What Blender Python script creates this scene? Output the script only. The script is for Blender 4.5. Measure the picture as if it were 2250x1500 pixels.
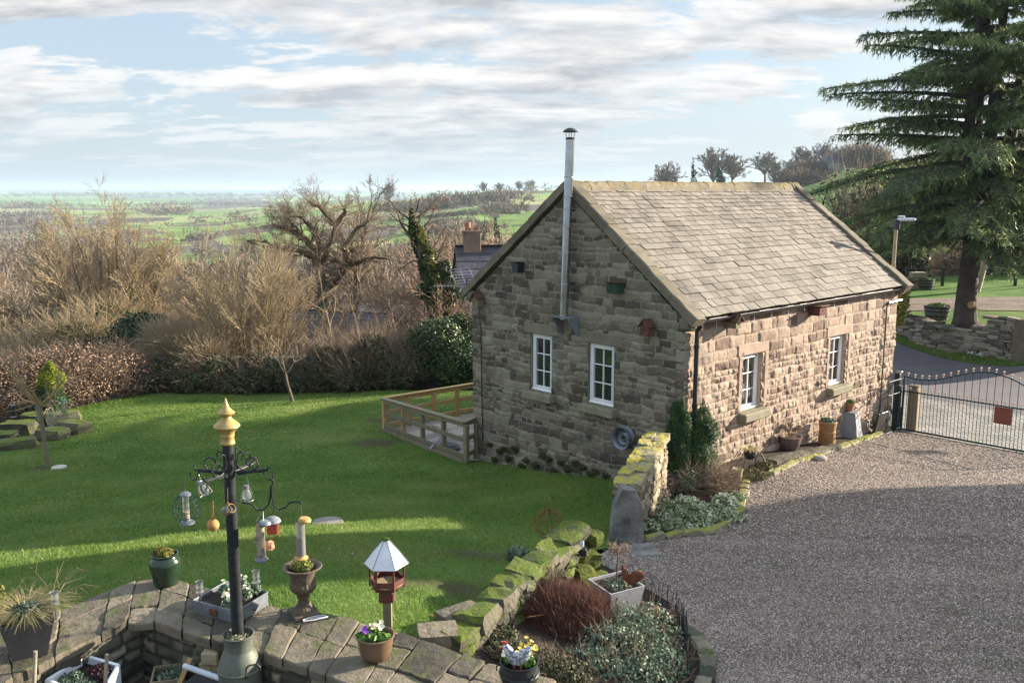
import bpy, math, random
import numpy as np
from math import sin, cos, pi, radians as R
from mathutils import Vector, Matrix
from mathutils.geometry import delaunay_2d_cdt
sc = bpy.context.scene
for o in list(bpy.data.objects): bpy.data.objects.remove(o)

# ------------------------------------------------------------------ camera
H = 5.7; TH = .166; FP = 2000.0
cam = bpy.data.cameras.new("Camera"); co = bpy.data.objects.new("Camera", cam); sc.collection.objects.link(co)
co.location = (0, 0, H); co.rotation_euler = (pi/2 - TH, 0, 0)
cam.lens = FP/2250*36; cam.sensor_width = 36; cam.clip_start = .1; cam.clip_end = 60000
sc.camera = co
sc.view_settings.view_transform = 'Standard'; sc.view_settings.look = 'None'
sc.view_settings.exposure = 1.68; sc.view_settings.gamma = 1
sc.cycles.max_bounces = 6; sc.cycles.diffuse_bounces = 3; sc.cycles.glossy_bounces = 3
sc.cycles.transmission_bounces = 4; sc.cycles.volume_bounces = 1; sc.cycles.transparent_max_bounces = 8
SUN_AZ, SUN_EL = R(69.5), R(16)

# ------------------------------------------------------------------ world: physical sky plus broken cloud
w = bpy.data.worlds.new("World"); sc.world = w; w.use_nodes = True
nt = w.node_tree; nt.nodes.clear(); N_ = nt.nodes.new; LK = nt.links.new
def nd(tree, typ, **kw):
    n = tree.nodes.new(typ)
    for k, v in kw.items():
        if k.startswith('i_'):
            key = k[2:]; key = int(key) if key.isdigit() else key.replace('_', ' ')
            s = n.inputs[key]
            if hasattr(v, 'is_output') or isinstance(v, bpy.types.NodeSocket): tree.links.new(v, s)
            else: s.default_value = v
        else: setattr(n, k, v)
    return n
def mth(tree, op, a, b=None, c=None, clamp=False):
    n = tree.nodes.new('ShaderNodeMath'); n.operation = op; n.use_clamp = clamp
    for i, x in enumerate((a, b, c)):
        if x is None: continue
        if isinstance(x, bpy.types.NodeSocket): tree.links.new(x, n.inputs[i])
        else: n.inputs[i].default_value = x
    return n.outputs[0]
def ramp(tree, fac, stops, interp='LINEAR'):
    n = tree.nodes.new('ShaderNodeValToRGB'); cr = n.color_ramp; cr.interpolation = interp
    while len(cr.elements) < len(stops): cr.elements.new(.5)
    for e, (p, c) in zip(cr.elements, stops):
        e.position = p; e.color = (*c, 1) if len(c) == 3 else c
    tree.links.new(fac, n.inputs[0]); return n.outputs[0]
def mixc(tree, fac, a, b, mode='MIX'):
    n = tree.nodes.new('ShaderNodeMix'); n.data_type = 'RGBA'; n.blend_type = mode
    for s, x in ((n.inputs[0], fac), (n.inputs[6], a), (n.inputs[7], b)):
        if isinstance(x, bpy.types.NodeSocket): tree.links.new(x, s)
        elif isinstance(x, (int, float)): s.default_value = x
        else: s.default_value = (*x, 1)
    return n.outputs[2]
sky = nt.nodes.new('ShaderNodeTexSky'); sky.sky_type = 'NISHITA'; sky.sun_disc = False
sky.sun_elevation = SUN_EL; sky.sun_rotation = SUN_AZ; sky.altitude = 200; sky.air_density = 1.0; sky.dust_density = 1.6; sky.ozone_density = 1.5
tc = nt.nodes.new('ShaderNodeTexCoord'); sep = nd(nt, 'ShaderNodeSeparateXYZ', i_0=tc.outputs['Generated'])
def cloudnoise(off, scale, detail, rough=.55, sx=1.0, lift=0.0):
    zz = mth(nt, 'ADD', mth(nt, 'MAXIMUM', sep.outputs[2], 0.0), .16+lift)
    cx = mth(nt, 'ADD', mth(nt, 'MULTIPLY', mth(nt, 'DIVIDE', sep.outputs[0], zz), sx), off)
    cy = mth(nt, 'DIVIDE', sep.outputs[1], zz)
    cv = nd(nt, 'ShaderNodeCombineXYZ', i_0=cx, i_1=cy, i_2=off*.7)
    n = nd(nt, 'ShaderNodeTexNoise', i_Vector=cv.outputs[0], i_Scale=scale, i_Detail=detail, i_Roughness=rough, i_Distortion=.35)
    return n.outputs[0]
def cloud(lift): return mth(nt, 'ADD', mth(nt, 'MULTIPLY', cloudnoise(3.3, 1.15, 9.0, .56, .62, lift), .60), mth(nt, 'MULTIPLY', cloudnoise(9.1, 4.0, 8.0, .6, .62, lift), .40))
dens = cloud(0.0); above = cloud(.016)
cov = ramp(nt, dens, [(.462, (0, 0, 0)), (.505, (.8, .8, .8)), (.56, (1, 1, 1))], 'EASE')
core = ramp(nt, above, [(.475, (0, 0, 0)), (.585, (1, 1, 1))])
veil = ramp(nt, cloudnoise(17.0, .25, 6.0, .5, .45), [(.3, (.22, .22, .22)), (.75, (.85, .85, .85))])
CL_HI, CL_LO = (.53, .52, .505), (.27, .285, .305)
ccol = mixc(nt, core, CL_HI, CL_LO)
skyc = nd(nt, 'ShaderNodeVectorMath', operation='SCALE', i_0=sky.outputs[0]); skyc.inputs['Scale'].default_value = .11
# thin high veil lifts the clear parts towards pale blue
s1 = mixc(nt, mth(nt, 'ADD', mth(nt, 'MULTIPLY', veil, .5), .45), skyc.outputs[0], (.305, .37, .44))
fade = ramp(nt, sep.outputs[2], [(0.0, (0, 0, 0)), (.035, (.6, .6, .6)), (.09, (1, 1, 1)), (.30, (1, 1, 1)), (.6, (.35, .35, .35))])
s2 = mixc(nt, mth(nt, 'MULTIPLY', cov, fade), s1, ccol)
low = ramp(nt, sep.outputs[2], [(0.0, (1, 1, 1)), (.05, (.35, .35, .35)), (.12, (0, 0, 0))])
s3 = mixc(nt, mth(nt, 'MULTIPLY', low, .7), s2, (.36, .42, .46))
# low sky dimmed; unseen sky overhead kept brighter to lift the shade
zen = ramp(nt, sep.outputs[2], [(.20, (.62, .62, .62)), (.55, (.98, 1.0, 1.04))])
s4 = mixc(nt, 1.0, s3, zen, 'MULTIPLY')
bg = nd(nt, 'ShaderNodeBackground', i_Color=s4, i_Strength=1.0)
wo = nt.nodes.new('ShaderNodeOutputWorld'); nt.links.new(bg.outputs[0], wo.inputs[0])

# ------------------------------------------------------------------ sun
sl = bpy.data.lights.new("Sun", 'SUN'); sl.energy = 5.0; sl.angle = R(.55); sl.color = (1.0, .88, .71)
so = bpy.data.objects.new("Sun", sl); sc.collection.objects.link(so)
sdir = Vector((sin(SUN_AZ)*cos(SUN_EL), cos(SUN_AZ)*cos(SUN_EL), sin(SUN_EL)))
so.rotation_euler = sdir.to_track_quat('Z', 'Y').to_euler(); so.location = (40, 20, 30)

# ------------------------------------------------------------------ picture geometry helpers (each gives a point at its own real distance)
cT, sT = cos(TH), sin(TH)
def ray(px, py):
    x = (px-1125)/FP; yv = -(py-750)/FP
    return Vector((x, cT + yv*sT, -sT + yv*cT))
O_ = Vector((0, 0, H))
def atZ(px, py, z): d = ray(px, py); return O_ + d*((z-H)/d.z)
def atY(px, py, Y): d = ray(px, py); return O_ + d*(Y/d.y)
PSI = .826; BN = Vector((2.978, 15.556, 0)); BU = Vector((sin(PSI), cos(PSI), 0)); BV = Vector((-cos(PSI), sin(PSI), 0))
BW, BL = 5.64, 8.16; EAVE, RIDGE = 3.50, 5.66; BROT = pi/2 - PSI
def Bw(x, y, z=0): return BN + BU*x + BV*y + Vector((0, 0, z))
def Bpl(px, py, pl):
    n = BU if pl == 'gable' else BV; d = ray(px, py); t = (BN-O_).dot(n)/d.dot(n); p = O_ + d*t - BN
    return Vector((p.dot(BU), p.dot(BV), p.z))

# ------------------------------------------------------------------ ground height (thin plate spline through surveyed points)
CP = [(-.87,19.6,-.29),(.7,18.0,-.03),(1.95,16.7,.22),(4.0,16.6,.62),(5.1,17.6,.50),(6.7,19.2,.32),(8.5,20.8,.08),
 (-3.4,23,-.5),(-13.5,30,-1.2),(-10.9,20.5,-.7),(-7.1,12,.72),(-2.4,8.8,1.66),(-2.8,13.4,.6),(-7,28,-.95),(-3.5,30,-1.0),(0,12,.85),(-.6,14.5,.4),
 (-6,9,1.35),(-5,6.5,1.7),(-10,8,1.1),(5.15,8.5,.8),(2.0,8,1.1),(1.8,12.4,.68),(3.9,14.4,.47),(9.7,16.6,.15),(9.1,21.1,0),(11.1,19.1,.02),
 (7,5,1.1),(13,12,.5),(.6,6.8,1.35),(1.6,9.3,.98),(-.7,8.3,1.6),(.3,10.6,1.08),(13.7,31,.2),(11.5,25,.02),(16,29.4,.35),(20,24,.4),(9,30,-.1),(27,20,.8),
 (14.7,33,1.1),(18,38,1.5),(26,36,2),(16,46,1.8),(-4,35,-1.9),(-14,37,-2.6),(2.5,34,-1.6),(8,42,-1),(-22,25,-2.0),(-22,10,-.3),(-26,40,-4.2),
 (-34,60,-7),(-10,60,-6.0),(10,60,-4.2),(25,60,1.0),(40,60,4),(-60,60,-8),(0,-12,1.4),(15,-12,1.3),(-22,-10,1.0),(22,3,1.0),(45,20,2),(-45,20,-3),(45,-12,1.5),(-45,-12,0),
 (-60,90,-12),(-15,90,-9.5),(15,90,-7.5),(45,90,3.5),(0,48,-4),(12,26,.0)]
CP = np.array(CP, float)
def _k(r2): return r2*np.log(np.maximum(r2, 1e-9))*.5
_n = len(CP); _A = np.zeros((_n+3, _n+3)); _d = ((CP[:, None, :2]-CP[None, :, :2])**2).sum(-1)
_A[:_n, :_n] = _k(_d) + np.eye(_n)*.6; _A[:_n, _n] = 1; _A[:_n, _n+1:] = CP[:, :2]; _A[_n, :_n] = 1; _A[_n+1:, :_n] = CP[:, :2].T
_w = np.linalg.solve(_A, np.r_[CP[:, 2], 0, 0, 0])
def G(x, y):
    x = np.asarray(x, float); y = np.asarray(y, float); s = x.shape; x = x.ravel(); y = y.ravel(); out = np.empty_like(x)
    for i in range(0, len(x), 40000):
        a, b = x[i:i+40000], y[i:i+40000]
        out[i:i+40000] = _k((a[:, None]-CP[:, 0])**2 + (b[:, None]-CP[:, 1])**2) @ _w[:_n] + _w[_n] + _w[_n+1]*a + _w[_n+2]*b
    return out.reshape(s)
def g(x, y): return float(G(np.array([x]), np.array([y]))[0])
def onG(px, py, f=g):
    d = ray(px, py); lo, hi = 3.0, 120.0
    for _ in range(40):
        m = (lo+hi)/2; p = O_ + d*m
        if p.z > f(p.x, p.y): lo = m
        else: hi = m
    return O_ + d*lo
# the valley and hills beyond: height by direction and distance
AZ = np.array([-.75, -.56, -.36, -.16, 0., .12, .28, .40, .56, .8])
DI = np.array([60, 110, 200, 400, 700, 1200, 2500, 5000, 12000.])
FZ = np.array([
 [-8, -14, -22, -30, -34, -38, -42, -38, -4],
 [-7, -13, -20, -28, -32, -36, -36, -34, -4],
 [-6, -11, -18, -25, -26, -28, -40, -36, -4],
 [-6, -9.5, -15, -19, -15, -12, -38, -38, -6],
 [-5, -9, -12, -13, -6, 3.0, -30, -34, -10],
 [-4, -8, -10, -9, -1, 8, -10, -20, -10],
 [-1.5, -3, 1, 7, 9, 12, -5, -10, -10],
 [1, 2, 6.5, 17, 12, 5, 0, 0, 0],
 [3.5, 5, 13, 24, 20, 12, 10, 0, 0],
 [4, 8, 16, 28, 30, 30, 20, 10, 0]], float)
def FG(x, y):
    t = x/np.maximum(y, 1); d = np.maximum(y, 40.)
    ld = np.log(d); L = np.log(DI)
    ai = np.clip(np.searchsorted(AZ, t)-1, 0, len(AZ)-2); af = np.clip((t-AZ[ai])/(AZ[ai+1]-AZ[ai]), 0, 1); af = af*af*(3-2*af)
    di = np.clip(np.searchsorted(L, ld)-1, 0, len(L)-2); df = np.clip((ld-L[di])/(L[di+1]-L[di]), 0, 1); df = df*df*(3-2*df)
    z = (FZ[ai, di]*(1-df)+FZ[ai, di+1]*df)*(1-af) + (FZ[ai+1, di]*(1-df)+FZ[ai+1, di+1]*df)*af
    return z
def GZ(x, y):     # full ground
    x = np.asarray(x, float); y = np.asarray(y, float)
    b = np.clip((y-60)/40, 0, 1); b = b*b*(3-2*b)
    return G(np.clip(x, -80, 80), np.clip(y, -20, 110))*(1-b) + FG(x, y)*b

# ------------------------------------------------------------------ object helpers
C = sc.collection.objects
def tag(o, label=None, cat=None, group=None, kind=None):
    if label: o['label'] = label
    if cat: o['category'] = cat
    if group: o['group'] = group
    if kind: o['kind'] = kind
    return o
def T(name, label, cat, loc=(0, 0, 0), rz=0, group=None):
    o = bpy.data.objects.new(name, None); C.link(o); o.location = loc; o.rotation_euler = (0, 0, rz); o.empty_display_size = .1
    return tag(o, label, cat, group)
def dup(o, parent=None):
    c = o.copy(); C.link(c); c.parent = parent
    for ch in list(o.children): dup(ch, c)
    return c
def npmesh(name, V, F, m, parent=None, tone=None, smooth=False):
    V = np.asarray(V, np.float32); Fs = F if isinstance(F, list) else [F]
    Fs = [np.asarray(f, np.int32) for f in Fs if len(f)]
    me = bpy.data.meshes.new(name); me.vertices.add(len(V)); me.vertices.foreach_set('co', V.ravel())
    li = np.concatenate([f.ravel() for f in Fs]); tot = np.concatenate([np.full(len(f), f.shape[1], np.int32) for f in Fs])
    me.loops.add(len(li)); me.loops.foreach_set('vertex_index', li)
    me.polygons.add(len(tot)); me.polygons.foreach_set('loop_start', np.r_[0, np.cumsum(tot)[:-1]].astype(np.int32))
    me.polygons.foreach_set('loop_total', tot)
    if smooth: me.polygons.foreach_set('use_smooth', np.ones(len(tot), bool))
    me.update(calc_edges=True)
    if tone is not None:
        a = me.attributes.new('tone', 'FLOAT', 'FACE' if len(tone) == len(tot) else 'POINT'); a.data.foreach_set('value', np.asarray(tone, np.float32))
    me.materials.append(m); o = bpy.data.objects.new(name, me); C.link(o)
    if parent is not None: o.parent = parent
    return o
class MB:
    def __init__(s): s.v = []; s.f = []; s.t = []
    def add(s, vs, fs, tone=.5):
        b = len(s.v); s.v += [tuple(p) for p in vs]; s.f += [tuple(b+i for i in f) for f in fs]; s.t += [tone]*len(fs); return s
    def box(s, c, size, M=None, tone=.5, bev=0.0):
        c = Vector(c); hx, hy, hz = (q/2 for q in size)
        if bev <= 0:
            vs = [Vector((x*hx, y*hy, z*hz)) for z in (-1, 1) for y in (-1, 1) for x in (-1, 1)]
            fs = [(0, 2, 3, 1), (4, 5, 7, 6), (0, 1, 5, 4), (2, 6, 7, 3), (0, 4, 6, 2), (1, 3, 7, 5)]
        else:
            b = min(bev, hx*.9, hy*.9, hz*.9); vs = []; 
            for z in (-1, 1):
                for y in (-1, 1):
                    for x in (-1, 1):
                        vs += [Vector((x*hx, y*(hy-b), z*(hz-b))), Vector((x*(hx-b), y*hy, z*(hz-b))), Vector((x*(hx-b), y*(hy-b), z*hz))]
            I = lambda x, y, z, k: ((z*2+y)*2+x)*3+k
            fs = [(I(0,0,0,2), I(0,1,0,2), I(1,1,0,2), I(1,0,0,2)), (I(0,0,1,2), I(1,0,1,2), I(1,1,1,2), I(0,1,1,2)),
                  (I(0,0,0,1), I(1,0,0,1), I(1,0,1,1), I(0,0,1,1)), (I(0,1,0,1), I(0,1,1,1), I(1,1,1,1), I(1,1,0,1)),
                  (I(0,0,0,0), I(0,0,1,0), I(0,1,1,0), I(0,1,0,0)), (I(1,0,0,0), I(1,1,0,0), I(1,1,1,0), I(1,0,1,0))]
            for a in (0, 1):
                for b2 in (0, 1):
                    fs += [(I(a,b2,0,0), I(a,b2,0,1), I(a,b2,1,1), I(a,b2,1,0)), (I(a,0,b2,0), I(a,0,b2,2), I(a,1,b2,2), I(a,1,b2,0)), (I(0,a,b2,1), I(0,a,b2,2), I(1,a,b2,2), I(1,a,b2,1))]
                    for c2 in (0, 1): fs.append((I(a,b2,c2,0), I(a,b2,c2,1), I(a,b2,c2,2)))
        if M is not None: vs = [M @ v for v in vs]
        return s.add([v + c for v in vs], fs, tone)
    def tube(s, pts, r, k=8, cap=True, tone=.5):
        pts = [Vector(p) for p in pts]; n = len(pts); rs = r if isinstance(r, (list, tuple)) else [r]*n
        rings = []; prev = None
        for i, p in enumerate(pts):
            d = (pts[min(i+1, n-1)] - pts[max(i-1, 0)])
            d = d.normalized() if d.length > 1e-9 else Vector((0, 0, 1))
            if prev is None: a = d.orthogonal().normalized()
            else:
                a = prev - d*prev.dot(d); a = a.normalized() if a.length > 1e-6 else d.orthogonal().normalized()
            prev = a; b = d.cross(a)
            rings.append([p + (a*cos(2*pi*j/k) + b*sin(2*pi*j/k))*rs[i] for j in range(k)])
        vs = [q for rg in rings for q in rg]
        fs = [(i*k+j, i*k+(j+1) % k, (i+1)*k+(j+1) % k, (i+1)*k+j) for i in range(n-1) for j in range(k)]
        if cap: fs += [tuple(range(k-1, -1, -1)), tuple((n-1)*k+j for j in range(k))]
        return s.add(vs, fs, tone)
    def lathe(s, prof, c=(0, 0, 0), k=24, M=None, flute=0, nf=0, tone=.5, cap=False):
        c = Vector(c); vs = []
        for (r, z) in prof:
            for j in range(k):
                a = 2*pi*j/k; rr = r*(1 + flute*(cos(a*nf) if nf else 0)); v = Vector((rr*cos(a), rr*sin(a), z))
                vs.append((M @ v if M is not None else v) + c)
        n = len(prof)
        fs = [(i*k+j, i*k+(j+1) % k, (i+1)*k+(j+1) % k, (i+1)*k+j) for i in range(n-1) for j in range(k)]
        if cap: fs += [tuple(range(k-1, -1, -1)), tuple((n-1)*k+j for j in range(k))]
        return s.add(vs, fs, tone)
    def prism(s, poly, z0, z1, M=None, tone=.5, inset=0.0, ch=0.0):   # poly ccw xy
        n = len(poly); cx = sum(p[0] for p in poly)/n; cy = sum(p[1] for p in poly)/n
        zf = z1 if callable(z1) else (lambda x, y: z1); z0f = z0 if callable(z0) else (lambda x, y: z0)
        vs = [Vector((x, y, z0f(x, y))) for x, y in poly] + [Vector((x, y, zf(x, y)-ch)) for x, y in poly]
        fs = [(i, (i+1) % n, n+(i+1) % n, n+i) for i in range(n)]; fs.append(tuple(range(n-1, -1, -1)))
        if inset > 0:
            vs2 = []
            for x, y in poly:
                d = Vector((cx-x, cy-y)); l = max(d.length, 1e-6); q = d*(inset/l); vs2.append(Vector((x+q.x, y+q.y, zf(x, y))))
            vs += vs2; fs += [(n+i, n+(i+1) % n, 2*n+(i+1) % n, 2*n+i) for i in range(n)]; fs.append(tuple(range(2*n, 3*n)))
        else: fs.append(tuple(range(n, 2*n)))
        if M is not None: vs = [M @ v for v in vs]
        return s.add(vs, fs, tone)
    def rock(s, c, size, rz=0, rng=random, jit=.10, sph=.35, M=None, tone=None):
        n = 3; idx = {}; vs = []; fs = []
        hx, hy, hz = (q/2 for q in size)
        M = M or Matrix.Rotation(rz, 3, 'Z')
        def vid(i, j, k):
            if (i, j, k) not in idx:
                p = Vector((i/n*2-1, j/n*2-1, k/n*2-1)); q = p.normalized()*1.15; p = p.lerp(q, sph)
                p = Vector((p.x*hx*(1+rng.uniform(-jit, jit)), p.y*hy*(1+rng.uniform(-jit, jit)), p.z*hz*(1+rng.uniform(-jit, jit))))
                idx[(i, j, k)] = len(vs); vs.append(M @ p + Vector(c))
            return idx[(i, j, k)]
        for a in range(n):
            for b in range(n):
                fs += [(vid(a,b,0), vid(a,b+1,0), vid(a+1,b+1,0), vid(a+1,b,0)), (vid(a,b,n), vid(a+1,b,n), vid(a+1,b+1,n), vid(a,b+1,n)),
                       (vid(a,0,b), vid(a+1,0,b), vid(a+1,0,b+1), vid(a,0,b+1)), (vid(a,n,b), vid(a,n,b+1), vid(a+1,n,b+1), vid(a+1,n,b)),
                       (vid(0,a,b), vid(0,a,b+1), vid(0,a+1,b+1), vid(0,a+1,b)), (vid(n,a,b), vid(n,a+1,b), vid(n,a+1,b+1), vid(n,a,b+1))]
        return s.add(vs, fs, rng.random() if tone is None else tone)
    def split(s):
        par = list(range(len(s.v)))
        def fd(a):
            while par[a] != a: par[a] = par[par[a]]; a = par[a]
            return a
        for f in s.f:
            r = fd(f[0])
            for i in f[1:]: par[fd(i)] = r
        gr = {}
        for f, t in zip(s.f, s.t): gr.setdefault(fd(f[0]), []).append((f, t))
        out = []
        for fs in gr.values():
            ids = sorted({i for f, _ in fs for i in f}); mp = {a: b for b, a in enumerate(ids)}; q = MB(); q.v = [s.v[i] for i in ids]; q.f = [tuple(mp[i] for i in f) for f, _ in fs]; q.t = [t for _, t in fs]; out.append(q)
        return out
    def build(s, name, m, parent=None, smooth=False, auto=None, each=False):
        if each: return [q.build(name, m, parent, smooth, auto) for q in s.split()][0]
        me = bpy.data.meshes.new(name); me.from_pydata(s.v, [], s.f)
        a = me.attributes.new('tone', 'FLOAT', 'FACE'); a.data.foreach_set('value', np.array(s.t, np.float32))
        if smooth: me.polygons.foreach_set('use_smooth', np.ones(len(me.polygons), bool))
        me.materials.append(m); o = bpy.data.objects.new(name, me); C.link(o)
        if smooth and auto: 
            try: me.set_sharp_from_angle(angle=R(auto))
            except Exception: pass
        if parent is not None: o.parent = parent
        return o

# ------------------------------------------------------------------ materials
def mat(name, cols, scale=6, tone=0.0, rough=.85, bump=.3, bscale=40, bdist=.01, metal=0, moss=None, coords='Object', fine=.25, fscale=60, spec=.3, detail=5, trans=0, stain=None):
    m = bpy.data.materials.new(name); m.use_nodes = True; t = m.node_tree; t.nodes.clear()
    out = t.nodes.new('ShaderNodeOutputMaterial'); b = t.nodes.new('ShaderNodeBsdfPrincipled'); t.links.new(b.outputs[0], out.inputs[0])
    b.inputs['Roughness'].default_value = rough; b.inputs['Metallic'].default_value = metal; b.inputs['Specular IOR Level'].default_value = spec
    if coords == 'World': cv = t.nodes.new('ShaderNodeNewGeometry').outputs['Position']
    else: cv = t.nodes.new('ShaderNodeTexCoord').outputs['Object']
    nz = nd(t, 'ShaderNodeTexNoise', i_Vector=cv, i_Scale=scale, i_Detail=detail, i_Roughness=.6).outputs[0]
    f = mth(t, 'ADD', mth(t, 'MULTIPLY', mth(t, 'SUBTRACT', nz, .5), 1.6*(1-tone*.6)), .5)
    if tone > 0:
        at = t.nodes.new('ShaderNodeAttribute'); at.attribute_name = 'tone'
        f = mth(t, 'ADD', f, mth(t, 'MULTIPLY', mth(t, 'SUBTRACT', at.outputs['Fac'], .5), tone))
    k = len(cols); col = ramp(t, f, [(.15+.7*i/max(k-1, 1), c) for i, c in enumerate(cols)]) if k > 1 else None
    if col is None: col = mixc(t, f, tuple(x*.85 for x in cols[0]), tuple(min(1, x*1.15) for x in cols[0]))
    if fine > 0:
        fz = nd(t, 'ShaderNodeTexNoise', i_Vector=cv, i_Scale=fscale, i_Detail=4.0, i_Roughness=.7).outputs[0]
        v = mth(t, 'ADD', mth(t, 'MULTIPLY', mth(t, 'SUBTRACT', fz, .5), fine*3), 1.0)
        vv = nd(t, 'ShaderNodeVectorMath', operation='SCALE', i_0=col); t.links.new(v, vv.inputs['Scale']); col = vv.outputs[0]
    if stain:
        sz = nd(t, 'ShaderNodeTexNoise', i_Vector=cv, i_Scale=stain[1], i_Detail=6.0, i_Roughness=.65).outputs[0]
        col = mixc(t, ramp(t, sz, [(stain[2], (0, 0, 0)), (stain[2]+.12, (1, 1, 1))]), col, stain[0])
    if moss:   # (colour, amount, scale) moss and lichen grow where surfaces face up
        ge = t.nodes.new('ShaderNodeNewGeometry'); nzz = nd(t, 'ShaderNodeSeparateXYZ', i_0=ge.outputs['Normal']).outputs[2]
        mz = nd(t, 'ShaderNodeTexNoise', i_Vector=cv, i_Scale=moss[2], i_Detail=6.0, i_Roughness=.7).outputs[0]
        mm = mth(t, 'ADD', mth(t, 'ADD', mz, mth(t, 'MULTIPLY', nzz, .22)), moss[1]-.27)
        mk = ramp(t, mm, [(.42, (0, 0, 0)), (.55, (1, 1, 1))])
        c2 = mixc(t, nd(t, 'ShaderNodeTexNoise', i_Vector=cv, i_Scale=30.0, i_Detail=3.0).outputs[0], tuple(x*.55 for x in moss[0]), tuple(min(1, x*1.5) for x in moss[0]))
        col = mixc(t, mk, col, c2)
    t.links.new(col, b.inputs['Base Color'])
    if bump > 0:
        bz = nd(t, 'ShaderNodeTexNoise', i_Vector=cv, i_Scale=bscale, i_Detail=6.0, i_Roughness=.65).outputs[0]
        bn = nd(t, 'ShaderNodeBump', i_Height=bz, i_Strength=bump, i_Distance=bdist); t.links.new(bn.outputs[0], b.inputs['Normal'])
    if trans:
        tr = t.nodes.new('ShaderNodeBsdfTranslucent'); t.links.new(col, tr.inputs[0]); ms = t.nodes.new('ShaderNodeMixShader'); ms.inputs[0].default_value = trans
        t.links.new(b.outputs[0], ms.inputs[1]); t.links.new(tr.outputs[0], ms.inputs[2]); t.links.new(ms.outputs[0], out.inputs[0])
    return m
M = {}
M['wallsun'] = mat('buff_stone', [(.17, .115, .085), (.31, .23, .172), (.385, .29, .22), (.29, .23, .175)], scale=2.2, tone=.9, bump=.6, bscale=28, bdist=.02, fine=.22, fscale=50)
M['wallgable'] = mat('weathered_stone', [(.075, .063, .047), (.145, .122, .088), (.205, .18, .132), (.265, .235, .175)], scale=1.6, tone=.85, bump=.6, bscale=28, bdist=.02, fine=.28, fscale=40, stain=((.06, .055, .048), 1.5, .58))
M['dress'] = mat('dressed_stone', [(.30, .21, .16), (.42, .32, .25)], scale=5, bump=.5, bscale=50, fine=.2)
M['sill'] = mat('sill_stone', [(.16, .15, .10), (.28, .25, .18)], scale=5, bump=.5, bscale=50, moss=((.16, .15, .05), -.02, 8))
M['slate'] = mat('stone_slate', [(.12, .105, .086), (.205, .178, .147), (.262, .229, .19)], scale=1.6, tone=.42, rough=.75, bump=.4, bscale=22, bdist=.012, fine=.18, fscale=35, stain=((.13, .13, .08), 2.2, .66))
M['coping'] = mat('coping_stone', [(.10, .085, .06), (.20, .17, .12)], scale=4, tone=.4, bump=.8, bscale=25, bdist=.02, moss=((.13, .115, .045), -.05, 9))
M['ridge'] = mat('ridge_stone', [(.14, .12, .08), (.25, .21, .15)], scale=4, tone=.4, bump=.9, bscale=22, bdist=.03, moss=((.20, .145, .03), .05, 7))
M['black'] = mat('black_paint', [(.012, .013, .016), (.022, .024, .028)], scale=9, rough=.42, bump=.12, bscale=60, spec=.5)
M['iron'] = mat('black_iron', [(.006, .009, .011), (.03, .034, .037)], scale=20, rough=.5, bump=.2, bscale=120, bdist=.002, spec=.3)
M['gategreen'] = mat('gate_paint', [(.008, .035, .04), (.015, .05, .055)], scale=9, rough=.6, bump=0, spec=.25)
M['gold'] = mat('gold_paint', [(.27, .19, .05), (.43, .32, .12)], scale=14, rough=.42, bump=.25, bscale=60, bdist=.003, metal=.15, spec=.5)
M['steel'] = mat('steel', [(.30, .31, .33), (.50, .51, .53)], scale=4, rough=.2, bump=.1, bscale=9, metal=1)
M['alu'] = mat('aluminium', [(.30, .30, .31), (.46, .46, .47)], scale=20, rough=.35, bump=0, metal=.9)
M['galv'] = mat('galvanised', [(.13, .145, .165), (.25, .27, .30)], scale=9, rough=.5, bump=.15, metal=.5, fine=.15)
M['upvc'] = mat('white_frame', [(.72, .72, .72), (.8, .8, .8)], scale=3, rough=.35, bump=0, fine=0, spec=.5)
M['timber'] = mat('weathered_timber', [(.13, .12, .075), (.25, .21, .13)], scale=6, tone=.5, bump=.5, bscale=40)
M['newtimber'] = mat('pale_timber', [(.33, .21, .08), (.46, .31, .14)], scale=6, tone=.4, bump=.4, bscale=40)
M['darkwood'] = mat('dark_wood', [(.07, .035, .02), (.16, .08, .05)], scale=9, bump=.4, bscale=50)
M['redwood'] = mat('red_stained_wood', [(.085, .03, .025), (.15, .058, .042)], scale=9, bump=.4, bscale=50, fine=.35)
M['glass'] = None
M['flag'] = mat('flagstone', [(.05, .045, .033), (.125, .108, .078), (.215, .18, .13)], scale=3.4, tone=.6, bump=1.0, bscale=12, bdist=.03, moss=((.085, .095, .035), -.05, 5), fine=.3, fscale=45, stain=((.05, .045, .035), 3.0, .60))
M['rubble'] = mat('rubble_stone', [(.05, .05, .035), (.13, .12, .085), (.24, .21, .15)], scale=4, tone=.9, bump=.9, bscale=20, bdist=.02, moss=((.06, .075, .018), -.02, 5), fine=.3)
M['mossrock'] = mat('mossy_stone', [(.045, .045, .03), (.14, .125, .09)], scale=4, tone=.8, bump=1, bscale=22, bdist=.03, moss=((.085, .115, .012), .13, 3.5), fine=.3)
M['yellowmoss'] = mat('yellow_mossy_stone', [(.20, .18, .11), (.34, .30, .19)], scale=4, tone=.8, bump=1, bscale=22, bdist=.03, moss=((.42, .34, .03), .03, 6), fine=.3)
M['slab'] = mat('slab_stone', [(.05, .05, .05), (.14, .135, .125), (.20, .19, .17), (.36, .35, .33)], scale=4, bump=1, bscale=12, bdist=.03, fine=.3, stain=((.13, .13, .07), 4, .6))
M['soil'] = mat('soil', [(.018, .012, .009), (.05, .033, .022)], scale=25, bump=1, bscale=60, bdist=.03, coords='World')
M['terracotta'] = mat('terracotta', [(.28, .12, .065), (.38, .18, .10)], scale=8, rough=.75, bump=.2, fine=.2)
M['potbrown'] = mat('brown_glaze', [(.115, .07, .045), (.18, .11, .07)], scale=5, rough=.35, bump=.1, spec=.5)
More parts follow.
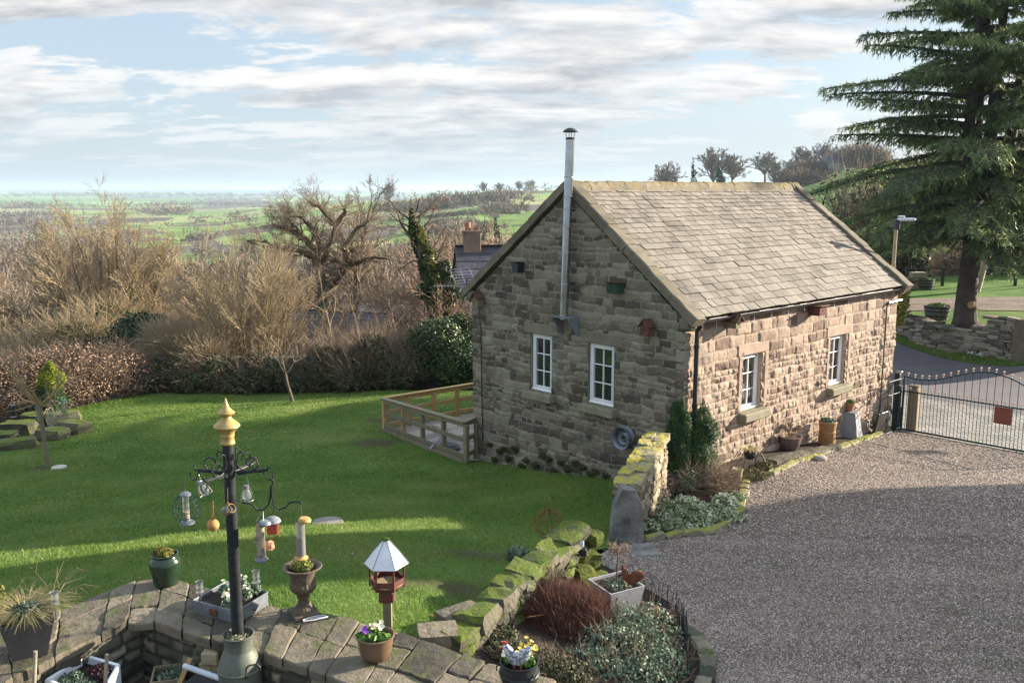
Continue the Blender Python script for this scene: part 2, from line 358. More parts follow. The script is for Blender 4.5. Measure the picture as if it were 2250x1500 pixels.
M['potgreen'] = mat('green_glaze', [(.010, .022, .012), (.025, .05, .026)], scale=5, rough=.16, bump=.05, spec=.6, fine=.2)
M['urn'] = mat('rusty_urn', [(.065, .048, .034), (.135, .10, .07)], scale=12, rough=.8, bump=.5, bscale=90, bdist=.004, fine=.3, stain=((.14, .14, .09), 9, .6))
M['churn'] = mat('churn_metal', [(.085, .095, .075), (.15, .165, .135)], scale=7, rough=.55, bump=.2, bscale=50, metal=.25, fine=.2, stain=((.12, .12, .07), 7, .6))
M['slategrey'] = mat('slate_grey', [(.14, .15, .17), (.22, .235, .26)], scale=4, rough=.7, bump=.2)
M['planter'] = mat('dark_planter', [(.022, .024, .028), (.045, .047, .052)], scale=5, rough=.5, bump=.15, spec=.45)
M['white'] = mat('white_ceramic', [(.60, .64, .68), (.75, .78, .8)], scale=3, rough=.25, bump=0, fine=.1, spec=.5)
M['whitepaint'] = mat('white_paint', [(.50, .53, .58), (.68, .70, .74)], scale=6, rough=.6, bump=.1, fine=.15)
M['bluegrey'] = mat('painted_tube', [(.40, .44, .50), (.55, .58, .62)], scale=6, rough=.5, bump=.1)
M['bark'] = mat('grey_bark', [(.07, .055, .04), (.17, .135, .10)], scale=3, bump=.9, bscale=14, bdist=.05, coords='World')
M['cedarbark'] = mat('cedar_bark', [(.045, .038, .034), (.11, .095, .085)], scale=3, bump=1, bscale=10, bdist=.08, coords='World')
M['twig'] = mat('pale_twigs', [(.24, .185, .11), (.43, .34, .215)], scale=.7, tone=.4, bump=0, coords='World', fine=0)
M['twigbrown'] = mat('brown_twigs', [(.14, .10, .07), (.29, .215, .15)], scale=.7, tone=.4, bump=0, coords='World', fine=0)
M['twigyel'] = mat('yellow_stems', [(.24, .17, .07), (.42, .32, .16)], scale=.7, tone=.4, bump=0, coords='World', fine=0)
M['twiggrey'] = mat('oak_twigs', [(.10, .075, .055), (.23, .17, .125)], scale=.7, tone=.4, bump=0, coords='World', fine=0)
M['twigred'] = mat('russet_twigs', [(.075, .032, .024), (.17, .08, .058)], scale=3, tone=.5, bump=0, coords='World', fine=0)
M['hedge'] = mat('russet_hedge', [(.17, .11, .07), (.40, .28, .20)], scale=1.5, tone=.8, bump=0, coords='World', fine=0)
M['ivy'] = mat('ivy_leaf', [(.012, .028, .008), (.035, .065, .016), (.075, .10, .025)], scale=1.2, tone=.8, rough=.5, bump=0, coords='World', fine=0, spec=.4, trans=.12)
M['ivyyel'] = mat('yellow_ivy_leaf', [(.04, .06, .012), (.14, .15, .03), (.30, .24, .04)], scale=1.6, tone=.8, rough=.5, bump=0, coords='World', fine=0, trans=.15)
M['darkshrub'] = mat('dark_evergreen_leaf', [(.008, .022, .010), (.025, .055, .022)], scale=1.2, tone=.7, rough=.55, bump=0, coords='World', fine=0)
M['bramble'] = mat('bramble_leaf', [(.018, .026, .010), (.045, .06, .022), (.085, .09, .04), (.12, .10, .06)], scale=.9, tone=.8, rough=.7, bump=0, coords='World', fine=0)
M['cedar'] = mat('cedar_needles', [(.055, .095, .045), (.13, .19, .075), (.27, .33, .13)], scale=.8, tone=.7, rough=.6, bump=0, coords='World', fine=0, trans=.3)
M['yew'] = mat('yew_needles', [(.012, .04, .012), (.035, .085, .022), (.08, .14, .04)], scale=4, tone=.8, rough=.6, bump=0, coords='World', fine=0, trans=.1)
M['goldconifer'] = mat('golden_conifer', [(.08, .12, .01), (.28, .32, .02)], scale=4, tone=.8, rough=.6, bump=0, coords='World', fine=0, trans=.15)
M['variegated'] = mat('variegated_leaf', [(.08, .12, .05), (.30, .36, .18), (.75, .72, .55)], scale=9, tone=1.2, rough=.5, bump=0, coords='World', fine=0)
M['greyleaf'] = mat('grey_green_leaf', [(.045, .075, .045), (.12, .17, .11), (.22, .28, .20)], scale=5, tone=1.0, rough=.6, bump=0, coords='World', fine=0, trans=.1)
M['freshleaf'] = mat('fresh_leaf', [(.05, .12, .02), (.13, .24, .04)], scale=9, tone=.9, rough=.5, bump=0, coords='World', fine=0, trans=.15)
M['strawgrass'] = mat('straw_grass', [(.14, .13, .05), (.34, .28, .14)], scale=9, tone=1.0, rough=.7, bump=0, coords='World', fine=0, trans=.15)
M['grass'] = mat('grass_blades', [(.065, .125, .022), (.125, .205, .034), (.20, .265, .055), (.32, .31, .12)], scale=.8, tone=.7, rough=.55, bump=0, coords='World', fine=0, trans=.35)
M['cream'] = mat('cream_petals', [(.62, .58, .34), (.8, .78, .6)], scale=30, tone=.6, rough=.6, bump=0, fine=0)
M['purple'] = mat('purple_petals', [(.22, .04, .42), (.42, .12, .62)], scale=40, tone=.6, rough=.6, bump=0, fine=0)
M['yellowp'] = mat('yellow_petals', [(.65, .48, .06), (.8, .65, .15)], scale=30, tone=.6, rough=.6, bump=0, fine=0)
M['snow'] = mat('white_petals', [(.6, .65, .62), (.8, .82, .8)], scale=20, tone=.6, rough=.6, bump=0, fine=0)
M['rust'] = mat('rust', [(.09, .03, .015), (.22, .08, .04)], scale=14, rough=.85, bump=.4, bscale=80)
M['rubber'] = mat('dark_metal', [(.02, .02, .02), (.05, .05, .05)], scale=9, rough=.5, bump=.2, metal=.3)
M['brick'] = mat('red_brick', [(.22, .09, .055), (.34, .16, .10)], scale=3, bump=.5, bscale=20)
M['paleblock'] = mat('pale_block', [(.26, .22, .13), (.38, .32, .20)], scale=5, bump=.4, tone=.4)
M['darkroof'] = mat('dark_slate_roof', [(.055, .055, .065), (.12, .12, .135)], scale=1.5, tone=.6, bump=.5, bscale=6, bdist=.05, coords='World')
M['paleroof'] = mat('pale_roof', [(.28, .24, .20), (.42, .37, .32)], scale=1.5, bump=.4, bscale=6, coords='World')
M['coco'] = mat('coconut_fibre', [(.30, .15, .05), (.52, .27, .10)], scale=30, rough=.9, bump=.8, bscale=90, bdist=.005)
M['seed'] = mat('bird_seed', [(.10, .07, .035), (.52, .40, .22)], scale=90, rough=.9, bump=.6, bscale=120, bdist=.004, detail=2)
M['peanut'] = mat('peanuts', [(.42, .18, .10), (.62, .34, .24)], scale=70, rough=.9, bump=.8, bscale=90, bdist=.005, detail=2)
M['redfeed'] = mat('red_feeder', [(.24, .035, .03), (.38, .07, .055)], scale=20, rough=.6, bump=.2)
M['orange'] = mat('orange_cap', [(.34, .20, .05), (.50, .34, .12)], scale=12, rough=.5, bump=.1)
M['hen'] = mat('hen_feathers', [(.03, .035, .045), (.30, .33, .38), (.72, .74, .76)], scale=55, rough=.5, bump=.4, bscale=60, bdist=.004, detail=1)
M['red'] = mat('red_comb', [(.38, .02, .02), (.55, .05, .04)], scale=9, rough=.5, bump=.1)
M['orangefoot'] = mat('orange_feet', [(.55, .13, .03), (.7, .2, .05)], scale=9, rough=.5, bump=0)
M['road'] = mat('asphalt', [(.115, .105, .115), (.16, .145, .155)], scale=1.2, rough=.9, bump=.3, bscale=60, coords='World', fine=.2, fscale=120)
M['blind'] = mat('blind_fabric', [(.34, .36, .38), (.44, .46, .48)], scale=2, rough=.9, bump=0)
M['dark'] = mat('dark_interior', [(.015, .015, .015), (.03, .03, .03)], scale=2, rough=.9, bump=0)
M['renderblock'] = mat('patio_floor', [(.03, .025, .02), (.09, .075, .055)], scale=5, rough=.9, bump=.8, bscale=20, bdist=.02, moss=((.05, .055, .02), -.1, 4), coords='World')
def glassm(name, tint, rough=.03, alpha=.35):
    m = bpy.data.materials.new(name); m.use_nodes = True; t = m.node_tree; b = t.nodes['Principled BSDF']
    b.inputs['Base Color'].default_value = (*tint, 1); b.inputs['Roughness'].default_value = rough
    b.inputs['Alpha'].default_value = alpha; b.inputs['Specular IOR Level'].default_value = 1.0; b.inputs['IOR'].default_value = 1.9
    return m
M['glass'] = glassm('window_glass', (.02, .025, .025), .02, .55)
M['clear'] = glassm('clear_glass', (.45, .48, .48), .06, .24)
M['meshm'] = glassm('wire_mesh', (.24, .23, .22), .4, .55)
# ------------------------------------------------------------------ noise on arrays
def vnoise(x, y, seed=0, oct=4, lac=2.03, gain=.5):
    rs = np.random.RandomState(seed); tab = rs.rand(256, 256); out = 0; a = 1; tot = 0
    x = np.asarray(x, float)+rs.rand()*99; y = np.asarray(y, float)+rs.rand()*99
    for o in range(oct):
        xi = np.floor(x).astype(int); yi = np.floor(y).astype(int); fx = x-xi; fy = y-yi; fx = fx*fx*(3-2*fx); fy = fy*fy*(3-2*fy)
        g00 = tab[yi & 255, xi & 255]; g10 = tab[yi & 255, (xi+1) & 255]; g01 = tab[(yi+1) & 255, xi & 255]; g11 = tab[(yi+1) & 255, (xi+1) & 255]
        out = out + a*((g00*(1-fx)+g10*fx)*(1-fy)+(g01*(1-fx)+g11*fx)*fy); tot += a; a *= gain; x = x*lac+17.3; y = y*lac+5.1
    return out/tot
# ------------------------------------------------------------------ ground materials
def lawnmat(name, c1, c2, c3, soilamt=.0):
    m = bpy.data.materials.new(name); m.use_nodes = True; t = m.node_tree; b = t.nodes['Principled BSDF']; b.inputs['Roughness'].default_value = .9
    b.inputs['Specular IOR Level'].default_value = .15
    p = t.nodes.new('ShaderNodeNewGeometry').outputs['Position']
    a = nd(t, 'ShaderNodeTexNoise', i_Vector=p, i_Scale=.5, i_Detail=6.0, i_Roughness=.65).outputs[0]
    f = nd(t, 'ShaderNodeTexNoise', i_Vector=p, i_Scale=22.0, i_Detail=5.0, i_Roughness=.7).outputs[0]
    mix = mth(t, 'ADD', mth(t, 'MULTIPLY', a, .55), mth(t, 'MULTIPLY', f, .45))
    col = ramp(t, mix, [(.38, c1), (.5, c2), (.62, c3)])
    at = t.nodes.new('ShaderNodeAttribute'); at.attribute_name = 'tone'
    col = mixc(t, at.outputs['Fac'], col, mixc(t, f, (.03, .02, .012), (.10, .075, .045)))
    t.links.new(col, b.inputs['Base Color'])
    bn = nd(t, 'ShaderNodeBump', i_Height=f, i_Strength=.9, i_Distance=.04); t.links.new(bn.outputs[0], b.inputs['Normal'])
    return m
M['lawn'] = lawnmat('lawn_grass', (.05, .11, .02), (.09, .165, .03), (.15, .21, .055))
M['rough'] = lawnmat('rough_ground', (.045, .04, .02), (.09, .075, .04), (.11, .11, .045))
def gravelmat(name, cols, sc_, sc2):
    m = bpy.data.materials.new(name); m.use_nodes = True; t = m.node_tree; b = t.nodes['Principled BSDF']; b.inputs['Roughness'].default_value = .85
    b.inputs['Specular IOR Level'].default_value = .25
    p = t.nodes.new('ShaderNodeNewGeometry').outputs['Position']
    v = nd(t, 'ShaderNodeTexVoronoi', i_Vector=p, i_Scale=sc_); v2 = nd(t, 'ShaderNodeTexVoronoi', i_Vector=p, i_Scale=sc2)
    rnd = nd(t, 'ShaderNodeSeparateXYZ', i_0=v.outputs['Color']).outputs[0]
    col = ramp(t, rnd, [(i/(len(cols)-1), c) for i, c in enumerate(cols)])
    sh = ramp(t, v.outputs['Distance'], [(.25, (1, 1, 1)), (.75, (.45, .42, .4))]); col = mixc(t, 1.0, col, sh, 'MULTIPLY')
    mp = nd(t, 'ShaderNodeMapping', i_Vector=p, i_Rotation=(0, 0, .9), i_Scale=(.35, 1.5, 1)); lg = nd(t, 'ShaderNodeTexNoise', i_Vector=mp.outputs[0], i_Scale=.8, i_Detail=7.0, i_Roughness=.68).outputs[0]
    col = mixc(t, 1.0, col, ramp(t, lg, [(.3, (.62, .59, .56)), (.5, (.95, .92, .89)), (.7, (1.28, 1.24, 1.2))]), 'MULTIPLY')
    at = t.nodes.new('ShaderNodeAttribute'); at.attribute_name = 'tone'
    col = mixc(t, at.outputs['Fac'], col, (.05, .07, .025))
    t.links.new(col, b.inputs['Base Color'])
    h = mth(t, 'ADD', mth(t, 'MULTIPLY', v.outputs['Distance'], -1.0), mth(t, 'MULTIPLY', v2.outputs['Distance'], -.5))
    bn = nd(t, 'ShaderNodeBump', i_Height=h, i_Strength=1.0, i_Distance=.014); t.links.new(bn.outputs[0], b.inputs['Normal'])
    return m
GRC = [(.11, .09, .075), (.20, .162, .138), (.29, .232, .195), (.385, .31, .255), (.53, .45, .38)]
M['gravel'] = gravelmat('gravel', GRC, 54.0, 110.0)
M['pebble'] = mat('gravel_stones', [(.12, .095, .078), (.26, .208, .175), (.355, .285, .238), (.49, .42, .36)], scale=40, tone=1.3, bump=0, coords='World', fine=0)
def settmat():
    m = bpy.data.materials.new('stone_setts'); m.use_nodes = True; t = m.node_tree; b = t.nodes['Principled BSDF']; b.inputs['Roughness'].default_value = .7
    p = t.nodes.new('ShaderNodeNewGeometry').outputs['Position']
    mp = nd(t, 'ShaderNodeMapping', i_Vector=p, i_Rotation=(0, 0, BROT+.1))
    br = nd(t, 'ShaderNodeTexBrick', i_Vector=mp.outputs[0], i_Scale=1.0, i_Color1=(.26, .24, .22, 1), i_Color2=(.40, .37, .34, 1), i_Mortar=(.08, .08, .06, 1), i_Mortar_Size=.012, i_Brick_Width=.2, i_Row_Height=.12, i_Bias=0.0)
    n = nd(t, 'ShaderNodeTexNoise', i_Vector=p, i_Scale=1.3, i_Detail=6.0).outputs[0]
    t.links.new(mixc(t, 1.0, br.outputs[0], ramp(t, n, [(.3, (.6, .6, .6)), (.7, (1.2, 1.2, 1.2))]), 'MULTIPLY'), b.inputs['Base Color'])
    bn = nd(t, 'ShaderNodeBump', i_Height=br.outputs[1], i_Strength=.7, i_Distance=-.02); t.links.new(bn.outputs[0], b.inputs['Normal'])
    return m
M['setts'] = settmat()

# ------------------------------------------------------------------ ground sheets
def inpoly(x, y, P):
    x = np.asarray(x); y = np.asarray(y); ins = np.zeros(x.shape, bool); n = len(P)
    for i in range(n):
        x1, y1 = P[i][:2]; x2, y2 = P[(i+1) % n][:2]
        c = ((y1 > y) != (y2 > y)); 
        with np.errstate(divide='ignore', invalid='ignore'): xi = (x2-x1)*(y-y1)/(y2-y1+1e-12)+x1
        ins ^= c & (x < xi)
    return ins
def sheet(name, P, step, m, zf=GZ, dz=.02, tonef=None, kind='structure', wob=0.0):
    P = [Vector((p[0], p[1])) for p in P]; rs = np.random.RandomState(len(P)); Q = []
    for i, a in enumerate(P):
        b = P[(i+1) % len(P)]; n = max(1, int((b-a).length/(step if not wob else min(step, .15)))); nn = Vector((-(b-a).y, (b-a).x)).normalized()
        for k in range(n): Q.append(a.lerp(b, k/n) + nn*(wob*float(vnoise(np.array([a.x*7+k*.35+i*9.]), np.array([3.]), 4, 3)[0]-.5)*2 if wob else 0))
    xs = [p.x for p in Q]; ys = [p.y for p in Q]
    gx, gy = np.meshgrid(np.arange(min(xs)+step*.4, max(xs), step), np.arange(min(ys)+step*.4, max(ys), step)); gx = gx.ravel(); gy = gy.ravel()
    gx = gx + rs.uniform(-.1, .1, gx.shape)*step; gy = gy + rs.uniform(-.1, .1, gy.shape)*step
    k = inpoly(gx, gy, Q); pts = Q + [Vector((a, b)) for a, b in zip(gx[k], gy[k])]; n = len(Q)
    v, e, f, *_ = delaunay_2d_cdt(pts, [], [list(range(n))], 1, 1e-5)
    V = np.array([(p.x, p.y, 0) for p in v]); V[:, 2] = zf(V[:, 0], V[:, 1])+dz
    F = [t for t in f if len(t) == 3]
    F = [t if ((v[t[1]]-v[t[0]]).cross(v[t[2]]-v[t[0]])) > 0 else t[::-1] for t in F]
    tn = tonef(V[:, 0], V[:, 1]) if tonef else np.zeros(len(V))
    o = npmesh(name, V, np.array(F), m, tone=tn, smooth=True); tag(o, kind=kind); return o
ZT = 1.95     # top of the terrace wall
# terrace wall plan: outer (lawn side) and inner (patio side) lines of its coping
WO = [atZ(*q, ZT) for q in [(-260, 1500), (0, 1392), (140, 1335), (333, 1260), (440, 1285), (600, 1328), (760, 1352), (880, 1385), (1010, 1435), (1230, 1496), (1400, 1560)]]
WI = [atZ(*q, ZT) for q in [(-160, 1640), (15, 1488), (125, 1432), (312, 1347), (425, 1392), (560, 1420), (690, 1462), (800, 1505), (900, 1545), (1120, 1625), (1290, 1690)]]
PATIO = [Vector((q.x, q.y)) for q in WI] + [Vector((1.2, 4.5)), Vector((1.2, 1)), Vector((-6, 1))]
_wm = [(Vector((a.x, a.y))*.5 + Vector((b.x, b.y))*.5) for a, b in zip(WO, WI)]
PCUT = _wm + [Vector((1.6, 4)), Vector((1.6, 0)), Vector((-7, 0))]
def GU(x, y):   # garden terrace behind the roadside wall, about 0.85 m above the verge
    return 1.05 + (np.asarray(y)-30)*.052 + (np.asarray(x)-15)*.01
gu = lambda x, y: float(GU(x, y))
UP = [onG(a, b, gu) for a, b in [(1700, 690), (1850, 690), (1955, 680), (2010, 706), (2070, 724), (2130, 728), (2190, 722), (2255, 712)]] + [Vector((24, 30, 0)), Vector((45, 33, 0)), Vector((48, 60, 0)), Vector((6, 60, 0))]
def GT(x, y):
    z = GZ(x, y); z = np.where(inpoly(x, y, UP), np.minimum(z, GU(x, y)-.5), z); return np.where(inpoly(x, y, PCUT), 1.25, z)
xs = np.arange(-60, 60.1, .4); ys = np.arange(-20, 92, .4); gx, gy = np.meshgrid(xs, ys)
gz = GT(gx, gy) - .06 + (vnoise(gx*.5, gy*.5, 3)-.5)*.03
def gridfaces(nr, nc):
    i = np.arange(nr*nc).reshape(nr, nc); return np.stack([i[:-1, :-1], i[:-1, 1:], i[1:, 1:], i[1:, :-1]], -1).reshape(-1, 4)
tag(npmesh('ground', np.stack([gx, gy, gz], -1).reshape(-1, 3), gridfaces(*gx.shape), M['rough'], smooth=True), kind='structure')
def molehill(x, y):
    d = np.zeros(x.shape)
    for (px, py, rx, ry) in [(1060, 1222, .7, .25), (1000, 1298, .9, .22), (820, 975, .8, .5), (845, 925, .7, .6), (540, 895, .25, .15), (100, 1030, .6, .3), (1215, 1245, .5, .2), (80, 985, .6, .3)]:
        p = onG(px, py); q = ((x-p.x)/rx)**2+((y-p.y)/ry)**2; d = np.maximum(d, np.exp(-q)*(.4+1.2*vnoise(x*5, y*5, 7)))
    return np.clip((d-.28)*2.2, 0, .85)
W2 = lambda L, f=g: [onG(a, b, f) for a, b in L]
LAWN = [WO[0]+Vector((-2, -1, 0))] + [WO[i] for i in (1, 2, 3, 4, 5, 6, 7, 8)] + W2([(1000, 1400), (1120, 1310), (1275, 1215), (1342, 1205)]) + [Bw(-.05, 1.3), Bw(-.05, BW+.05), Bw(2.5, BW+.05)] + \
   [Vector((1.5, 29.5, 0)), Vector((-3, 29.8, 0))] + [Vector(a+(0,)) for a in ((-7, 30.2), (-10.2, 30.4), (-12, 30.2), (-12.9, 29.4), (-13.6, 28.0), (-13.9, 26.4))] + [Vector((-15.0, 24, 0)), Vector((-19, 20, 0)), Vector((-17, 5, 0))]
sheet('lawn', LAWN, .3, M['lawn'], tonef=molehill, wob=.05)
KERB = [(1415, 1192), (1500, 1180), (1570, 1172), (1625, 1130), (1640, 1060), (1700, 1042), (1800, 1003), (1880, 975), (1935, 955)]
kw = W2(KERB)
GATE0 = Vector((9.25, 21.0, .02)); GDIR = Vector((.70, -.714, 0)).normalized()
GRAV = [Bw(BL-.3, -.05)] + [p for p in kw[::-1]] + W2([(1395, 1190), (1342, 1205), (1290, 1240), (1310, 1420)]) + [Vector((1.3, 7.0, 0)), Vector((1.25, 5, 0)), Vector((1.2, -6, 0)), Vector((26, -6, 0)), Vector((20, 10.2, 0)), GATE0+GDIR*6, GATE0]
sheet('gravel_drive', GRAV, .3, M['gravel'], dz=.025, wob=.03, tonef=lambda x, y: np.clip((vnoise(x*1.4, y*1.4, 12)-.62)*3, 0, .35))
RE1 = W2([(1945, 862), (2050, 880), (2160, 897), (2260, 915), (2400, 945)])     # setts / road joint
SETT = [GATE0, GATE0+GDIR*2, GATE0+GDIR*6] + RE1[::-1]
sheet('stone_setts_apron', SETT, .4, M['setts'], dz=.022)
RE2 = W2([(1800, 735), (1900, 740), (1958, 748), (2000, 765), (2080, 790), (2150, 802), (2220, 806), (2330, 800), (2600, 790)])
ROAD = RE1 + [Vector((24, 20, 0)), Vector((40, 22, 0)), Vector((40, 32, 0))] + RE2[::-1] + [Bw(BL+3, 6), Bw(BL+1.0, 3), Bw(BL+.4, 0)]
sheet('road', ROAD, .5, M['road'], dz=.018)
RW = W2([(1830, 700), (1900, 705), (1961, 722), (2007, 745), (2065, 766), (2117, 774), (2170, 782), (2212, 788), (2238, 790)])   # foot of the roadside wall
VERGE = RE2 + [Vector((40, 34, 0)), Vector((19, 30, 0))] + RW[::-1]
sheet('verge', VERGE[1:-1], .35, M['lawn'], dz=.03, wob=.06)
sheet('upper_garden_lawn', UP, .6, M['lawn'], zf=GU, dz=0)
DR = W2([(1900, 655), (2000, 656), (2120, 655), (2250, 653), (2420, 650), (2420, 690), (2250, 684), (2120, 682), (2000, 684), (1900, 680)], gu)
sheet('upper_garden_drive', DR, .6, M['gravel'], zf=GU, dz=.02, wob=.1)
tag(sheet('patio_floor', PATIO, .3, M['renderblock'], zf=lambda x, y: np.full(np.shape(x), 1.35), dz=0), kind='structure')

# ------------------------------------------------------------------ grass blades and loose gravel
def bigarray_blades(P, n, hgt, seed, zf=GZ, dz=.015, ymax=32, thin=None, power=1.0):
    rs = np.random.RandomState(seed); P = [(p[0], p[1]) for p in P]; xs = [p[0] for p in P]; ys = [p[1] for p in P]
    X = rs.uniform(min(xs), max(xs), n*6); Y = rs.uniform(min(ys), min(max(ys), ymax), n*6)
    d = np.hypot(X, Y); k = rs.rand(n*6) < np.minimum(1, (7.5/d)**power); k &= np.abs(X) < Y*.66+1.5; X, Y = X[k], Y[k]
    k = inpoly(X, Y, P); X, Y = X[k][:n], Y[k][:n]
    if thin is not None: k = rs.rand(len(X)) > thin(X, Y); X, Y = X[k], Y[k]
    d = np.hypot(X, Y); Z = zf(X, Y)+dz-.005; m = len(X)
    h = hgt*(.55+.9*rs.rand(m))*(.6+.8*vnoise(X*1.3, Y*1.3, 5)); wd = .0035*np.maximum(1, d/7.5)*(.8+.6*rs.rand(m))
    a = rs.rand(m)*2*pi; la = rs.rand(m)*2*pi; ln = h*(.2+.8*rs.rand(m))
    V = np.empty((m, 3, 3)); V[:, 0] = np.stack([X+np.cos(a)*wd, Y+np.sin(a)*wd, Z], -1); V[:, 1] = np.stack([X-np.cos(a)*wd, Y-np.sin(a)*wd, Z], -1)
    V[:, 2] = np.stack([X+np.cos(la)*ln, Y+np.sin(la)*ln, Z+h], -1)
    return V.reshape(-1, 3), np.arange(m*3).reshape(-1, 3), np.clip(.5*rs.rand(m)+.6*vnoise(X*.5, Y*.5, 9)-.05, 0, 1)
V, F, tn = bigarray_blades(LAWN, 330000, .042, 1, thin=lambda x, y: np.clip(molehill(x, y)*1.1, 0, .93))
tag(npmesh('grass', V, F, M['grass'], tone=tn), kind='stuff')
V, F, tn = bigarray_blades(VERGE[1:-1], 24000, .09, 2, ymax=40, power=.3)
tag(npmesh('grass', V, F, M['grass'], tone=tn), kind='stuff')
rs = np.random.RandomState(5); n = 520000
X = rs.uniform(1, 16, n); Y = rs.uniform(5.5, 21.5, n); d = np.hypot(X, Y); k = (rs.rand(n) < np.minimum(1, (8.5/d)**1.5)) & (X < Y*.6+.5) & inpoly(X, Y, [(p[0], p[1]) for p in GRAV]); X, Y = X[k][:95000], Y[k][:95000]
m_ = len(X); r = (.005+.008*rs.rand(m_)**2)*np.maximum(1, np.hypot(X, Y)/11); Z = GZ(X, Y)+.027
OC = np.array([(1, 0, 0), (0, 1, 0), (-1, 0, 0), (0, -1, 0), (0, 0, .7), (0, 0, -.5)], float); OF = np.array([(0, 1, 4), (1, 2, 4), (2, 3, 4), (3, 0, 4)])
a = rs.rand(m_)*6.28; V = OC[None]*(.7+.6*rs.rand(m_, 6, 3))*r[:, None, None]; ca, sa = np.cos(a)[:, None], np.sin(a)[:, None]
V = np.stack([V[..., 0]*ca-V[..., 1]*sa+X[:, None], V[..., 0]*sa+V[..., 1]*ca+Y[:, None], V[..., 2]+Z[:, None]], -1)
F = (OF[None]+np.arange(m_)[:, None, None]*6).reshape(-1, 3)
tag(npmesh('loose_gravel', V.reshape(-1, 3), F, M['pebble'], tone=np.repeat(rs.rand(m_), 4)), kind='stuff')

# ------------------------------------------------------------------ far countryside: valley, fields, hedgerows, woods
tx = np.tan(np.linspace(-.78, .78, 420)); dd = np.exp(np.linspace(math.log(84), math.log(12500), 260))
A_, D_ = np.meshgrid(tx, dd); fx, fy = A_*D_, D_
fz = GZ(fx, fy) - .3*np.clip((95-fy)/10, 0, 1)
rf = np.random.RandomState(21)
# field seeds, sized by distance
sd = []
for _ in range(430):
    D = math.exp(rf.uniform(math.log(110), math.log(9000))); sd.append((D, rf.uniform(-.75, .75)*D))
sd = np.array(sd); S_ = np.stack([sd[:, 1], sd[:, 0]], 1); SL = np.stack([S_[:, 0]/S_[:, 1]*3.1, np.log(S_[:, 1])*1.55], 1)
def fieldid(x, y):
    q = np.stack([x/y*3.1, np.log(y)*1.55], -1); q = q + .03*np.stack([vnoise(x/90., y/90., 2)-.5, vnoise(x/90., y/90., 3)-.5], -1)
    sh = q.shape[:-1]; q = q.reshape(-1, 2); i1 = np.empty(len(q), int); e = np.empty(len(q))
    for a in range(0, len(q), 20000):
        d2 = ((q[a:a+20000, None]-SL[None])**2).sum(-1); p = np.argpartition(d2, 1, axis=1)[:, :2]; v = np.take_along_axis(d2, p, 1); o = np.argsort(v, 1); p = np.take_along_axis(p, o, 1); v = np.take_along_axis(v, o, 1)
        i1[a:a+20000] = p[:, 0]; e[a:a+20000] = (v[:, 1]-v[:, 0])/(2*np.sqrt(((SL[p[:, 0]]-SL[p[:, 1]])**2).sum(-1))+1e-9)
    return i1.reshape(sh), e.reshape(sh)
fid, fe = fieldid(fx, fy)
kindv = rf.rand(len(sd))          # 0..1 tone of a field; woods are the highest values
woodf = np.where(S_[:, 1] < 2200, kindv > .80, kindv > .58)
hl = (S_[:, 0]/S_[:, 1] > -.10) & (S_[:, 1] > 260) & (S_[:, 1] < 1500); woodf &= ~(hl & (kindv < .84))
lowl = (S_[:, 0]/S_[:, 1] < -.42) & (S_[:, 1] < 700); woodf |= lowl & (kindv > .35)
near = (S_[:, 1] < 150); woodf |= near & (S_[:, 0]/S_[:, 1] < .2)
def fieldmat():
    m = bpy.data.materials.new('fields'); m.use_nodes = True; t = m.node_tree; b = t.nodes['Principled BSDF']; b.inputs['Roughness'].default_value = .95; b.inputs['Specular IOR Level'].default_value = .1
    at = t.nodes.new('ShaderNodeAttribute'); at.attribute_name = 'tone'
    col = ramp(t, at.outputs['Fac'], [(0, (.12, .20, .05)), (.25, (.19, .28, .07)), (.5, (.26, .34, .10)), (.7, (.33, .32, .15)), (.8, (.15, .13, .09)), (1., (.12, .105, .08))])
    p = t.nodes.new('ShaderNodeNewGeometry').outputs['Position']
    n = nd(t, 'ShaderNodeTexNoise', i_Vector=p, i_Scale=.03, i_Detail=8.0, i_Roughness=.65).outputs[0]
    t.links.new(mixc(t, 1.0, col, ramp(t, n, [(.3, (.65, .65, .65)), (.7, (1.3, 1.3, 1.3))]), 'MULTIPLY'), b.inputs['Base Color']); return m
M['fields'] = fieldmat()
tone = np.where(woodf[fid], .9, kindv[fid]*.95); tone = np.where((A_ > .22) & (D_ < 460), .12+.3*kindv[fid], tone)
tag(npmesh('hills', np.stack([fx, fy, fz], -1).reshape(-1, 3), gridfaces(*fx.shape), M['fields'], tone=tone.ravel(), smooth=True), kind='structure')

def tubes(segs, k=3):
    S = np.asarray(segs, np.float32).reshape(-1, 8); p0, p1, r0, r1 = S[:, :3], S[:, 3:6], S[:, 6], S[:, 7]
    d = p1-p0; d /= np.linalg.norm(d, axis=1, keepdims=True)+1e-9
    up = np.where(np.abs(d[:, 2:3]) > .9, np.array([[1., 0, 0]]), np.array([[0, 0, 1.]])); a = np.cross(d, up); a /= np.linalg.norm(a, axis=1, keepdims=True)+1e-9; b = np.cross(d, a)
    an = np.arange(k)*2*pi/k; cc = a[:, None]*np.cos(an)[None, :, None]+b[:, None]*np.sin(an)[None, :, None]
    V = np.concatenate([p0[:, None]+cc*r0[:, None, None], p1[:, None]+cc*r1[:, None, None]], 1)
    j = np.arange(k); f = np.stack([j, (j+1) % k, k+(j+1) % k, k+j], -1); F = (f[None]+np.arange(len(S))[:, None, None]*2*k).reshape(-1, 4)
    return V.reshape(-1, 3), F
def merge(parts):
    Vs, Fs, b = [], {}, 0
    for V, F in parts:
        Vs.append(V); Fs.setdefault(F.shape[1], []).append(F+b); b += len(V)
    return np.concatenate(Vs), [np.concatenate(v) for v in Fs.values()]

